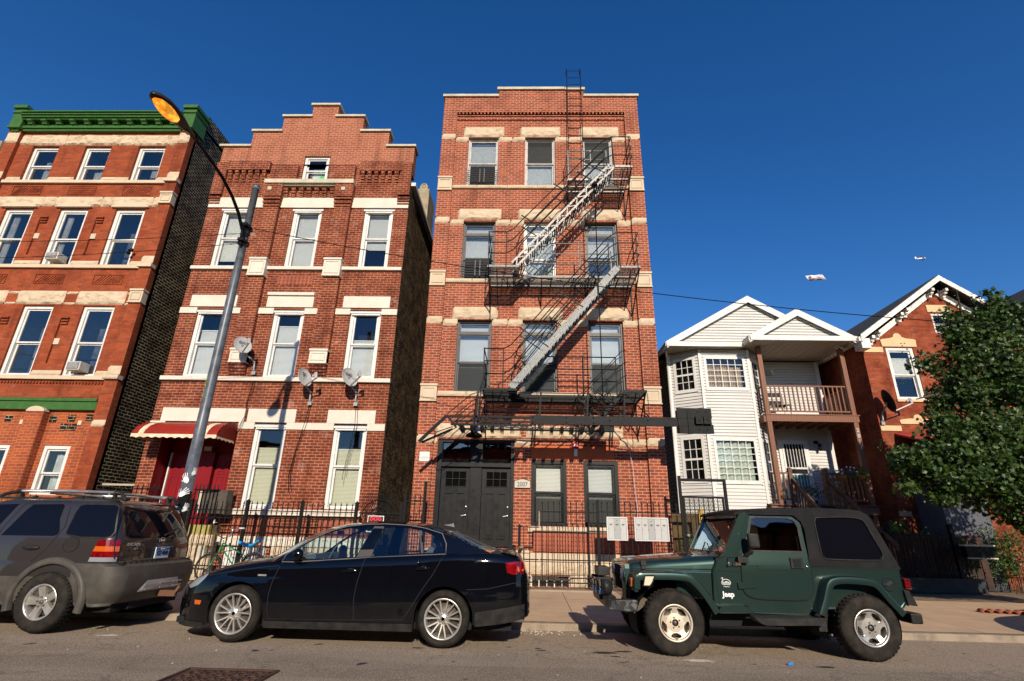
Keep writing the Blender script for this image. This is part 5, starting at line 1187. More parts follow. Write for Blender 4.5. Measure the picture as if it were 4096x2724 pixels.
def leafpts(c,s,rng,up=.5,lobed=True):
    nrm=Vector((rng.gauss(0,.7),rng.gauss(-.35,.7),rng.gauss(up,.5))).normalized(); a=nrm.orthogonal().normalized(); a=Matrix.Rotation(rng.uniform(0,6.28),3,nrm)@a; b_=nrm.cross(a)
    if lobed:
        pr=[(0,-.55),(.22,-.28),(.52,-.22),(.34,.05),(.50,.32),(.20,.30),(0,.62),(-.20,.30),(-.50,.32),(-.34,.05),(-.52,-.22),(-.22,-.28)]
        vs=[c+a*x*s+b_*y*s+nrm*(-abs(x)*.28*s-.12*s*y*y) for x,y in pr]; return vs,[(0,1,2,3,6),(3,4,5,6),(0,6,9,10,11),(6,7,8,9)]
    vs=[c+a*x*s+b_*y*s+nrm*(-abs(x)*.3*s) for x,y in ((0,-.5),(.28,0),(0,.55),(-.28,0))]; return vs,[(0,1,2),(0,2,3)]
def foliage(mb,cs,n_,s,rng,lobed=False,hollow=.35):
    for (c,r,wt) in cs:
        c=Vector(c)
        for i in range(int(n_*wt)):
            d=Vector((rng.gauss(0,1),rng.gauss(0,1),rng.gauss(0,1))).normalized(); rad=(hollow+(1-hollow)*rng.random()**.6)
            p=c+Vector((d.x*r[0],d.y*r[1],d.z*r[2]))*rad
            k=noise.noise(p*1.9)
            if k<-.04 and rng.random()<.82: continue
            vs,fs_=leafpts(p,s*rng.uniform(.65,1.3),rng,lobed=lobed); mb.add(vs,fs_)
fp=thing('flower_box','long hanging planter of trailing green plants with white and purple flowers on the porch rail','flower box',(9.95,16.4,3.2))
q=MB(); rg=random.Random(11); foliage(q,[((9.62,16.32,3.26),(.22,.16,.15),1),((9.95,16.32,3.24),(.25,.16,.14),1),((10.25,16.32,3.27),(.22,.16,.17),1),((10.3,16.3,3.12),(.16,.12,.16),.5)],420,.05,rg,hollow=.1); q.build('foliage',M['leafl'],fp)
q=MB(); 
for x in (9.65,10.25): q.lathe([(.001,-.10),(.09,-.09),(.13,.02)],(x,16.33,3.14),'z',10)
q.build('basket',mat('coir_basket',(.40,.20,.06),.9,var=(.3,.14,.05),vs=12,bs=.4),fp)
for nm,cc in (('white_flower',(.8,.78,.8)),('purple_flower',(.12,.03,.35))):
    q=MB()
    for i in range(9): 
        c_=Vector((9.5+rg.random()*.95,16.18+rg.random()*.08,3.2+rg.random()*.24))
        q.add([c_+Vector((.026*math.cos(t),0,.026*math.sin(t))) for t in [k*1.2566 for k in range(5)]],[(0,1,2,3,4)])
    q.build(nm,mat(nm,cc,.6),fp)
def potplant(name,label,x,y,z,h,w_,potm,group=None,leafm='leafl',n_=60,s=.05):
    p=thing(name,label,'plant',(x,y,z),group); q=MB(); q.lathe([(.001,0),(.055,0),(.075,.13),(.001,.12)],(x,y,z),'z',10); q.build('pot',potm,p)
    q=MB(); foliage(q,[((x,y,z+.12+h/2),(w_,w_*.6,h/2),1)],n_,s,random.Random(int(x*100)),hollow=0); q.build('foliage',M[leafm],p)
teal=mat('teal_pot',(.02,.35,.28),.4); crm=mat('cream_pot',(.45,.42,.36),.5)
potplant('potted_plant','teal pot plant leftmost on the lower bay window sill of the white house',6.55,16.86,2.99,.10,.05,teal)
potplant('potted_plant','middle small leafy pot plant on the lower bay window sill',6.80,16.86,2.99,.18,.09,crm)
potplant('potted_plant','round cream pot with the tallest plant on the lower bay window sill',7.14,16.86,2.99,.30,.13,crm,n_=90)
potplant('potted_plant','dark leafy vine climbing at the foot of the barred door on the lower porch',8.05,16.9,2.30,.9,.16,M['black'],n_=70,s=.09)
potplant('potted_plant','spreading green shrub in a pot right of the porch stair railing',8.95,16.75,2.30,.55,.35,M['black'],n_=170,s=.08,leafm='leaf')
# ================================================================ orange brick house with gable
he=thing('gabled_brick_house','orange brick house with steep dark shingle roof, white bargeboards and cream window heads','house',(13.7,16.1,.15))
w=MB(); YE=16.1; E0,E1,EP=10.97,16.5,13.73
hol=[(11.72,12.60,5.50,7.24),(13.48,13.98,7.75,8.47),(14.9,15.8,5.5,7.24)]
wallfront(w,E0,E1,.1,7.3,YE,hol,0,1,.14); 
z=7.3
while z<9.12:
    zt=z+.12; t=(zt-7.3)/(9.2-7.3); a=E0+(EP-E0)*t; b_=E1-(E1-EP)*t; wallfront(w,a,b_,z,zt,YE,hol,0,1,.14,.3); z=zt
w.quad((E0,YE,.1),(E0,30,.1),(E0,30,7.4),(E0,YE,7.4),2); w.quad((E1,YE,.1),(E1,30,.1),(E1,30,7.4),(E1,YE,7.4),0)
w.build('wall',[M['brickE'],M['dark'],M['brickE']],he)
rf=MB(); y0=15.68; KE=(13.73,9.62); AE=(10.72,7.46); BE=(16.75,7.46)
for A,B in ((AE,KE),(KE,BE)): rf.hexa([(A[0],y0,A[1]),(B[0],y0,B[1]),(B[0],30,B[1]),(A[0],30,A[1]),(A[0],y0,A[1]+.07),(B[0],y0,B[1]+.07),(B[0],30,B[1]+.07),(A[0],30,A[1]+.07)],0)
ro=rf.build('roof',M['shingle'],he)
fs=MB(); rake(AE,KE,y0,.15); rake(KE,BE,y0,.15); 
A2_=(E0,7.12); K2=(EP,9.16); B2=(E1,7.12)
for A,B in ((A2_,K2),(K2,B2)):
    fs.hexa([(A[0],YE-.06,A[1]-.0),(B[0],YE-.06,B[1]),(B[0],YE+.01,B[1]),(A[0],YE+.01,A[1]),(A[0],YE-.06,A[1]+.22),(B[0],YE-.06,B[1]+.22),(B[0],YE+.01,B[1]+.22),(A[0],YE+.01,A[1]+.22)])
    fs.hexa([(A[0],YE-.09,A[1]+.16),(B[0],YE-.09,B[1]+.16),(B[0],YE,B[1]+.16),(A[0],YE,A[1]+.16),(A[0],YE-.09,A[1]+.22),(B[0],YE-.09,B[1]+.22),(B[0],YE,B[1]+.22),(A[0],YE,A[1]+.22)])
fs.box(10.66,10.80,y0,30,7.30,7.44); fs.box(10.74,11.02,15.72,16.1,7.08,7.40)
for t in (.08,.17,.48,.56,.92,1.0,):
    for sg in (0,1):
        x=(E0+(EP-E0)*t) if sg==0 else (E1-(E1-EP)*t); z=7.12+2.04*t+.22
        for k,(d_,h_) in enumerate(((.30,.07),(.22,.14),(.12,.24))): fs.box(x-.045,x+.045,YE-.05-d_,YE-.05,z-h_+.0,z-h_+.09)
fs.build('bargeboard',mat('peeling_white_trim',(.74,.71,.66),.55,var=(.50,.46,.40),vs=9,lo=.5,hi=.6),ro)
hm=mat('cream_window_head',(.62,.43,.24),.8,var=(.55,.38,.21)); q=MB()
def head(x0,x1,z0,zs,zc):
    pts=[(x0,z0),(x1,z0),(x1+.02,zs-.03),(x1-.05,zs),(x1-.30,zs+.03)]; c=(x0+x1)/2; r=.13
    pts+=[(c+r*math.cos(t),zc-r+r*math.sin(t)) for t in [math.pi*k/8 for k in range(9)]]+[(x0+.30,zs+.03),(x0+.05,zs),(x0-.02,zs-.03)]
    q.poly(pts,YE-.03,YE+.03)
head(11.62,12.72,7.26,7.52,7.73); head(11.62,12.72,4.72,4.86,5.02); q.box(13.38,14.08,YE-.03,YE+.03,8.50,8.76); q.box(10.98,11.62,YE-.025,YE+.02,7.06,7.24); q.box(10.98,11.6,YE-.025,YE+.02,4.5,4.66); q.box(11.68,12.64,YE-.05,YE+.02,5.42,5.50); q.box(10.96,11.3,YE-.03,YE+.02,2.0,2.14); q.box(14.8,15.9,YE-.03,YE+.03,7.26,7.5)
q.build('window_head',hm,he)
window(he,11.72,12.60,5.50,7.24,YE+.03,'wwhite',case=.10,blind=(.42,.86),bm='blindw',mr=.47); window(he,13.48,13.98,7.75,8.47,YE+.03,'wwhite',case=.07,mr=.5); window(he,14.9,15.8,5.5,7.24,YE+.03,'wwhite',case=.1)
q=MB(); q.box(11.5,12.7,15.1,YE-.02,.15,3.95); q.build('porch_enclosure',mat('grey_render',(.10,.10,.115),.9,var=(.08,.08,.09),bs=.3),he)
q=MB(); q.hexa([(11.35,14.9,3.95),(12.9,14.9,3.95),(12.9,YE-.02,4.36),(11.35,YE-.02,4.36),(11.35,14.9,4.0),(12.9,14.9,4.0),(12.9,YE-.02,4.42),(11.35,YE-.02,4.42)]); q.build('porch_roof',mat('red_metal_roof',(.38,.03,.035),.4),he)
# roof of the next house
hf_=thing('shingle_roofed_house','house with a large grey shingle roof at the right edge, behind the tree','house',(21,17,.15))
q=MB(); q.box(17.4,25,16.6,32,.1,7.6); q.build('wall',M['brickE'],hf_)
q=MB()
for A,B in (((17.1,7.4),(21.2,11.4)),((21.2,11.4),(25.3,7.4))): q.hexa([(A[0],16.2,A[1]),(B[0],16.2,B[1]),(B[0],33,B[1]),(A[0],33,A[1]),(A[0],16.2,A[1]+.08),(B[0],16.2,B[1]+.08),(B[0],33,B[1]+.08),(A[0],33,A[1]+.08)],0)
q.build('roof',M['shingle'],hf_); q=MB(); q.poly([(17.4,7.6),(25,7.6),(21.2,11.3)],16.6,16.65); q.build('gable_wall',M['brickE'],hf_)
# ================================================================ fences, gates, mailboxes, bicycle
def picketpanel(x0,x1,y,z0,z1,rz,par,sp=.13,scroll=None,r=.008,tip=True,name='picket_panel'):
    b=MB()
    for z in rz: b.box(x0,x1,y-.012,y+.012,z-.012,z+.012)
    n_=max(1,round((x1-x0)/sp))
    for i in range(n_):
        x=x0+(i+.5)*(x1-x0)/n_; b.box(x-r,x+r,y-r,y+r,z0,z1-.10)
        if tip:
            b.box(x-.013,x+.013,y-.013,y+.013,z1-.16,z1-.14); b.box(x-.011,x+.011,y-.011,y+.011,z1-.115,z1-.10)
            b.add([(x-.02,y,z1-.075),(x,y-.006,z1-.10),(x+.02,y,z1-.075),(x,y+.006,z1-.09),(x,y,z1)],[(0,1,4),(1,2,4),(2,3,4),(3,0,4),(0,3,2,1)])
        if scroll and i<n_-1:
            za,zb=scroll; xm=x+(x1-x0)/n_/2
            for sx in (-1,1):
                for sz in (1,-1):
                    c0=zb-.045 if sz==1 else za+.045
                    if sz==-1 and zb-za<.15 and False: continue
                    b.tube([(xm+sx*(.034-.022*math.cos(t)*(1-t/9)),y,c0+sz*.024*math.sin(t)*(1-t/9)) for t in [k*.75 for k in range(8)]],.0035,4)
    return b.build(name,M['black'],par)
def post(x,y,z0,z1,par,w_=.035,cap=True):
    b=MB(); b.box(x-w_,x+w_,y-w_,y+w_,z0,z1)
    if cap: b.box(x-w_-.008,x+w_+.008,y-w_-.008,y+w_+.008,z1,z1+.02); b.add([(x-w_,y-w_,z1+.02),(x+w_,y-w_,z1+.02),(x+w_,y+w_,z1+.02),(x-w_,y+w_,z1+.02),(x,y,z1+.065)],[(0,1,4),(1,2,4),(2,3,4),(3,0,4)])
    return b.build('post',M['black'],par)
FY=12.75
fb=thing('iron_fence','black iron picket fence with spear tips and scrolls in front of the stepped gable building','fence',(-6.2,FY,.16))
for x in (-9.2,-8.51,-7.95,-6.59,-5.27,-3.97): post(x,FY,.15,1.90,fb)
for a,b in ((-7.95,-6.59),(-6.59,-5.27),(-5.27,-3.97)): picketpanel(a+.035,b-.035,FY,.30,1.93,(1.70,1.53,.48),fb,scroll=(1.53,1.70))
picketpanel(-9.17,-8.54,FY,.30,1.97,(1.72,1.55,.48),fb,scroll=(1.55,1.72)); 
for z_ in ((.92,1.08),):
    b=MB()
    for i in range(14):
        x=-7.5+i*.262
        if abs(x+6.59)<.1 or abs(x+5.27)<.1: continue
        for sx in (-1,1):
            for sz in (1,-1): b.tube([(x+sx*(.04-.025*math.cos(t)*(1-t/9)),FY,1.0+sz*(.055+0*.03)+sz*.028*math.sin(t)*(1-t/9)) for t in [k*.75 for k in range(8)]],.0035,4)
    b.build('scroll_row',M['black'],fb)
g=thing('scroll_gate','black iron gate with round scrollwork leading to the red doors','gate',(-8.2,FY-.05,.16))
picketpanel(-8.47,-7.99,FY-.04,.25,1.66,(1.60,.5),g,.10); b=MB()
for cz in (1.2,1.05):
    for s_ in (-1,1): b.tube([(-8.23+s_*(.09-.06*math.cos(t)*(1-t/9)),FY-.06,cz+.07*math.sin(t)*(1-t/9)) for t in [k*.6 for k in range(12)]],.006,5)
b.bar((-8.47,FY-.05,.55),(-7.99,FY-.05,1.55),.02); b.build('scrollwork',M['black'],g)
# stair rails of the stoop, and brown cabinet behind
sr_=thing('stoop_railing','black iron railing with spear tips on the stoop of the red doors','railing',(-7.8,13.1,1.36))
picketpanel(-8.12,-7.48,12.99,1.36,2.32,(2.17,1.5),sr_,.09); picketpanel(-9.62,-8.95,12.99,1.36,2.30,(2.17,1.5),sr_,.14)
b=MB(); b.tube([(-7.5,12.95,2.17),(-8.0,12.9,2.15),(-8.25,12.9,1.7),(-8.3,12.9,1.2)],.012,5); b.build('handrail',M['black'],sr_)
cbx=MB(); cbx.box(-7.92,-7.30,13.03,13.3,1.62,2.17,1); cbx.box(-8.02,-7.92,13.02,13.3,1.62,2.15,0); cbx.box(-7.30,-7.285,13.02,13.31,1.6,2.18,1)
tag(cbx.build('storage_cabinet',[M['coping'],mat('cabinet_brown',(.06,.045,.035),.6,var=(.10,.08,.06),vs=5)],bevel=.006,loc=(-7.6,13.1,1.6)),'brown metal cabinet standing on the stoop right of the red doors','cabinet')
# arched gate with the dog sign
ag=thing('arched_gate','black arched iron and mesh gate in the gap right of the stepped gable building','gate',(-3.4,FY,.16))
b=MB(); xm=-3.42
for r_,z_ in ((.40,1.66),(.20,1.66)): b.tube([(xm+r_*math.cos(t),FY,z_+r_*.85*math.sin(t)) for t in [math.pi*k/14 for k in range(15)]],.014,6)
for z in (1.70,1.45,.5): b.box(-3.90,-2.92,FY-.012,FY+.012,z-.014,z+.014)
for i in range(8): x=-3.86+i*.128; b.box(x-.008,x+.008,FY-.008,FY+.008,.25,1.70+(.25 if 1<i<6 else .05))
b.box(-2.93,-2.87,FY-.03,FY+.03,.15,1.95); b.build('frame',M['black'],ag)
def meshpanel(x0,x1,z0,z1,y,par,sp=.05,r=.0035,top=None,name='wire_mesh',mt='black'):
    b=MB(); h=z1-z0; u=x0-h*.55
    while u<x1:
        for sg in (1,-1):
            a,c=(u,u+h*.55); 
            p=[(a,z0),(c,z1)] if sg==1 else [(c,z0),(a,z1)]
            (xa,za),(xb,zb)=p
            if xa>xb: (xa,za),(xb,zb)=(xb,zb),(xa,za)
            if xb<=x0 or xa>=x1: continue
            if xa<x0: t=(x0-xa)/(xb-xa); za+= (zb-za)*t; xa=x0
            if xb>x1: t=(x1-xa)/(xb-xa); zb=za+(zb-za)*t; xb=x1
            b.bar((xa,y,za),(xb,y,zb),r*2)
        u+=sp
    return b.build(name,M[mt],par)
meshpanel(-3.90,-3.0,.5,2.15,FY+.05,ag)
sg=MB(); sg.box(-3.66,-3.28,12.69,12.70,1.28,1.64,0); sg.box(-3.645,-3.295,12.685,12.69,1.295,1.625,1); sgo=sg.build('dog_sign',[mat('sign_rim_white',(.75,.75,.73),.5),mat('sign_black',(.02,.02,.02),.5)],loc=(-3.47,12.69,1.3)); tag(sgo,'black sign with a white rim and red letters DOG fixed to the arched gate','sign')
rdm=mat('sign_red',(.85,.03,.05),.5,emit=None); text('lettering','DOG',.105,(-3.47,12.68,1.565),rdm,sgo,sx=1.15,bold=.004); text('lettering','ON',.085,(-3.47,12.68,1.475),rdm,sgo,sx=.8,bold=.002)
# fence of the tall building
fc=thing('iron_fence','black iron picket fence with stepped top rail carrying the grey mailboxes','fence',(1,12.5,.15))
for x,z in ((-2.77,2.22),(-2.32,2.42),(-.10,1.47),(1.69,2.03)): post(x,12.5,.15,z,fc,.03,cap=z<2.1)
picketpanel(-2.74,-2.35,12.5,.25,2.14,(1.98,.5),fc,.13)
picketpanel(-.07,.34,12.5,.30,1.56,(1.46,.78,.32),fc,.135,tip=False); picketpanel(.36,1.66,12.5,.30,2.05,(1.80,.78,.32),fc,.135); picketpanel(1.72,3.56,12.5,.30,2.07,(1.82,.78,.32),fc,.135)
b=MB(); b.box(.335,.365,12.485,12.515,1.45,1.81); b.box(-.3,3.6,12.42,12.6,.10,.18); b.build('base_kerb',[M['kerb']],fc)
# mailboxes hung on the fence
M['mbx']=mat('mailbox_aluminium',(.44,.43,.41),.45,.0,var=(.40,.39,.37),vs=3); M['mbr']=mat('mailbox_rim',(.56,.55,.53),.35); M['mbd']=mat('mailbox_dark_door',(.32,.32,.31),.45)
def mailbox(x0,x1,nd,darkk,label):
    o=thing('mailbox_cluster',label,'mailbox',((x0+x1)/2,12.4,1.22),'mailbox clusters on the iron fence')
    q=MB(); q.box(x0,x1,12.40,12.47,1.22,1.71); 
    for a in ((x0,x1,1.69,1.715),(x0,x1,1.215,1.24),(x0-.004,x0+.022,1.24,1.69),(x1-.022,x1+.004,1.24,1.69)): q.box(a[0],a[1],12.375,12.40,a[2],a[3])
    q.build('rim',M['mbr'],o,bevel=.004); a=x0+.025; wd=(x1-x0-.05)/nd
    for i in range(nd):
        q=MB(); q.box(a+i*wd+.003,a+(i+1)*wd-.003,12.385,12.40,1.245,1.685); dq=q.build('mailbox_door',M['mbd'] if i==darkk else M['mbx'],o)
        q=MB(); q.box(a+(i+.5)*wd-.03,a+(i+.5)*wd+.03,12.38,12.386,1.545,1.565); q.box(a+(i+.5)*wd-.012,a+(i+.5)*wd+.012,12.38,12.386,1.525,1.532)
        if i==darkk: q.lathe([(.001,-.005),(.010,-.005),(.010,0)],(a+(i+.5)*wd,12.385,1.635),'y',8)
        q.build('name_slot',M['wgrey'],dq)
        q=MB(); q.lathe([(.001,-.006),(.010,-.006),(.010,0)],(a+i*wd+.02,12.385,1.46),'y',8); q.build('lock',M['dishm'],dq)
mailbox(1.87,2.33,3,1,'smaller grey mailbox cluster with three doors on the fence'); mailbox(2.49,3.25,5,2,'wider grey mailbox cluster with five doors on the fence')
# tall gate between the brick building and the white house
tg=thing('tall_iron_gate','tall dark iron gate frame with mesh panel in front of the white siding bay','gate',(4.1,12.5,.15))
b=MB(); b.box(3.585,3.645,12.47,12.53,.15,2.66); b.box(4.62,4.68,12.47,12.53,.15,2.60); b.box(3.645,4.62,12.475,12.525,2.54,2.60); b.build('gate_post',M['black'],tg)
b=MB()
for q in ((3.655,3.70,.3,2.21),(4.555,4.60,.3,2.21),(3.70,4.555,2.165,2.21),(3.70,4.555,.3,.34),(3.70,4.555,1.30,1.33)): b.box(q[0],q[1],12.485,12.515,q[2],q[3])
for i in range(1,8): x=3.70+i*.107; b.box(x-.007,x+.007,12.49,12.51,.34,2.165)
for i in range(4): b.box(3.70,4.555,12.495,12.505,1.90+i*.068,1.908+i*.068)
b.build('gate_leaf',M['black'],tg); meshpanel(3.70,4.55,.35,2.16,12.525,tg,.055,.002)
q=MB(); q.lathe([(.001,-.07),(.03,-.06),(.035,-.04),(.02,-.015),(.04,0)],(3.70,12.49,1.35),'y',12); q.build('knob',M['dishm'],tg)
wf=thing('wooden_fence','low brown wooden fence with one bright yellow post behind the tall iron gate','fence',(4.3,14.5,.15))
b=MB(); [b.box(3.62+i*.14,3.75+i*.14,14.5,14.53,.15,1.87) for i in range(9)]; b.box(3.6,6.2,14.48,14.55,1.82,1.9); [b.box(4.95+i*.14,5.08+i*.14,14.5,14.53,.15,1.87) for i in range(10)]
b.build('board_panel',mat('brown_boards',(.07,.045,.02),.8,var=(.11,.07,.03),vs=6),wf); b=MB(); b.box(4.60,4.72,14.40,14.48,.15,2.02); b.build('post',mat('yellow_wood',(.50,.30,.05),.6,var=(.40,.24,.05)),wf)
sh=thing('shrub','bright leafy shrub behind the tall iron gate','shrub',(4.2,13.8,.15)); rg=random.Random(21)
q=MB(); foliage(q,[((4.1,13.7,1.0),(.35,.3,.6),1),((4.7,13.9,1.45),(.3,.25,.45),1),((4.4,13.6,.6),(.5,.3,.4),1)],260,.07,rg,hollow=.1); q.build('foliage',M['leafl'],sh); q=MB(); q.tube([(4.3,13.8,.15),(4.35,13.8,.8),(4.6,13.85,1.5)],.015,5); q.build('stem',M['wooddk'],sh)
# right hand iron fence on a black planter wall
rf_=thing('iron_fence','black iron fence on a low black wall in front of the gabled brick house','fence',(9.8,14.3,.15))
b=MB(); b.box(6.2,11.42,14.25,14.45,.15,.46); b.box(6.2,11.45,14.22,14.47,.44,.48); b.build('base_wall',mat('black_wall_paint',(.02,.022,.025),.5,var=(.04,.04,.045),vs=4),rf_)
for x in (6.3,7.6,9.35,10.95): post(x,14.33,.46,1.72,rf_,.045)
for a,b_ in ((6.35,7.55),(7.65,9.3),(9.4,10.9)): picketpanel(a,b_,14.33,.48,1.66,(1.48,.62),rf_,.135,tip=False)
pf=thing('plank_fence','dark reddish wooden plank fence behind the iron fence, under the tree','fence',(10.1,14.7,.15))
b=MB(); [b.box(8.9+i*.19,9.06+i*.19,14.62,14.65,.2,1.5) for i in range(16)]; b.box(8.9,11.9,14.6,14.62,1.38,1.5); b.build('board_panel',mat('dark_stained_wood',(.06,.03,.022),.7,var=(.03,.018,.014)),pf)
rr_=thing('wire_fence','thin grey wire fence at the far right behind the sidewalk','fence',(13,14.9,.15)); picketpanel(11.9,16,14.9,.2,1.5,(1.4,.5),rr_,.16,tip=False,r=.005); meshpanel(11.9,16,.18,.5,14.88,rr_,.06,.003)
lb=thing('letter_box','dark letter box with pale edges fixed beside the tree shaded fence','letter box',(11.2,14.2,1.0)); q=MB(); q.box(11.05,11.75,14.12,14.3,.98,1.24,0); q.build('box_body',M['black'],lb); q=MB(); q.box(11.03,11.77,14.1,14.3,1.24,1.28); q.box(11.03,11.77,14.1,14.13,.95,.98); q.build('rim',M['coping'],lb)
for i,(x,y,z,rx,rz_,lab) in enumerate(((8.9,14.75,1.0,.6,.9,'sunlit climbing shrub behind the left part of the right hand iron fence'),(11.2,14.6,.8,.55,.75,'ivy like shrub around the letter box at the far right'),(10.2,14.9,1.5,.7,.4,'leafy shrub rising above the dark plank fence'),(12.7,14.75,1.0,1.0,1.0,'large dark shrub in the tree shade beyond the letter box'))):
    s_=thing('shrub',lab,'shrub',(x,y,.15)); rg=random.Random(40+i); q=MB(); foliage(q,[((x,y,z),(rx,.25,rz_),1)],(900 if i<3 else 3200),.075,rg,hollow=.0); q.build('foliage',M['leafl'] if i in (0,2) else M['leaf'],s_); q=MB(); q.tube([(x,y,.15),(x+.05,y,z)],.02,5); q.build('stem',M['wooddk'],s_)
te=MB()
for i in range(9):
    x=8.65+i*.14; te.lathe([(.065,0),(.075,0),(.075,.16),(.065,.16)],(x,10.95-i*.03,.10),'y',10)
tag(te.build('terracotta_edging',M['terra'],loc=(9,10.9,.1)),'scalloped terracotta edging round the tree pit at the right','edging')
# green pickets before the left building
gp=thing('green_fence','dark green iron pickets before the ground floor window of the orange building','fence',(-12.6,12.9,.15)); picketpanel(-13.4,-11.9,12.9,.3,2.08,(1.9,.5),gp,.14,r=.007,tip=False)
for o in [c for c in bpy.data.objects if c.parent==gp]: o.data.materials[0]=M['green']
# bicycle leaning on the fence
bk=thing('bicycle','green bicycle with blue banana seat and high handlebar leaning on the iron fence','bicycle',(-6.8,12.5,.15)); BY=12.50
gm=mat('bike_green',(.01,.20,.06),.3,coat=.5); chm=mat('chrome',(.7,.7,.7),.15,1); rub_=mat('tyre_rubber',(.018,.017,.016),.75,var=(.035,.03,.027),vs=20); M['rub']=rub_; M['chrome']=chm
def bwheel(cx,cz,r,yy):
    q=MB(); q.tube([(cx+r*math.cos(t),yy,cz+r*math.sin(t)) for t in [2*math.pi*k/32 for k in range(32)]],.018,6,closed=True); w_=q.build('wheel',M['rub'],bk)
    q=MB(); q.tube([(cx+(r-.025)*math.cos(t),yy,cz+(r-.025)*math.sin(t)) for t in [2*math.pi*k/32 for k in range(32)]],.009,5,closed=True)
    for k in range(20): t=2*math.pi*k/20; q.bar((cx,yy-.02 if k%2 else yy+.02,cz),(cx+(r-.03)*math.cos(t),yy,cz+(r-.03)*math.sin(t)),.003)
    q.tube([(cx,yy-.05,cz),(cx,yy+.05,cz)],.02,8); q.build('rim_and_spokes',chm,w_)
bwheel(-7.10,.45,.29,BY); bwheel(-6.10,.47,.29,BY+.02)
q=MB(); A=(-6.86,.98); H=(-6.91,.86); C_=(-6.48,.45); S_=(-6.33,.86)
for p_,q_,r_ in ((A,(-6.93,.78),.02),(A,(-6.36,.74),.013),((-6.9,.90),C_,.016),(S_,C_,.015),(C_,(-6.10,.47),.010),((-6.35,.76),(-6.10,.47),.009),((-6.93,.78),(-7.10,.45),.013)): q.tube([(p_[0],BY,p_[1]),(q_[0],BY,q_[1])],r_,8)
q.build('frame',gm,bk)
q=MB(); q.tube([(-6.86,BY,1.0),(-6.88,BY,1.08),(-6.98,BY-.12,1.15),(-7.02,BY-.2,1.32),(-7.08,BY-.2,1.40),(-6.98,BY-.22,1.42)],.011,6); q.tube([(-6.88,BY,1.08),(-6.8,BY+.12,1.12),(-6.80,BY+.2,1.28),(-6.62,BY+.2,1.30)],.011,6); q.tube([(-7.12,BY-.2,1.38),(-7.15,BY-.2,1.30)],.006,4); q.build('handlebar',chm,bk)
q=MB(); q.tube([(-7.06,BY-.2,1.40),(-7.05,BY-.21,1.47)],.02,8); q.tube([(-6.66,BY+.2,1.30),(-6.54,BY+.2,1.30)],.018,8); q.build('grip',M['trim'],bk)
q=MB(); secs=[]
for i in range(12):
    t=i/11; x=-6.50+t*.50; z=.965+.0+.03*math.cos(t*6.28)+(.06*max(0,t-.7)/.3); wd=.05+.05*t; secs.append([(x,BY+wd*math.cos(a),z+.035*math.sin(a)) for a in [2*math.pi*k/10 for k in range(10)]])
q.loft(secs,0,True,closed=True); q.build('banana_seat',mat('blue_sparkle_vinyl',(.01,.22,.55),.3,var=(.02,.35,.65),vs=25),bk)
q=MB(); q.tube([(-6.10,BY-.05,.5),(-6.05,BY-.05,.9),(-6.0,BY-.05,1.05),(-5.93,BY,1.10),(-6.0,BY+.05,1.05),(-6.05,BY+.05,.9),(-6.1,BY+.05,.5)],.006,5); q.tube([(-6.33,BY,.86),(-6.36,BY,.95)],.012,6)
q.tube([(-7.10+.32*math.cos(t),BY,.45+.32*math.sin(t)) for t in [.3+k*.16 for k in range(10)]],.013,5); q.tube([(-6.10+.32*math.cos(t),BY,.47+.32*math.sin(t)) for t in [.6+k*.2 for k in range(11)]],.013,5); q.build('mudguard_and_stays',chm,bk)
q=MB(); q.lathe([(.06,-.01),(.09,-.01),(.09,.01),(.06,.01)],(-6.48,BY-.03,.45),'y',16); q.bar((-6.48,BY-.05,.45),(-6.6,BY-.05,.34),.015); q.box(-6.65,-6.55,BY-.12,BY-.04,.32,.345); q.tube([(-6.78,BY-.03,.80),(-6.45,BY-.03,.86),(-6.42,BY-.02,.93)],.009,5); q.build('crank',M['black'],bk)
q=MB(); q.lathe([(.03,0),(.03,.02),(.001,.02)],(-6.0,BY-.06,.98),'y',10); q.build('reflector',mat('orange_reflector',(.7,.12,.02),.3),bk)
# tree at the right
tr_=thing('leafy_street_tree','broad dark green street tree with lobed leaves before the gabled brick house','tree',(11.0,11.2,.12)); rg=random.Random(77)
cl=[((11.3,11.2,4.2),(1.6,1.4,2.1),2.0),((10.0,11.0,4.9),(.95,.9,1.05),1.0),((10.25,11.1,5.8),(.65,.7,.60),.5),((11.0,11.2,6.0),(.9,.8,.55),.6),((9.35,11.0,4.3),(.55,.7,.65),.42),((9.75,10.9,3.3),(1.0,.9,.75),.95),((8.75,10.8,2.75),(.95,.8,.58),.85),((9.9,10.9,2.4),(1.2,.9,.75),1.1),((11.0,11.0,2.6),(1.1,1.0,.9),1.0),((8.0,10.8,2.75),(.40,.5,.36),.17),((10.0,10.6,1.85),(.7,.6,.4),.45),((10.8,10.6,1.95),(.7,.6,.4),.4),((9.55,10.9,5.75),(.3,.35,.35),.07),((10.3,10.6,1.7),(.9,.6,.35),.45),((11.2,10.8,1.6),(.9,.7,.45),.5),((8.75,11,5.0),(.3,.4,.3),.05),((7.6,10.8,2.35),(.22,.3,.2),.03),((9.7,11,6.2),(.28,.3,.25),.04),((8.55,10.8,3.7),(.3,.4,.25),.06),((10.6,11,6.55),(.35,.35,.3),.06),((8.3,10.8,2.15),(.35,.35,.18),.05),((8.85,10.8,3.35),(.8,.6,.42),.40),((7.75,10.8,2.85),(.35,.4,.35),.14),((9.15,11,4.0),(.5,.5,.6),.2)]
q=MB()
foliage(q,cl,5600,.084,rg,lobed=True,hollow=.15)
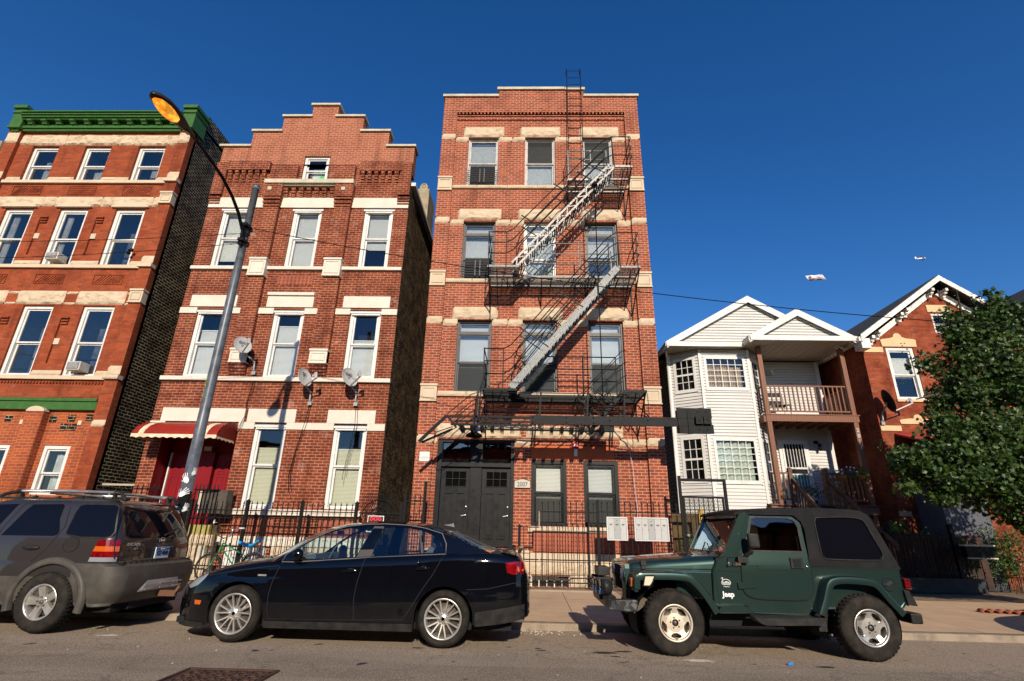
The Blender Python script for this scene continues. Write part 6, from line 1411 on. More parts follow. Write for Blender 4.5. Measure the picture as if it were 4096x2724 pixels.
for (x,z,h_) in ((9.95,6.45,.5),(10.2,6.3,.45),(9.35,6.0,.35),(8.45,5.2,.3),(8.2,4.4,.25),(7.4,3.1,.25),(10.9,6.4,.4)):
    for i in range(9):
        vs,fs_=leafpts(Vector((x+rg.gauss(0,.05),11.0+rg.gauss(0,.05),z+h_*i/9)),.05,rg,lobed=False); q.add(vs,fs_)
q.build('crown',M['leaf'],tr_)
q=MB(); bark=mat('tree_bark',(.06,.045,.035),.9,var=(.10,.08,.06),vs=12,bs=.8,bscale=30)
q.tube([(11.0,11.2,.05),(11.02,11.2,1.0),(10.95,11.2,2.0),(10.9,11.15,3.2),(10.85,11.1,4.6),(10.7,11.1,5.8)],[.17,.14,.13,.10,.06,.02],10)
for pts in (((10.95,11.2,2.0),(10.2,11.1,2.5),(9.2,10.9,2.7),(8.2,10.8,2.8)),((10.92,11.2,2.7),(10.2,11.1,3.6),(9.4,11.0,4.3),(9.0,11.0,5.0)),((10.9,11.15,3.4),(10.3,11.1,4.8),(9.9,11.0,6.0),(9.95,11.0,6.8)),((10.95,11.2,1.8),(10.1,10.8,2.0),(9.4,10.6,1.9)),((10.9,11.2,3.0),(11.5,11.3,4.0),(11.9,11.3,5.0)),((9.4,11.0,4.3),(8.8,11,4.3),(8.4,11,4.2))): q.tube(pts,[.06,.045,.03,.012][:len(pts)] if len(pts)==4 else [.05,.03,.012],6)
q.build('trunk',bark,tr_)
# ================================================================ vehicles
def lerp_tab(tab,x):
    if x<=tab[0][0]: return tab[0][1]
    for (a,b),(c,d) in zip(tab,tab[1:]):
        if x<=c: t=(x-a)/(c-a); return b+(d-b)*t
    return tab[-1][1]
def smooth_tab(tab,x):
    xs=[t[0] for t in tab]
    if x<=xs[0]: return tab[0][1]
    if x>=xs[-1]: return tab[-1][1]
    i=max(k for k in range(len(xs)-1) if xs[k]<=x)
    g=lambda k: tab[max(0,min(len(tab)-1,k))]
    (x0,y0),(x1,y1),(x2,y2),(x3,y3)=g(i-1),g(i),g(i+1),g(i+2)
    h=x2-x1; t=(x-x1)/h; m1=(y2-y0)/(x2-x0) if x2>x0 else 0; m2=(y3-y1)/(x3-x1) if x3>x1 else 0
    return (2*t**3-3*t*t+1)*y1+(t**3-2*t*t+t)*h*m1+(-2*t**3+3*t*t)*y2+(t**3-t*t)*h*m2
def paint(name,c,flake=None,rough=.25,metal=0,coat=1,dust=.05):
    m,n,b,out=newmat(name); b.inputs['Base Color'].default_value=c4(c); b.inputs['Roughness'].default_value=rough; b.inputs['Metallic'].default_value=metal
    b.inputs['Coat Weight'].default_value=coat; b.inputs['Coat Roughness'].default_value=.03; b.inputs['Specular IOR Level'].default_value=.0 if not metal else .2
    sp=N(n,'ShaderNodeSeparateXYZ'); n.links.new(pos(n),sp.inputs[0]); r=N(n,'ShaderNodeMapRange'); r.inputs[1].default_value=.15; r.inputs[2].default_value=.75; r.inputs[3].default_value=1; r.inputs[4].default_value=0; n.links.new(sp.outputs[2],r.inputs[0])
    f=N(n,'ShaderNodeMath',operation='MULTIPLY'); n.links.new(r.outputs[0],f.inputs[0]); n.links.new(noisefac(n,6,.25,.75,6),f.inputs[1]); g=N(n,'ShaderNodeMath',operation='MULTIPLY'); n.links.new(f.outputs[0],g.inputs[0]); g.inputs[1].default_value=dust*3
    n.links.new(mixc(n,g.outputs[0],c,(.22,.17,.12)),b.inputs['Base Color'])
    rr=N(n,'ShaderNodeMapRange'); rr.inputs[3].default_value=.02; rr.inputs[4].default_value=.09; n.links.new(noisefac(n,3.2,.4,.75,6),rr.inputs[0]); n.links.new(rr.outputs[0],b.inputs['Coat Roughness'])
    return m
M['carblack']=paint('black_car_paint',(.002,.0025,.004),rough=.35,dust=.008); M['cargreen']=paint('dark_green_metallic',(.016,.035,.030),rough=.36,metal=.55,dust=.04); M['cargrey']=paint('brown_grey_metallic',(.055,.046,.042),rough=.38,metal=.6,dust=.03)
M['plastic']=mat('black_plastic',(.012,.012,.013),.5,var=(.028,.025,.022),vs=9); M['clad']=mat('grey_plastic_cladding',(.055,.049,.043),.5,var=(.078,.069,.058),vs=6); M['tyre']=mat('car_tyre',(.013,.011,.010),.85,var=(.030,.024,.018),vs=10,bs=.3,bscale=80)
M['alloy']=mat('alloy_wheel',(.62,.60,.57),.32,.75,var=(.45,.40,.34),vs=7); M['alloyd']=mat('dusty_alloy_wheel',(.55,.44,.33),.45,.5,var=(.62,.55,.45),vs=5); M['brake']=mat('brake_disc',(.13,.11,.10),.5,.6)
M['redlens']=mat('red_lens',(.22,.003,.006),.12,coat=1,var=(.08,.002,.003),vs=22); M['amber']=mat('amber_lens',(.50,.09,.008),.15,coat=1); M['clearlens']=mat('clear_lens',(.22,.24,.26),.1,coat=1)
M['carglass']=glass('car_window_glass',(.86,.97,.95),.04,rc=(.7,.9,1)); M['tint']=mat('tinted_glass',(.004,.004,.007),.03,spec=.22); M['tintb']=glass('smoked_glass',(.10,.11,.12),.05)
M['ptrim']=mat('window_trim_grey',(.22,.20,.19),.3,.4); M['pillar']=mat('matte_pillar',(.06,.052,.05),.55)
def cyl_arch(mb,cx,cz,r,y0,y1,mi=0,n=28): # dark wheel well lining
    vs=[];
    for k in range(n+1):
        t=math.pi*(-.12+1.24*k/n); vs.append((cx+r*math.cos(t),y0,cz+r*math.sin(t)))
    for k in range(n+1):
        t=math.pi*(-.12+1.24*k/n); vs.append((cx+r*math.cos(t),y1,cz+r*math.sin(t)))
    mb.add(vs,[(k,k+1,n+2+k,n+1+k) for k in range(n)],mi,True); mb.add(vs[n+1:],[tuple(range(n+1))],mi)
def wheel(par,cx,yf,cz,R_,w,rim,style,side=-1,steer=0,alloy='alloy',tread=0):
    """yf: outer face y; side -1: outer face looks to -y"""
    s=side; q=MB(); C=(cx,yf,cz); i=lambda d:-s*d # d metres inward
    prof=[(rim,i(.02)),(rim+.012,i(.004)),(rim+.03,i(-.004)),((R_+rim)/2,i(-.012)),(R_-.035,i(.0)),(R_-.014,i(.016)),(R_-.004,i(.035)),(R_,i(.07)),(R_,i(w-.05)),(R_-.02,i(w-.01)),(rim+.02,i(w)),(rim,i(w-.02))]
    q.lathe(prof,C,'y',56)
    if tread:
        for k in range(tread):
            t=2*math.pi*k/tread
            for (d0,d1,off) in ((.0,.05,0),(.06,.11,.5),(.12,.17,0),(.18,w,.5)):
                a=t+off*math.pi/tread*1.0; ca,sa=math.cos(a),math.sin(a); h=.55*math.pi*R_/tread
                r0,r1=R_-.012,R_+.007; P=lambda rr,tt,dd:(cx+rr*ca-tt*sa,yf+i(dd),cz+rr*sa+tt*ca)
                rr_o=R_-.006 if d0==0 else r1
                q.hexa([P(r0,-h,d0+.004),P(r0,h,d0+.004),P(r0,h,d1),P(r0,-h,d1),P(rr_o,-h,d0+.012),P(rr_o,h,d0+.012),P(r1,h,d1),P(r1,-h,d1)])
    wo=q.build('wheel',M['tyre'],par)
    q=MB(); q.lathe([(rim+.004,i(.0)),(rim+.002,i(-.006)),(rim-.012,i(-.006)),(rim-.02,i(.004)),(rim-.028,i(.06)),(rim-.03,i(.15))],C,'y',48)
    def spoke(a0,w0,a1,w1,r0,r1,d0,d1,th=.02,off=0):
        c0,s0,c1,s1=math.cos(a0),math.sin(a0),math.cos(a1),math.sin(a1)
        p=lambda c,s_,r,t,d:(cx+r*c-t*s_,yf+i(d),cz+r*s_+t*c)
        q.hexa([p(c0,s0,r0,-w0,d0+th),p(c0,s0,r0,w0,d0+th),p(c1,s1,r1,w1,d1+th),p(c1,s1,r1,-w1,d1+th),p(c0,s0,r0,-w0*.8,d0),p(c0,s0,r0,w0*.8,d0),p(c1,s1,r1,w1*.8,d1),p(c1,s1,r1,-w1*.8,d1)])
    if style=='multi':
        for k in range(7):
            a=2*math.pi*k/7+.22
            for e in (-1,1): spoke(a+e*.10,.011,a+e*.215,.009,.055,rim-.015,.030,.010,.03)
        q.lathe([(.001,i(.012)),(.035,i(.012)),(.05,i(.022)),(.08,i(.035)),(.085,i(.07))],C,'y',24)
    elif style=='five':
        for k in range(5):
            a=2*math.pi*k/5+math.pi/2+.25; spoke(a,.046,a,.062,.05,rim-.012,.035,.02,.035)
        q.lathe([(.001,i(.03)),(.06,i(.03)),(.075,i(.045)),(.09,i(.09))],C,'y',24)
    else: # dished disc with five openings
        n5=60; 
        r_in,r_out=.105,rim-.028
        for k in range(n5):
            a0,a1=2*math.pi*k/n5,2*math.pi*(k+1)/n5; ph=((k+.5)*5/n5+.0)%1
            op=abs(ph-.5)<.30
            P=lambda r,a,d:(cx+r*math.cos(a+.31),yf+i(d),cz+r*math.sin(a+.31))
            q.add([P(.04,a0,.018),P(r_in,a0,.022),P(r_in,a1,.022),P(.04,a1,.018)],[(0,1,2,3)],0)
            edge=.5-abs(ph-.5); depth=.03
            if not op: q.add([P(r_in,a0,.022),P(r_out,a0,.004),P(r_out,a1,.004),P(r_in,a1,.022)],[(0,1,2,3)],0)
            else:
                u=(abs(ph-.5)/.30); ri=r_in+.004+(.03*u*u); ro=r_out-.012*u
                q.add([P(r_in,a0,.022),P(ri,a0,.021),P(ri,a1,.021),P(r_in,a1,.022)],[(0,1,2,3)],0); q.add([P(ri,a0,.021),P(ri,a1,.021),P(ri+.01,a1,.08),P(ri+.01,a0,.08)],[(0,1,2,3)],0)
                q.add([P(ro,a0,.006),P(r_out,a0,.004),P(r_out,a1,.004),P(ro,a1,.006)],[(0,1,2,3)],0)
            nph=((k+1.5)*5/n5)%1
            if (abs(nph-.5)<.30)!=op: q.add([P(r_in,a1,.021),P(r_out,a1,.004),P(r_out,a1,.07),P(r_in,a1,.09)],[(0,1,2,3)],0)
    q.build('rim',M[alloy],wo)
    q=MB(); q.lathe([(.001,i(.095)),(rim*.78,i(.095)),(rim*.78,i(.12)),(.001,i(.12))],C,'y',32); q.lathe([(rim-.03,i(.14)),(.001,i(.145))],C,'y',24); q.build('brake',M['brake'],wo)
    q=MB()
    for k in range(5): a=2*math.pi*k/5+.5; q.lathe([(.001,i(.008)),(.009,i(.008)),(.011,i(.03))],(cx+.057*math.cos(a),yf,cz+.057*math.sin(a)),'y',6)
    q.lathe([(.001,i(.012)),(.022,i(.012)),(.028,i(.03))],C,'y',12); q.build('lug_nuts',M['brake'] if style!='multi' else M['alloy'],wo)
    return wo
def strip(pts,w,par,mt,name,yf,off=.003,th=.002): # ribbon following a side surface yf(x,z)
    q=MB(); P=[Vector((x,z)) for x,z in pts]; L=[]
    for a,b in zip(P,P[1:]):
        n_=max(1,int((b-a).length/.05)); L+=[a.lerp(b,k/n_) for k in range(n_)]
    L.append(P[-1]); vs=[]
    for k,p in enumerate(L):
        d=(L[min(k+1,len(L)-1)]-L[max(k-1,0)]).normalized(); n_=Vector((-d.y,d.x))*w/2
        for s in (1,-1): x,z=p+n_*s; vs.append((x,yf(x,z)-off,z))
    q.add(vs,[(2*k,2*k+1,2*k+3,2*k+2) for k in range(len(L)-1)],0,True); return q.build(name,M[mt],par)
def panel(outline,holes,yf,mb,mi=0,grid=.07,mirror=None):
    pts=[Vector(p) for p in outline]; edges=[(i,(i+1)%len(pts)) for i in range(len(pts))]
    for h in holes:
        n0=len(pts); pts+= [Vector(p) for p in h]; edges+= [(n0+i,n0+(i+1)%len(h)) for i in range(len(h))]
    def inside(p,poly):
        c=False; j=len(poly)-1
        for i in range(len(poly)):
            if (poly[i][1]>p[1])!=(poly[j][1]>p[1]) and p[0]<(poly[j][0]-poly[i][0])*(p[1]-poly[i][1])/(poly[j][1]-poly[i][1])+poly[i][0]: c=not c
            j=i
        return c
    x0,x1=min(p[0] for p in outline),max(p[0] for p in outline); z0,z1=min(p[1] for p in outline),max(p[1] for p in outline)
    if grid:
        x=x0
        while x<x1:
            z=z0
            while z<z1:
                if inside((x,z),outline) and not any(inside((x,z),h) for h in holes): pts.append(Vector((x,z)))
                z+=grid
            x+=grid
    vo,eo,fo,*_=geometry.delaunay_2d_cdt(pts,edges,[],0,1e-5)
    fs=[]
    for f in fo:
        c=sum((vo[i] for i in f),Vector((0,0)))/len(f)
        if inside(c,outline) and not any(inside(c,h) for h in holes): fs.append(tuple(f))
    mb.add([(v.x,yf(v.x,v.y),v.y) for v in vo],fs,mi,True)
    if mirror is not None: mb.add([(v.x,2*mirror-yf(v.x,v.y),v.y) for v in vo],fs,mi,True)
def arc_pts(cx,cz,r,a0,a1,n): return [(cx+r*math.cos(a0+(a1-a0)*k/n),cz+r*math.sin(a0+(a1-a0)*k/n)) for k in range(n+1)]
def frange(a,b,s):
    L=[]; 
    while a<b-1e-6: L.append(a); a+=s
    return L+[b]
# ---------------------------------------------------------------- black sedan
def sedan():
    car=thing('parked_sedan','glossy black four door sedan parked between the grey car and the green off-roader','car',(-2.3,8.05,0),'cars parked along the kerb')
    yc=8.06; WF,WR=-3.645,-.995; ra=.368; cz=.32
    hwt=[(-4.72,.06),(-4.69,.24),(-4.60,.43),(-4.48,.58),(-4.36,.68),(-4.20,.765),(-4.0,.82),(-3.6,.862),(-3.0,.878),(-2.0,.885),(-1.2,.88),(-.7,.862),(-.3,.82),(-.1,.765),(.0,.70),(.05,.62),(.085,.45)]
    zbt=[(-4.74,.18),(-4.5,.15),(-4.0,.17),(-3.3,.185),(-1.3,.20),(-.6,.255),(-.2,.30),(.09,.36)]
    zst=[(-4.74,.40),(-4.70,.50),(-4.60,.57),(-4.45,.64),(-4.3,.705),(-4.15,.76),(-3.88,.835),(-3.5,.90),(-3.2,.935),(-2.9,.95),(-2.05,1.0),(-1.05,1.055),(-.7,1.075),(-.4,1.075),(-.2,1.055),(-.05,1.02),(.0,.93),(.05,.82),(.085,.70)]
    crt=[(-4.74,.02),(-4.3,.05),(-3.5,.075),(-3.2,.06),(-2.9,.0),(-1.05,.0),(-.5,.03),(-.1,.02),(.085,.0)]
    def hw(x): return smooth_tab(hwt,x)
    def zs(x): return smooth_tab(zst,x)
    def prof(z,x):
        zt=zs(x); u=(z-.2)/(zt-.2) if zt>.25 else 0
        v=1-.045*max(0,(.32-u))/.32*1.2-.055*max(0,(u-.62))/.38*(1 if u<1 else 1)-.012*math.exp(-((z-.63)/.03)**2)*0
        if z>zt-.06: v-=.035*((z-zt+.06)/.06)**2
        return v
    def sy(x,z): return yc-hw(x)*prof(z,x)-.006*math.exp(-((z-.66)/.045)**2)*(1 if -4.2<x<-.1 else 0)+.012*math.exp(-((z-.58)/.10)**2)*0-.010*math.exp(-((z-.285)/.03)**2)*(1 if -3.2<x<-1.45 else 0)
    def zlow(x):
        z=smooth_tab(zbt,x)
        for c in (WF,WR):
            if abs(x-c)<ra: z=max(z,cz+math.sqrt(ra*ra-(x-c)**2)*1.0)
        return z
    xs=sorted(set([round(v,4) for v in frange(-4.72,.085,.055)]+[c+s*ra*math.cos(a) for c in (WF,WR) for s in (-1,1) for a in (0,.001,.06,.15,.25,.4,.6,.8,1.0,1.3)]+[-4.715,-4.70,-4.68,-4.66,-4.64,.05,.07]))
    body=MB(); secs=[]
    K=16
    for x in xs:
        zl=zlow(x) if not any(abs(abs(x-c)-ra)<1e-6 for c in (WF,WR)) else smooth_tab(zbt,x); zt=zs(x); row=[]
        for k in range(K): z=zl+(zt-zl)*k/(K-1); row.append((x,sy(x,z),z))
        ye=sy(x,zt); cr=smooth_tab(crt,x); hwE=yc-ye
        top=[]
        for k in range(1,9):
            f=1-k/8; top.append((x,yc-hwE*f,zt+.012+cr*(1-f*f)))
        row+=top
        row+= [(a,2*yc-b,c) for a,b,c in reversed(row[:-1])]
        secs.append(row)
    body.loft(secs,0,True)
    n_=len(secs[0]); body.add(secs[0],[tuple(range(n_))],0); body.add(secs[-1],[tuple(range(n_))],0)
    # greenhouse
    def gy(x,z):
        b=yc-hw(x)*.93+.0; return b+max(0,z-.95)*.43+(.02*max(0,(z-1.3))/.1)
    out=[(-3.28,.925),(-3.12,1.03),(-2.95,1.15),(-2.78,1.252),(-2.6,1.335),(-2.4,1.392),(-2.15,1.422),(-1.9,1.432),(-1.6,1.422),(-1.35,1.39),(-1.1,1.325),(-.9,1.255),(-.7,1.18),(-.52,1.115),(-.42,1.085)]
    edge=list(out)
    low=[(x,zs(x)-.03) for x in (-.42,-.8,-1.05,-1.5,-2.0,-2.5,-3.0,-3.28)]
    F=[(-2.985,.953),(-2.975,1.095),(-2.74,1.245),(-2.52,1.325),(-2.3,1.367),(-2.045,1.383),(-2.19,1.008)]
    B=[(-1.90,1.383),(-1.62,1.375),(-1.42,1.350),(-1.345,1.068),(-1.99,1.018)]
    Q=[(-1.375,1.340),(-1.23,1.295),(-1.13,1.225),(-1.065,1.145),(-1.068,1.080),(-1.31,1.07)]
    g=MB(); panel(out+low,[F,B,Q],gy,body,0,.06,mirror=yc)
    body.build('body',M['carblack'],car,auto=50)
    # roof, windshield, backlight
    ro=MB(); wsh=MB(); bl=MB()
    def rowat(x,z,xo,cr,m=12): 
        ye=gy(x,z)-.001; hwE=yc-ye; return [(x+xo*(1-((k/m)*2-1)**2),ye+2*hwE*k/m,z+cr*(1-((k/m)*2-1)**2)) for k in range(m+1)]
    xo=[-.27,-.25,-.23,-.2,-.17,-.1,-.04,0,.0,.03,.06,.09,.10,.11,.12]; cr=[.03,.03,.03,.032,.035,.035,.035,.035,.035,.035,.035,.03,.02,.015,.01]
    rows=[rowat(edge[i][0],edge[i][1],xo[i],cr[i]) for i in range(len(edge))]
    wsh.loft(rows[:5]); ro.loft(rows[4:11]); bl.loft(rows[10:])
    ro.build('roof',M['carblack'],car); wsh.build('windscreen',M['carglass'],car); bl.build('rear_screen',M['tintb'],car)
    g=MB()
    for P in (F,B,Q): panel(P,[],lambda x,z:gy(x,z)+.006,g,0,0,mirror=yc)
    g.build('side_window',M['carglass'],car)
    t=MB()
    for P in (out[1:11]+[(-1.03,1.20),(-1.02,1.075),(-1.5,1.045),(-2.2,1.00),(-3.0,.94),(-3.15,.94)],):
        t.tube([(x,gy(x,z)-.004,z-.012) for x,z in P],.007,5,closed=True)
    t.build('window_trim',M['ptrim'],car)
    pq=MB(); panel([(-2.04,1.388),(-1.905,1.388),(-1.995,1.014),(-2.185,1.004)],[],lambda x,z:gy(x,z)-.004,pq,0,0); panel([(-1.415,1.352),(-1.378,1.342),(-1.315,1.068),(-1.345,1.066)],[],lambda x,z:gy(x,z)-.004,pq,0,0); pq.build('pillar_trim',M['pillar'],car)
    for nm,pts in (('door_seam',[(-3.14,.93),(-3.20,.75),(-3.235,.55),(-3.225,.36),(-3.19,.27),(-2.12,.285),(-1.50,.30),(-1.42,.42),(-1.27,.66),(-1.16,.82),(-1.04,1.05)]),('door_seam',[(-2.06,1.0),(-2.11,.75),(-2.135,.55),(-2.12,.285)]),('bonnet_seam',[(-4.14,.735),(-3.8,.80),(-3.35,.865),(-3.17,.88)]),('bumper_seam',[(-.72,.655),(-.45,.67),(-.13,.735),(-.06,.74)]),('bumper_seam',[(-4.13,.55),(-4.02,.57),(-3.97,.50)])): strip(pts,.009,car,'dark',nm,sy,.002)
    sk_=MB(); 
    def skirt(x0,x1,za,zb,dy):
        for i in range(12):
            a=x0+(x1-x0)*i/12; b=x0+(x1-x0)*(i+1)/12
            va=[(a,sy(a,za(a))-dy,za(a)),(b,sy(b,za(b))-dy,za(b)),(b,sy(b,zb(b))-dy,zb(b)),(a,sy(a,zb(a))-dy,zb(a))]; sk_.add(va,[(0,1,2,3)],0,True)
    skirt(-.60,.07,lambda x:smooth_tab(zbt,x)-.02,lambda x:.40+.10*(x+.60)/.7,.006); skirt(-3.26,-1.38,lambda x:.165,lambda x:.245+.005*(x+3.26),.010); skirt(-4.70,-4.06,lambda x:.13,lambda x:.20,.008)
    sk_.build('lower_bumper',M['plastic'],car)
    a=MB(); cyl_arch(a,WF,cz,ra-.004,yc-.80,yc-.45); cyl_arch(a,WR,cz,ra-.004,yc-.80,yc-.45); a.box(-4.5,-.15,yc-.62,yc+.8,.17,.24); a.build('wheel_well',M['dark'],car)
    mr=MB(); mr.ball((-2.93,7.17,1.02),.085,8,0,(.85,.7,.95)); mr.bar((-2.95,7.22,.98),(-2.98,7.34,.955),.05); mr.ball((-2.93,8.95,1.02),.085,8,0,(.85,.7,.95)); mr.build('wing_mirror',M['carblack'],car)
    for x0,z0 in ((-2.33,.838),(-1.39,.886)):
        h=MB(); secs=[]
        for i in range(9):
            t=i/8; x=x0+.19*t; z=z0+.01*t; w_=.014+.006*math.sin(t*3.14); secs.append([(x,sy(x,z)-.022*math.sin(.35+t*2.4)-.004+.010*math.cos(a_),z+w_*math.sin(a_)) for a_ in [2*math.pi*k/8 for k in range(8)]])
        h.loft(secs,0,True,closed=True); ho=h.build('door_handle',M['carblack'],car)
        h=MB(); c_=(x0+.11,sy(x0+.1,z0)-.002,z0); h.add([(c_[0]+.055*math.cos(t),c_[1],c_[2]+.036*math.sin(t)) for t in [2*math.pi*k/16 for k in range(16)]],[tuple(range(16))]); h.build('handle_recess',M['dark'],ho)
    l=MB(); panel([(-4.235,.452),(-4.125,.450),(-4.135,.402),(-4.225,.402)],[],lambda x,z:sy(x,z)-.004,l,0,0); l.build('side_marker',M['amber'],car)
    l=MB(); panel([(-4.47,.60),(-4.33,.69),(-4.14,.765),(-4.16,.70),(-4.25,.62),(-4.38,.575)],[],lambda x,z:sy(x,z)-.005,l,0,.04); l.build('headlamp',M['clearlens'],car)
    l=MB(); panel([(-.235,.975),(-.10,.99),(-.0,.985),(.02,.90),(.0,.84),(-.12,.835),(-.21,.855)],[],lambda x,z:sy(x,min(z,zs(x)-.01))-.006,l,0,.04); tl=l.build('tail_lamp',M['redlens'],car)
    l=MB(); panel([(-.08,.93),(.0,.94),(.0,.88),(-.07,.87)],[],lambda x,z:sy(x,z)-.010,l,0,0); l.build('reversing_lens',mat('orange_lens',(.8,.10,.03),.15,coat=1),tl)
    l=MB(); l.tube([(-.13,7.58,.29),(.02,7.58,.285)],.035,12,cap=False); l.tube([(-.13,7.68,.29),(.02,7.68,.285)],.035,12,cap=False); l.build('exhaust',M['chrome'],car)
    s=MB(); s.loft([[(-.30,yc-.70+1.4*k/10,1.085+.02*math.sin(k/10*3.14)) for k in range(11)],[(-.12,yc-.72+1.44*k/10,1.12+.02*math.sin(k/10*3.14)) for k in range(11)],[(.0,yc-.70+1.4*k/10,1.145+.02*math.sin(k/10*3.14)) for k in range(11)],[(-.05,yc-.70+1.4*k/10,1.08+.02*math.sin(k/10*3.14)) for k in range(11)]]); s.build('boot_spoiler',M['carblack'],car)
    s=MB(); s.add([(-1.18,yc-.02,1.43),(-1.02,yc-.02,1.40),(-1.07,yc,1.445),(-1.04,yc,1.46),(-1.18,yc+.02,1.43),(-1.02,yc+.02,1.40)],[(0,1,3,2),(4,5,3,2),(0,4,2),(1,5,3)]); s.build('roof_antenna',M['ptrim'],car)
    s=MB(); s.box(-3.42,-3.31,sy(-3.36,.765)-.004,sy(-3.36,.765),.756,.776); s.build('badge',M['alloy'],car)
    # interior
    n2=MB()
    for x in (-2.35,-1.45):
        for y in (yc-.38,yc+.38): n2.hexa([(x,y-.22,.8),(x+.12,y-.22,.8),(x+.12,y+.22,.8),(x,y+.22,.8),(x+.16,y-.18,1.13),(x+.25,y-.18,1.13),(x+.25,y+.18,1.13),(x+.16,y+.18,1.13)]); n2.ball((x+.23,y,1.20),.09,6,0,(.5,1.3,.9))
    n2.hexa([(-3.2,yc-.7,.92),(-2.75,yc-.72,.92),(-2.75,yc+.72,.92),(-3.2,yc+.7,.92),(-3.1,yc-.6,.99),(-2.8,yc-.6,1.02),(-2.8,yc+.6,1.02),(-3.1,yc+.6,.99)])
    n2.tube([(-2.62+.06*math.cos(t),yc-.38+.17*math.sin(t),1.0+.16*math.cos(t)) for t in [2*math.pi*k/18 for k in range(18)]],.014,5,closed=True); n2.box(-2.72,-2.68,yc-.1,yc+.1,1.27,1.32)
    n2.build('interior',mat('car_interior_grey',(.07,.075,.08),.7),car,bevel=.01)
    for cx,al in ((WF,0),(WR,0)):
        wheel(car,cx,7.185,cz,.322,.21,.232,'multi'); wheel(car,cx,yc+.86,cz-.02,.322,.21,.232,'multi',side=1)
    return car
sed=sedan()
c2=copy_tree(sed,(12.62,.15,0)); c2['label']='black sedan whose shadow falls on the sidewalk near the terracotta edging'
# ---------------------------------------------------------------- ring stack body
def plan(xf,xr,hw,yc,cf,crr,bf=.0,br=.0,n=9):
    """closed outline clockwise from front-near; cf/crr corner radii, bf/br bulge of ends"""
    P=[]
    def end(x,s,c,bulge):
        L=[]
        for k in range(n+1): # corner near -> end straight
            t=k/n*math.pi/2; L.append((x-s*c*(1-math.sin(t)),-(hw-c*(1-math.cos(t)))))
        m=8; y0=-(hw-c)
        for k in range(1,m): y=y0+(-2*y0)*k/m; L.append((x+0,y))
        for k in range(n+1): t=k/n*math.pi/2; L.append((x-s*c*(1-math.cos(t)),(hw-c*(1-math.sin(t)))))
        return [(px+s*bulge*(1-(py/hw)**2),py+yc) for px,py in L]
    rear=end(xr,1,crr,br); front=end(xf,-1,cf,bf); 
    side=[(xf+cf+(xr-crr-xf-cf)*k/26,yc-hw) for k in range(1,26)]; side2=[(p[0],2*yc-p[1]) for p in reversed(side)]
    return side+rear+side2+list(reversed(front))
def boolcut(o,cuts):
    dg=bpy.context.evaluated_depsgraph_get()
    for (cx,cz,r,y0,y1) in cuts:
        q=MB(); n=48; vs=[(cx+r*math.cos(2*math.pi*k/n),y,cz+r*math.sin(2*math.pi*k/n)) for y in (y0,y1) for k in range(n)]
        q.add(vs,[(k,(k+1)%n,n+(k+1)%n,n+k) for k in range(n)]+[tuple(reversed(range(n))),tuple(range(n,2*n))])
        c=q.build('cutter',M['dark']); 
        md=o.modifiers.new('cut','BOOLEAN'); md.object=c; md.operation='DIFFERENCE'; md.solver='EXACT'
        bpy.context.view_layer.update(); dg=bpy.context.evaluated_depsgraph_get(); me=bpy.data.meshes.new_from_object(o.evaluated_get(dg)); o.modifiers.clear(); old=o.data; o.data=me; me.name=o.name
        bpy.data.objects.remove(c)
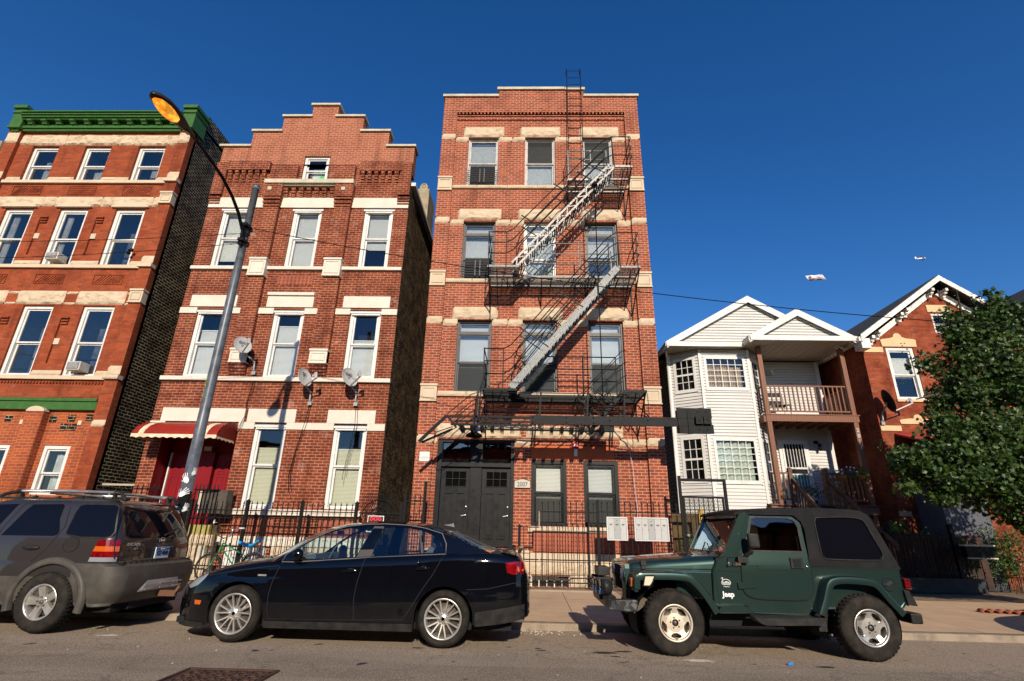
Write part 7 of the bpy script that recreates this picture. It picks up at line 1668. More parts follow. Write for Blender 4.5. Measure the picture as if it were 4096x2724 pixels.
def suv():
    car=thing('parked_suv','brown grey sport utility car with silver roof rails behind the black sedan','car',(-7.4,8.35,0),'cars parked along the kerb')
    yc=8.36; cz=.365; WR,WF=-6.34,-8.96; hw0=.895
    lv=[(.30,-9.55,-5.610,.82,.0),(.36,-9.62,-5.520,.87,.0),(.50,-9.66,-5.460,.90,0),(.66,-9.68,-5.450,.905,0),(.80,-9.66,-5.480,.90,0),(.835,-9.60,-5.590,.893,0),(.86,-9.55,-5.620,.89,0),(1.0,-9.3,-5.620,.885,0),(1.12,-8.4,-5.640,.87,0),(1.17,-8.3,-5.660,.862,0),(1.25,-8.15,-5.690,.845,0),(1.40,-7.95,-5.755,.81,0),(1.55,-7.78,-5.830,.775,0),(1.62,-7.65,-5.880,.745,0),(1.66,-7.5,-5.950,.69,0),(1.685,-7.3,-6.070,.60,0),(1.695,-7.1,-6.290,.40,0)]
    rings=[]
    for z,xf,xr,hw,_ in lv:
        rings.append([(x,y,z) for x,y in plan(xf,xr,hw,yc,.30 if z<1.1 else .2,.20 if z<.84 else .13,.06,.09)])
    b=MB(); b.loft(rings,0,True,closed=True,mf=lambda i,k:1 if (lv[i][0]<.6 or (lv[i][0]<.82 and rings[i][k][0]>-6.2)) else 0); n=len(rings[0]); b.add(rings[0],[tuple(range(n))],1); b.add(rings[-1],[tuple(reversed(range(n)))],0)
    bo=b.build('body',[M['cargrey'],M['clad']],car,auto=35)
    boolcut(bo,[(WR,cz,.455,6.9,7.9),(WF,cz,.455,6.9,7.9)])
    def sy(x,z): return yc-lerp_tab([(q[0],q[3]) for q in lv],z)+ (0 if x<-5.74 else (x+5.74)*.4)
    def xr(y,z): v=lerp_tab([(q[0],q[2]) for q in lv],z); h=lerp_tab([(q[0],q[3]) for q in lv],z); u=(y-yc)/h; c_=.13; e=max(0,abs(y-yc)-(h-c_)); return v+.09*(1-u*u)-(c_-math.sqrt(max(0,c_*c_-e*e)))
    # flares and lower side cladding
    f=MB()
    for cx in (WR,WF):
        secs=[]
        for k in range(25):
            t=math.pi*(-.08+1.16*k/24); c_,s_=math.cos(t),math.sin(t); secs.append([(cx+r*c_,y,cz+r*s_) for r,y in ((.455,7.52),(.455,7.432),(.475,7.420),(.53,7.43),(.545,7.47))])
        f.loft(secs,0,True)
    f.build('wheel_arch_trim',M['clad'],car)
    w=MB(); panel([(-6.35,1.205),(-6.35,1.50),(-6.33,1.575),(-6.27,1.595),(-5.83,1.595),(-5.775,1.57),(-5.755,1.48),(-5.695,1.24),(-5.715,1.19),(-5.77,1.175),(-6.15,1.175),(-6.24,1.19)],[],lambda x,z:sy(min(x,-5.6),z)-.006,w,0,.05); w.build('rear_side_window',M['tint'],car)
    w=MB(); panel([(-7.26,1.17),(-7.19,1.30),(-7.09,1.50),(-7.03,1.585),(-6.60,1.597),(-6.565,1.57),(-6.545,1.4),(-6.465,1.24),(-6.47,1.195),(-6.52,1.175)],[],lambda x,z:sy(x,z)-.006,w,0,.05); w.build('rear_door_window',M['tint'],car)
    w=MB(); panel([(-8.2,1.17),(-8.1,1.30),(-7.75,1.56),(-7.24,1.59),(-7.42,1.17)],[],lambda x,z:sy(x,z)-.006,w,0,.05); w.build('front_door_window',M['tint'],car)
    strip([(-6.52,1.635),(-6.47,1.55),(-6.42,1.30),(-6.44,1.22),(-6.56,.98),(-6.70,.84)],.012,car,'dark','door_seam',sy,.003); strip([(-6.52,1.635),(-7.0,1.635),(-7.15,1.60),(-7.28,1.30),(-7.32,1.1),(-7.30,.45)],.012,car,'dark','door_seam',sy,.003)
    strip([(-5.775,1.64),(-5.66,1.17),(-5.60,.9)],.010,car,'dark','tailgate_seam',sy,.003)
    for nm,P in (('window_seal',[(-6.36,1.20),(-6.36,1.50),(-6.335,1.585),(-6.27,1.605),(-5.82,1.605),(-5.765,1.57),(-5.685,1.24),(-5.71,1.18),(-5.77,1.165),(-6.15,1.165),(-6.25,1.18),(-6.36,1.20)]),): strip(P,.016,car,'plastic',nm,lambda x,z:sy(min(x,-5.6),z),.008)
    q=MB(); q.add([(-6.22+.105*math.cos(t),sy(-6.22,1.07)-.004,1.07+.095*math.sin(t)) for t in [2*math.pi*k/24 for k in range(24)]],[tuple(range(24))]); fo=q.build('fuel_cap',M['cargrey'],car)
    q=MB(); q.tube([(-6.22+.107*math.cos(t),sy(-6.22,1.07+.09*math.sin(t))-.004,1.07+.097*math.sin(t)) for t in [2*math.pi*k/24 for k in range(24)]],.004,4,closed=True); q.build('fuel_cap_gap',M['dark'],fo)
    q=MB(); q.ball((-6.76,sy(-6.76,1.02)-.01,1.02),.11,8,0,(1.1,.22,.30)); q.build('door_handle',M['plastic'],car)
    # rear end
    def rpanel(pts,off,mb,mi=0,grid=.05): # pts (y,z) on the rear surface
        k=len(mb.v); panel(pts,[],lambda y,z:xr(y,z)+off,mb,mi,grid); mb.v[k:]=[(v[1],v[0],v[2]) for v in mb.v[k:]]
    w=MB(); rpanel([(yc-.68,1.20),(yc-.64,1.50),(yc-.60,1.585),(yc+.60,1.585),(yc+.64,1.50),(yc+.68,1.20),(yc+.62,1.165),(yc-.62,1.165)],.008,w); w.build('rear_screen',M['tint'],car)
    t=MB()
    for sgn in (-1,1):
        for z0,z1,mt in ((.86,.915,2),(.915,.99,0),(.99,1.055,1),(1.055,1.14,0)):
            N_=8
            for k in range(N_):
                def P(u,z): # u 0 side .. 1 rear
                    h_=lerp_tab([(q[0],q[3]) for q in lv],z)-.13; xc=lerp_tab([(q[0],q[2]) for q in lv],z)-.13; xs_=-5.90+(z-.86)*.18
                    if u<.4: return (xs_+(xc-xs_)*u/.4,yc+sgn*(h_+.142),z)
                    t_=(u-.4)/.6*1.35; py=h_+.142*math.cos(t_); return (xc+.142*math.sin(t_)+.09*(1-min(1,(py/(h_+.13)))**2),yc+sgn*py,z)
                u0,u1=k/N_,(k+1)/N_; t.add([P(u0,z0),P(u1,z0),P(u1,z1),P(u0,z1)],[(0,1,2,3)],mt,True)
    t.build('tail_lamp',[M['redlens'],M['amber'],M['clearlens']],car)
    q=MB(); rpanel([(yc-.42,.90),(yc-.44,1.07),(yc-.40,1.09),(yc+.40,1.09),(yc+.44,1.07),(yc+.42,.90),(yc+.36,.875),(yc-.36,.875)],.010,q); po=q.build('plate_recess',M['cargrey'],car)
    q=MB(); rpanel([(yc-.34,.885),(yc-.35,1.03),(yc+.35,1.03),(yc+.34,.885)],.014,q); q.build('recess_shadow_panel',M['plastic'],po)
    q=MB(); px=xr(yc,.96)+.03; q.box(px-.012,px,yc-.155,yc+.155,.875,1.03,0); pl_=q.build('licence_plate',[mat('plate_blue_white',(.55,.62,.66),.4)],car)
    q=MB(); q.box(px-.002,px+.001,yc-.15,yc+.15,.985,1.025); q.build('plate_band',mat('plate_band_blue',(.02,.16,.42),.4),pl_)
    text('plate_number','9Z7 4049',.085,(px+.003,yc,.945),mat('plate_ink',(.01,.015,.06),.5),pl_,rot=(R(90),0,R(90)),sx=.78,bold=.002); text('plate_state','Illinois',.035,(px+.003,yc,1.005),M['trim'],pl_,rot=(R(90),0,R(90)))
    text('model_lettering','ESCAPE',.055,(xr(yc-.56,1.07)+.012,yc-.56,1.075),M['alloy'],car,rot=(R(90),0,R(80)),sx=1.2,bold=.001); text('trim_lettering','XLT',.04,(xr(yc-.52,1.02)+.012,yc-.52,1.015),M['alloy'],car,rot=(R(90),0,R(82)),sx=1.0)
    q=MB(); ex=xr(yc,1.13)+.012; q.add([(ex,yc+.075*math.cos(t),1.125+.032*math.sin(t)) for t in [2*math.pi*k/20 for k in range(20)]],[tuple(range(20))]); eo=q.build('oval_emblem',mat('emblem_dark',(.02,.02,.05),.3),car); q=MB(); q.tube([(ex+.003,yc+.077*math.cos(t),1.125+.034*math.sin(t)) for t in [2*math.pi*k/20 for k in range(20)]],.004,5,closed=True); q.build('rim',M['chrome'],eo); text('script','Ford',.045,(ex+.004,yc,1.125),M['trim'],eo,rot=(R(90),0,R(90)),shear=.3)
    q=MB(); rpanel([(yc-.80,.815),(yc-.80,.845),(yc+.80,.845),(yc+.80,.815)],.018,q,0,0)
    for k in range(16): y=yc-.72+k*.096; q.box(xr(y,.83)+.01,xr(y,.83)+.024,y-.03,y+.03,.835,.85)
    q.build('bumper_step',M['plastic'],car)
    q=MB(); rpanel([(yc-.50,.46),(yc-.38,.60),(yc+.30,.60),(yc+.38,.46)],.012,q,0,.05); 
    for y0 in (-.40,-.1,.2): 
        for z in (.48,.54): q.box(xr(yc+y0,.5)+.012,xr(yc+y0,.5)+.02,yc+y0,yc+y0+.2,z,z+.012)
    q.build('skid_panel',mat('silver_skid',(.42,.41,.39),.5,.3),car); q=MB(); q.box(-5.45,-5.15,yc-.03,yc+.03,.36,.44); q.bar((-5.18,yc-.02,.38),(-5.12,yc+.0,.50),.03); q.build('tow_hitch',mat('rusty_steel',(.16,.08,.05),.7,.5),car)
    q=MB(); q.bar((-5.52,yc+.0,1.20),(-5.60,yc+.42,1.30),.02); q.ball((-5.42,yc+.02,1.17),.05,6,0,(.6,1.4,.6)); q.build('wiper',M['plastic'],car)
    q=MB(); q.box(-5.72,-5.66,yc-.2,yc+.2,1.615,1.64); q.build('high_stop_lamp',M['redlens'],car)
    for sg in (-1,1):
        q=MB(); y=yc+sg*.60; 
        q.tube([(-7.42,y,1.775),(-6.7,y,1.787),(-6.0,y,1.775)],.022,8); rl_=q.build('roof_rail',M['alloy'],car)
        q=MB()
        for pts in ([(-7.42,y,1.775),(-7.62,y,1.74),(-7.85,y,1.65)],[(-6.02,y,1.775),(-5.92,y,1.765),(-5.82,y,1.67)]): q.tube(pts,[.026,.026,.03],8)
        for x in (-7.42,-6.02): q.bar((x,y,1.77),(x+.04,y,1.66),.05,.03)
        q.box(-7.8,-5.85,y-.03,y+.03,1.665,1.69); 
        for x in (-7.2,-6.85,-6.5,-6.2): q.bar((x-.03,y,1.685),(x+.03,y,1.705),.04,.02)
        q.build('rail_mount',M['plastic'],rl_)
    q=MB(); q.tube([(-6.1,yc-.6,1.76),(-6.1,yc,1.775),(-6.1,yc+.6,1.76)],.02,8); q.tube([(-7.0,yc-.6,1.76),(-7.0,yc+.6,1.76)],.02,8); q.build('cross_bar',M['alloy'],car)
    q=MB(); cyl_arch(q,WR,cz,.45,7.50,7.86); q.box(-9.4,-5.6,7.7,9.1,.22,.36); q.box(-5.9,-5.5,7.9,8.7,.24,.40); q.build('underbody',M['dark'],car)
    for cx in (WR,WF): wheel(car,cx,7.395,cz,.362,.235,.215,'five',alloy='alloy',tread=44); wheel(car,cx,9.27,cz-.03,.362,.235,.215,'five',side=1)
    return car
suv()
# ---------------------------------------------------------------- green off-roader
def jeep():
    car=thing('parked_offroader','dark green two door off-roader with black hard top and front winch parked at the right','car',(3.1,8.05,0),'cars parked along the kerb')
    yc=8.02; WF,WR=1.865,4.215; cz=.352; ys=7.275
    # tub
    tub=[(2.45,.475),(3.55,.475),(3.60,.52),(4.72,.56),(4.79,.62),(4.76,1.005),(2.62,1.005),(2.62,1.10),(2.50,1.10),(2.42,.93),(2.40,.55)]
    b=MB(); b.poly(tub,ys,2*yc-ys); b.box(1.95,2.46,ys+.03,2*yc-ys-.03,.60,.93)
    bo=b.build('body',M['cargreen'],car,bevel=.022); bpy.context.view_layer.update()
    dg=bpy.context.evaluated_depsgraph_get(); me=bpy.data.meshes.new_from_object(bo.evaluated_get(dg)); bo.modifiers.clear(); bo.data=me; boolcut(bo,[(WR,cz,.46,7.0,7.75)])
    # hood
    h=MB(); secs=[]
    for x,hw,zs_,zc in ((1.385,.50,.93,1.00),(1.40,.53,.975,1.03),(1.46,.55,1.0,1.055),(1.8,.60,1.035,1.085),(2.2,.66,1.065,1.12),(2.5,.70,1.09,1.145),(2.66,.725,1.10,1.15)):
        row=[(x,yc-hw-.012,.905),(x,yc-hw-.006,zs_-.075),(x,yc-hw,zs_-.03),(x,yc-hw+.03,zs_+.0),(x,yc-hw+.09,zs_+.028)]+[(x,yc-(hw-.09)*(1-k/5),zs_+.028+(zc-zs_-.028)*math.sin(k/5*math.pi/2)) for k in range(1,6)]
        row+= [(a,2*yc-c,d) for a,c,d in reversed(row[:-1])]; secs.append(row)
    h.loft(secs); h.add(secs[0],[tuple(range(len(secs[0])))]); h.build('bonnet',M['cargreen'],car,auto=45)
    strip([(1.42,.932),(2.44,.955)],.008,car,'dark','bonnet_seam',lambda x,z:yc-(.54+(x-1.42)*.16)-.012,.004)
    q=MB(); q.box(1.55,1.61,yc-.60,yc-.565,.93,1.03); q.box(1.545,1.615,yc-.61,yc-.59,.975,1.035); q.build('bonnet_latch',M['plastic'],car,bevel=.004)
    # grille panel
    g=MB(); 
    pts=[]
    for k in range(13): t=k/12; pts.append((yc-.54+1.08*t,.985+.045*math.sin(math.pi*t)))
    gp=[(yc-.50,.56),(yc-.56,.70),(yc-.55,.93)]+pts+[(yc+.55,.93),(yc+.56,.70),(yc+.50,.56)]
    g.poly(gp,1.345,1.40,axis='x'); go=g.build('grille',M['cargreen'],car,bevel=.01)
    q=MB()
    for i in range(7): y=yc-.21+i*.07; q.box(1.335,1.346,y-.018,y+.018,.66,.95)
    q.build('grille_slot',M['dark'],go)
    for s_ in (-1,1):
        q=MB(); q.lathe([(.001,-.035),(.06,-.03),(.09,-.01),(.10,.0)],(1.345,yc+s_*.385,.855),'x',20); ho=q.build('headlamp',M['clearlens'],car); q=MB(); q.lathe([(.09,-.01),(.105,-.018),(.115,.0)],(1.345,yc+s_*.385,.855),'x',20); q.build('bezel',M['chrome'],ho)
    # front fenders and flares
    def flare(path,y0,y1,th,nm,lip=.05):
        f=MB(); secs=[]; P=[Vector(p) for p in path]; N_=len(P)
        for i,p in enumerate(P):
            d=(P[min(i+1,N_-1)]-P[max(i-1,0)]).normalized(); nn=Vector((d.y,-d.x)) # inward/down
            a=p+nn*0; row=[(a.x,y1,a.y+.01),(a.x,y0+.035,a.y+.004),(a.x+nn.x*.012,y0+.006,a.y+nn.y*.012),(a.x+nn.x*.035,y0,a.y+nn.y*.035),(a.x+nn.x*lip,y0+.004,a.y+nn.y*lip),(a.x+nn.x*lip,y0+.03,a.y+nn.y*lip),(a.x+nn.x*.03,y1,a.y+nn.y*.03)]
            secs.append(row)
        f.loft(secs,0,True); f.add(secs[0],[tuple(range(7))]); f.add(secs[-1],[tuple(range(7))]); return f.build(nm,M['cargreen'],car,auto=40)
    def sm(path,n=5):
        o=[]
        for i in range(len(path)-1):
            p0,p1,p2,p3=[Vector(path[max(0,min(len(path)-1,j))]) for j in (i-1,i,i+1,i+2)]
            for k in range(n): t=k/n; o.append(.5*((2*p1)+(-p0+p2)*t+(2*p0-5*p1+4*p2-p3)*t*t+(-p0+3*p1-3*p2+p3)*t**3))
        o.append(Vector(path[-1])); return [(v.x,v.y) for v in o]
    pf=sm([(1.37,.72),(1.385,.86),(1.46,.905),(1.65,.915),(1.95,.915),(2.10,.89),(2.22,.79),(2.32,.66),(2.42,.50)]); flare(pf,7.10,7.50,.05,'front_wing',.085)
    prr=sm([(3.60,.50),(3.68,.66),(3.76,.84),(3.86,.905),(4.05,.92),(4.30,.90),(4.42,.84),(4.54,.68),(4.66,.54)]); flare(prr,7.10,7.29,.05,'rear_wing',.085)
    flare([(a,b_) for a,b_ in pf],2*yc-7.10,2*yc-7.50,.05,'front_wing',.085)
    q=MB(); q.box(1.38,1.44,7.12,7.50,.68,.86); q.build('wing_front',M['cargreen'],car,bevel=.015)
    l=MB(); panel([(1.52,.865),(1.63,.868),(1.60,.80),(1.57,.765),(1.50,.765)],[],lambda x,z:7.092,l,0,0); lo=l.build('side_marker',mat('faded_lens',(.62,.52,.38),.3),car); q=MB(); q.tube([(x,7.094,z) for x,z in ((1.52,.875),(1.64,.878),(1.61,.80),(1.575,.755),(1.49,.755))],.010,5,closed=True); q.build('bezel',M['dark'],lo)
    l=MB(); l.box(1.355,1.382,7.17,7.26,.74,.84); l.build('turn_signal',M['amber'],car,bevel=.008)
    q=MB(); q.poly([(2.42,.475),(2.44,.545),(2.60,.555),(2.78,.55),(2.84,.475)],7.16,7.30); q.build('rocker_step',M['cargreen'],car,bevel=.01)
    q=MB(); q.poly([(2.80,.44),(3.66,.45),(3.64,.41),(3.60,.375),(2.93,.365),(2.87,.38)],7.06,7.28); q.box(3.58,3.68,7.12,7.3,.30,.42); q.build('side_step',M['plastic'],car,bevel=.006)
    # door
    yd=7.262
    def dy(x,z): return yd+max(0,z-1.0)*.13
    D=sm([(2.80,1.05),(2.785,.80),(2.80,.70),(2.88,.645),(3.05,.625),(3.50,.625),(3.61,.66),(3.665,.76),(3.675,.95),(3.665,1.13)],3)
    Wd=[(2.90,1.185),(3.02,1.585),(3.10,1.605),(3.50,1.605),(3.585,1.575),(3.62,1.49),(3.615,1.185)]
    UF=[(2.80,1.05)]+[]; outl=[(2.80,1.05),(2.835,1.17),(2.965,1.60),(3.0,1.64),(3.05,1.655),(3.50,1.655),(3.61,1.62),(3.665,1.53),(3.665,1.13)]+list(reversed(D))[1:-1]
    q=MB(); panel(outl,[Wd],dy,q,0,.05); do=q.build('door',M['cargreen'],car,auto=40)
    q=MB(); panel(Wd,[],lambda x,z:dy(x,z)+.012,q,0,0); q.build('window',M['tintb'],do)
    strip(D,.014,do,'dark','seam',lambda x,z:yd,.004); strip([(3.0,1.02),(3.01,.98),(3.04,.965),(3.64,.965)],.006,do,'dark','crease',lambda x,z:yd,.003); strip([(x,z) for x,z in Wd]+[Wd[0]],.022,do,'plastic','window_seal',dy,.003)
    q=MB(); q.box(3.42,3.58,7.245,7.262,.985,1.12); ho=q.build('door_handle',M['plastic'],do,bevel=.02); q=MB(); q.box(3.455,3.55,7.238,7.247,1.005,1.10); q.build('handle_paddle',M['dark'],ho,bevel=.008)
    q=MB(); q.lathe([(.001,-.006),(.014,-.006),(.014,0)],(3.63,yd-.004,1.01),'y',10); q.build('lock',M['chrome'],do)
    for z in (1.08,.775):
        q=MB(); q.poly([(2.72,z-.035),(2.72,z+.035),(2.80,z+.035),(2.95,z+.02),(2.95,z-.02),(2.80,z-.035)],7.245,7.27) if z<1 else q.box(2.74,2.87,7.20,7.262,z-.04,z+.035); q.build('door_hinge',M['cargreen'] if z<1 else M['plastic'],do,bevel=.004)
    q=MB(); q.box(2.86,3.0,7.08,7.16,1.22,1.40); q.bar((2.92,7.13,1.20),(2.84,7.22,1.12),.05); q.build('wing_mirror',M['plastic'],car,bevel=.03)
    strip([(2.47,.935),(2.79,.935)],.006,car,'dark','body_seam',lambda x,z:ys,.003); strip([(2.46,.935),(2.47,.55)],.006,car,'dark','body_seam',lambda x,z:ys,.003)
    # windscreen frame
    wf=MB()
    for s_ in (-1,1):
        y=yc+s_*.70; wf.hexa([(2.56,y-.045,1.10),(2.72,y-.045,1.10),(2.72,y+.045,1.10),(2.56,y+.045,1.10),(2.86,y-.04,1.645),(2.96,y-.04,1.645),(2.96,y+.04,1.645),(2.86,y+.04,1.645)])
    wf.bar((2.90,yc-.70,1.64),(2.90,yc+.70,1.64),.08,.06); wf.bar((2.61,yc-.7,1.13),(2.61,yc+.7,1.13),.08,.08); wf.poly([(2.62,1.05),(2.82,1.05),(2.99,1.62),(2.93,1.66),(2.88,1.64)],7.285,7.31); wo=wf.build('windscreen_frame',M['cargreen'],car,bevel=.012)
    q=MB(); q.quad((2.615,yc-.66,1.16),(2.615,yc+.66,1.16),(2.875,yc+.66,1.61),(2.875,yc-.66,1.61)); q.build('windscreen',M['carglass'],wo)
    q=MB(); 
    for y in (yc-.5,yc-.15): q.bar((2.5,y,1.14),(2.585,y-.0,1.16),.02); q.bar((2.5,y,1.145),(2.66,y+.30,1.27),.014)
    q.build('wiper',M['plastic'],car)
    # hard top
    ht=MB(); prof=[(2.80,1.645),(2.84,1.685),(3.0,1.705),(3.5,1.735),(3.9,1.745),(4.3,1.738),(4.46,1.72),(4.53,1.68),(4.56,1.62)]
    secs=[]
    for x,zt in prof:
        hw=.675; secs.append([(x,yc-.715,max(1.60,min(zt,1.655))-.02),(x,yc-.71,min(zt,1.66)),(x,yc-.69,min(zt,1.69)),(x,yc-.64,zt-.012),(x,yc-.4,zt+.008),(x,yc,zt+.015),(x,yc+.4,zt+.008),(x,yc+.64,zt-.012),(x,yc+.69,min(zt,1.69)),(x,yc+.71,min(zt,1.66)),(x,yc+.715,max(1.60,min(zt,1.655))-.02)])
    ht.loft(secs)
    def hy(x,z): return 7.272+max(0,z-1.0)*.055
    Q=sm([(3.86,1.61),(4.20,1.625),(4.42,1.61),(4.49,1.56),(4.56,1.37),(4.625,1.19),(4.60,1.125),(4.53,1.105),(3.95,1.105),(3.87,1.13),(3.845,1.20),(3.835,1.55)],4); Q=Q+[]
    so_=[(3.68,1.01),(3.68,1.17),(3.69,1.45),(3.66,1.56),(3.58,1.63),(3.45,1.665),(3.0,1.668),(3.0,1.70),(3.5,1.72),(3.9,1.73),(4.3,1.725),(4.46,1.71),(4.55,1.66),(4.58,1.61),(4.70,1.30),(4.81,1.01)]
    panel(so_,[Q],hy,ht,0,.05,mirror=yc)
    ht.add([(4.57,yc-.71,1.63),(4.57,yc+.71,1.63),(4.81,yc+.74,1.01),(4.81,yc-.74,1.01)],[(0,1,2,3)])
    m_=mat('textured_black_hardtop',(.010,.0095,.011),.66,spec=.12,var=(.017,.0155,.0165),vs=5,bs=.5,bscale=220); hto=ht.build('hard_top',m_,car,auto=40)
    q=MB(); panel(Q[:-1] if False else Q,[],lambda x,z:hy(x,z)+.008,q,0,0,mirror=yc); q.build('rear_side_window',M['tint'],hto)
    q=MB(); q.tube([(x,hy(x,z)-.002,z) for x,z in Q],.010,6,closed=True); q.build('window_seal',M['plastic'],hto)
    strip([(3.69,1.008),(4.80,1.008)],.012,car,'dark','top_seam',lambda x,z:ys,.004)
    q=MB(); q.lathe([(.085,.0),(.085,-.008),(.07,-.008),(.06,.012),(.001,.014)],(4.62,ys-.002,.835),'y',24); fo=q.build('fuel_filler',M['dark'],car); q=MB(); q.bar((4.58,ys+.0,.81),(4.66,ys+.0,.86),.025); q.build('filler_cap',M['plastic'],fo)
    # bumpers, winch, lights
    q=MB(); q.box(1.06,1.20,yc-.62,yc+.62,.47,.60); q.hexa([(1.06,7.16,.47),(1.16,7.14,.47),(1.20,7.42,.47),(1.06,7.42,.47),(1.10,7.18,.585),(1.16,7.16,.585),(1.20,7.42,.60),(1.06,7.42,.60)]); q.box(1.14,1.42,7.15,7.30,.46,.59); q.box(1.02,1.07,yc-.34,yc+.34,.53,.64); q.build('front_bumper',mat('worn_black_steel',(.02,.02,.021),.45,var=(.10,.10,.10),vs=11,lo=.55,hi=.62,bs=.3),car,bevel=.012)
    q=MB(); q.tube([(1.10,yc-.22,.70),(1.10,yc+.22,.70)],.07,14); q.box(1.0,1.20,yc-.30,yc-.20,.60,.80); q.box(1.0,1.20,yc+.20,yc+.30,.60,.80); q.box(1.02,1.18,yc-.30,yc+.1,.82,.93); q.build('winch',M['plastic'],car,bevel=.008)
    q=MB(); 
    for y in (yc-.16,yc+.16): q.tube([(1.015,y,.60),(1.015,y,.75)],.022,10)
    q.tube([(1.02,yc-.2,.765),(1.02,yc+.2,.765)],.012,8); q.tube([(1.04,yc-.36,.60),(1.04,yc-.36,.78)],.028,10); q.build('roller_fairlead',M['chrome'],car)
    q=MB(); q.lathe([(.001,-.06),(.085,-.055),(.10,-.02),(.085,.04),(.03,.08)],(1.10,yc-.50,.70),'x',18); q.tube([(1.12,yc-.5,.58),(1.12,yc-.5,.62)],.02,6); q.build('fog_lamp',M['plastic'],car)
    q=MB(); q.poly([(1.35,.50),(1.55,.60),(1.62,.56),(1.42,.42),(1.30,.42)],7.34,7.44); q.build('frame_horn',mat('dirty_frame',(.10,.08,.06),.8),car)
    q=MB(); q.box(4.76,4.90,7.20,7.45,.395,.515); q.box(4.80,4.89,7.45,2*yc-7.3,.40,.50); q.build('rear_bumper',M['plastic'],car,bevel=.02)
    q=MB(); q.poly([(4.78,.60),(4.78,.765),(4.83,.765),(4.88,.60)],7.24,7.36); q.build('rear_bumperette',M['plastic'],car,bevel=.012); q=MB(); q.box(4.81,4.885,7.26,7.38,.78,.90); to=q.build('tail_lamp',M['redlens'],car,bevel=.01); q=MB(); [q.box(4.805,4.90,7.25,7.39,z,z+.006) for z in (.80,.84,.88)]; q.build('lamp_guard',M['black'],to)
    q=MB(); q.lathe([(.36,.0),(.37,.06),(.36,.16),(.22,.18),(.001,.17)],(4.87,yc+.10,1.02),'x',28); q.build('spare_wheel',M['tyre'],car)
    text('lettering','Jeep',.085,(2.592,ys-.006,.668),mat('decal_white',(.75,.75,.72),.5),car,bold=.003); dm_=bpy.data.materials['decal_white']
    q=MB(); 
    for k in range(10): t0,t1=math.pi*k/10,math.pi*(k+1)/10; q.add([(2.65+.085*math.cos(t0),ys-.004,.80+.06*math.sin(t0)),(2.65+.085*math.cos(t1),ys-.004,.80+.06*math.sin(t1)),(2.65+.077*math.cos(t1),ys-.004,.80+.052*math.sin(t1)),(2.65+.077*math.cos(t0),ys-.004,.80+.052*math.sin(t0))],[(0,1,2,3)])
    q.box(2.565,2.735,ys-.004,ys-.003,.79,.797); q.box(2.575,2.725,ys-.004,ys-.003,.772,.778); q.poly([(2.60,.80),(2.67,.81),(2.72,.80),(2.70,.815),(2.65,.825)],ys-.004,ys-.003); q.poly([(2.59,.80),(2.60,.80),(2.592,.875),(2.585,.875)],ys-.004,ys-.003); q.poly([(2.56,.865),(2.59,.885),(2.62,.868),(2.59,.875)],ys-.004,ys-.003)
    q.v=[(2.58+(v[0]-2.65)*.7,v[1],.80+(v[2]-.80)*.75) for v in q.v]
    q.build('badge',dm_,car); text('badge_lettering','SAHARA',.020,(2.58,ys-.005,.757),dm_,car)
    q=MB(); cyl_arch(q,WF,cz,.45,7.25,7.8); cyl_arch(q,WR,cz,.46,7.30,7.76); q.box(2.2,4.0,7.4,8.7,.30,.52); q.box(1.3,4.9,7.62,7.72,.38,.48); q.box(1.42,2.4,7.75,8.3,.45,.9); q.box(3.7,4.7,7.8,8.3,.35,.5); q.tube([(3.9,7.7,.42),(4.6,7.7,.36)],.06,10); q.tube([(WF,7.3,cz),(WF,8.7,cz)],.05,8); q.tube([(WR,7.3,cz),(WR,8.7,cz)],.05,8); q.build('underbody',M['dark'],car)
    n2=MB(); 
    for y in (yc-.35,yc+.35): n2.hexa([(3.45,y-.22,.9),(3.6,y-.22,.9),(3.6,y+.22,.9),(3.45,y+.22,.9),(3.58,y-.2,1.38),(3.7,y-.2,1.38),(3.7,y+.2,1.38),(3.58,y+.2,1.38)])
    n2.tube([(3.75,yc-.6,1.0),(3.75,yc-.6,1.6),(3.75,yc+.6,1.6),(3.75,yc+.6,1.0)],.035,8); n2.build('interior',M['plastic'],car)
    for cx,al in ((WF,'alloyd'),(WR,'alloy')): wheel(car,cx,7.13,cz,.362,.235,.205,'holes',alloy=al,tread=40); wheel(car,cx,8.92,cz-.03,.362,.235,.205,'holes',side=1,alloy='alloyd',tread=40)
    return car
jeep()
# ================================================================ small aircraft and its banner, unseen houses added across the street
ap=thing('light_aircraft','tiny white high wing aircraft with red trim in the sky above the brick house gable','aircraft',(256,300,172.5))
A=Vector((256,300,172.5)); d=Vector((1,-.1,.03)).normalized(); w_=Vector((.35,.75,.56)).normalized()
q=MB(); q.tube([A-d*3.6,A-d*2,A,A+d*1.2,A+d*1.9],[.25,.45,.62,.6,.3],10); q.build('fuselage',mat('aircraft_white',(.8,.8,.78),.4),ap)
q=MB(); q.bar(A+Vector((.2,0,.7))-w_*4.6,A+Vector((.2,0,.7))+w_*4.6,.7,.1,up=(1,0,0)); q.build('wing',mat('aircraft_red',(.45,.03,.05),.4),ap)
q=MB(); q.bar(A-d*3.4-w_*1.5,A-d*3.4+w_*1.5,.8,.1,up=(1,0,0)); q.bar(A-d*3.6,A-d*3.6+Vector((-.3,0,1.4)),.1,.9); q.build('tail',bpy.data.materials['aircraft_white'],ap)
q=MB(); 
for s_ in (-1,1): q.ball(A+Vector((.7,s_*.9,-1.1)),.28,5); q.bar(A+Vector((.6,s_*.3,-.5)),A+Vector((.7,s_*.9,-1.1)),.1)
q.build('landing_gear',M['black'],ap)
bn=thing('advertising_banner','white rectangular aerial banner with faint lettering floating in the blue sky','banner',(167.4,270,142.6))
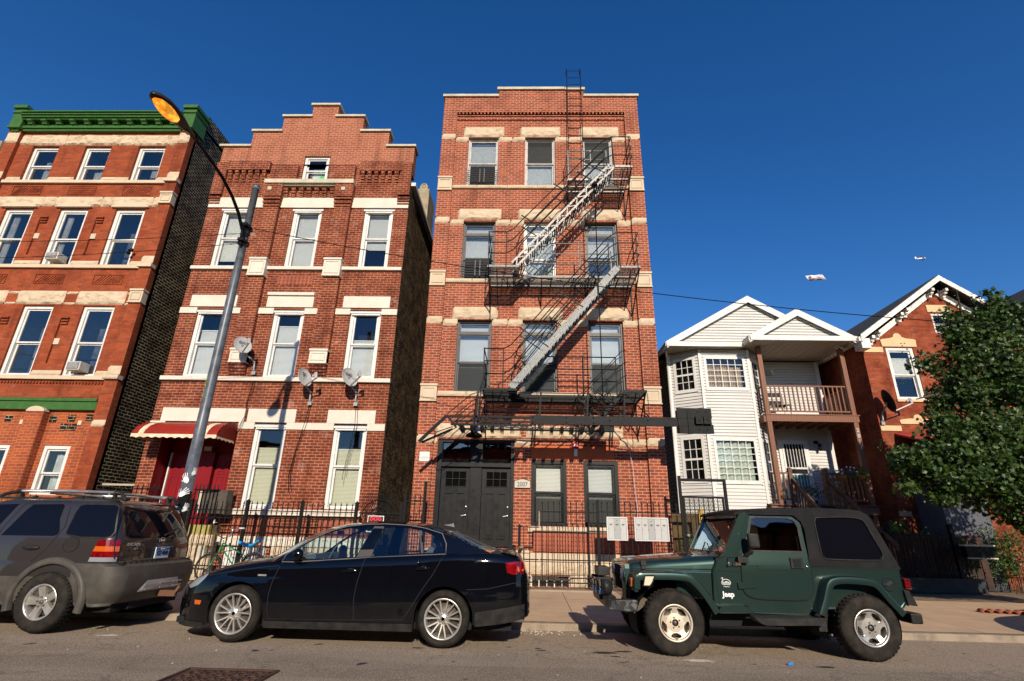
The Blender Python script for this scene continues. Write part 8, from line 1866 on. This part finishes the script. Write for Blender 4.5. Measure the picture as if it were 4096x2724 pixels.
P=[Vector((161.2,270,143.45)),Vector((171.2,270,144.3)),Vector((173.9,271.5,141.8)),Vector((163.3,271.5,141.1))]
q=MB(); n_=16; vs=[]
for t in (0,1):
    for k in range(n_+1):
        a=P[0].lerp(P[1],k/n_); b=P[3].lerp(P[2],k/n_); p=a.lerp(b,t); p.y+=.25*math.sin(k*.9); vs.append(p)
q.add(vs,[(k,k+1,n_+2+k,n_+1+k) for k in range(n_)],0,True); q.build('cloth',mat('banner_white',(.75,.72,.74),.7),bn,solid=.03)
def onb(u,v): return P[0].lerp(P[1],u).lerp(P[3].lerp(P[2],u),v)-Vector((0,.35,.0))
q=MB()
rr=random.Random(4)
for (v0,u0,u1) in ((.16,.42,.95),(.42,.50,.9),(.68,.45,.85)):
    u=u0
    while u<u1: l=rr.uniform(.03,.09); q.add([onb(u,v0),onb(u+l,v0),onb(u+l,v0+.10),onb(u,v0+.10)],[(0,1,2,3)]); u+=l+.02
q.build('faint_lettering',mat('banner_ink',(.40,.36,.42),.7),bn)
q=MB(); q.add([onb(.12,.15),onb(.26,.12),onb(.28,.45),onb(.16,.5)],[(0,1,2,3)]); q.add([onb(.30,.6),onb(.42,.55),onb(.45,.85),onb(.32,.9)],[(0,1,2,3)]); q.build('picture_patch',mat('banner_red_print',(.45,.18,.16),.7),bn)
# unseen houses added across the street, heights set to darken glass and paint reflections
for i,(x0,x1,h,pk) in enumerate(((-24,-14.5,6.6,7.1),(-14.3,-6.2,6.2,6.9),(-6.0,2.2,6.7,7.1),(2.5,11.5,6.3,7.0),(11.7,24,6.6,7.0))):
    o=thing('reflection_house','added brick house across the street, number %d from the left, seen only in reflections'%(i+1),'house',((x0+x1)/2,-10.5,0),'unseen houses added for reflections')
    o['label']=('unseen brick house added across the street at the far left','unseen brick house added across the street, left of centre','low unseen brick house added directly across the street','tallest gabled unseen brick house added across the street','unseen brick house added across the street at the far right')[i]
    q=MB(); q.poly([(x0,0),(x1,0),(x1,h),((x0+x1)/2,pk-.1),(x0,h)],-20,-10.5); q.build('wall',M['brickA'],o)
    q=MB(); xm=(x0+x1)/2
    for A_,B_ in (((x0-.3,h-.1),(xm,pk)),((xm,pk),(x1+.3,h-.1))): q.hexa([(A_[0],-20.2,A_[1]),(B_[0],-20.2,B_[1]),(B_[0],-10.2,B_[1]),(A_[0],-10.2,A_[1]),(A_[0],-20.2,A_[1]+.1),(B_[0],-20.2,B_[1]+.1),(B_[0],-10.2,B_[1]+.1),(A_[0],-10.2,A_[1]+.1)])
    q.build('roof',M['shingle'],o)
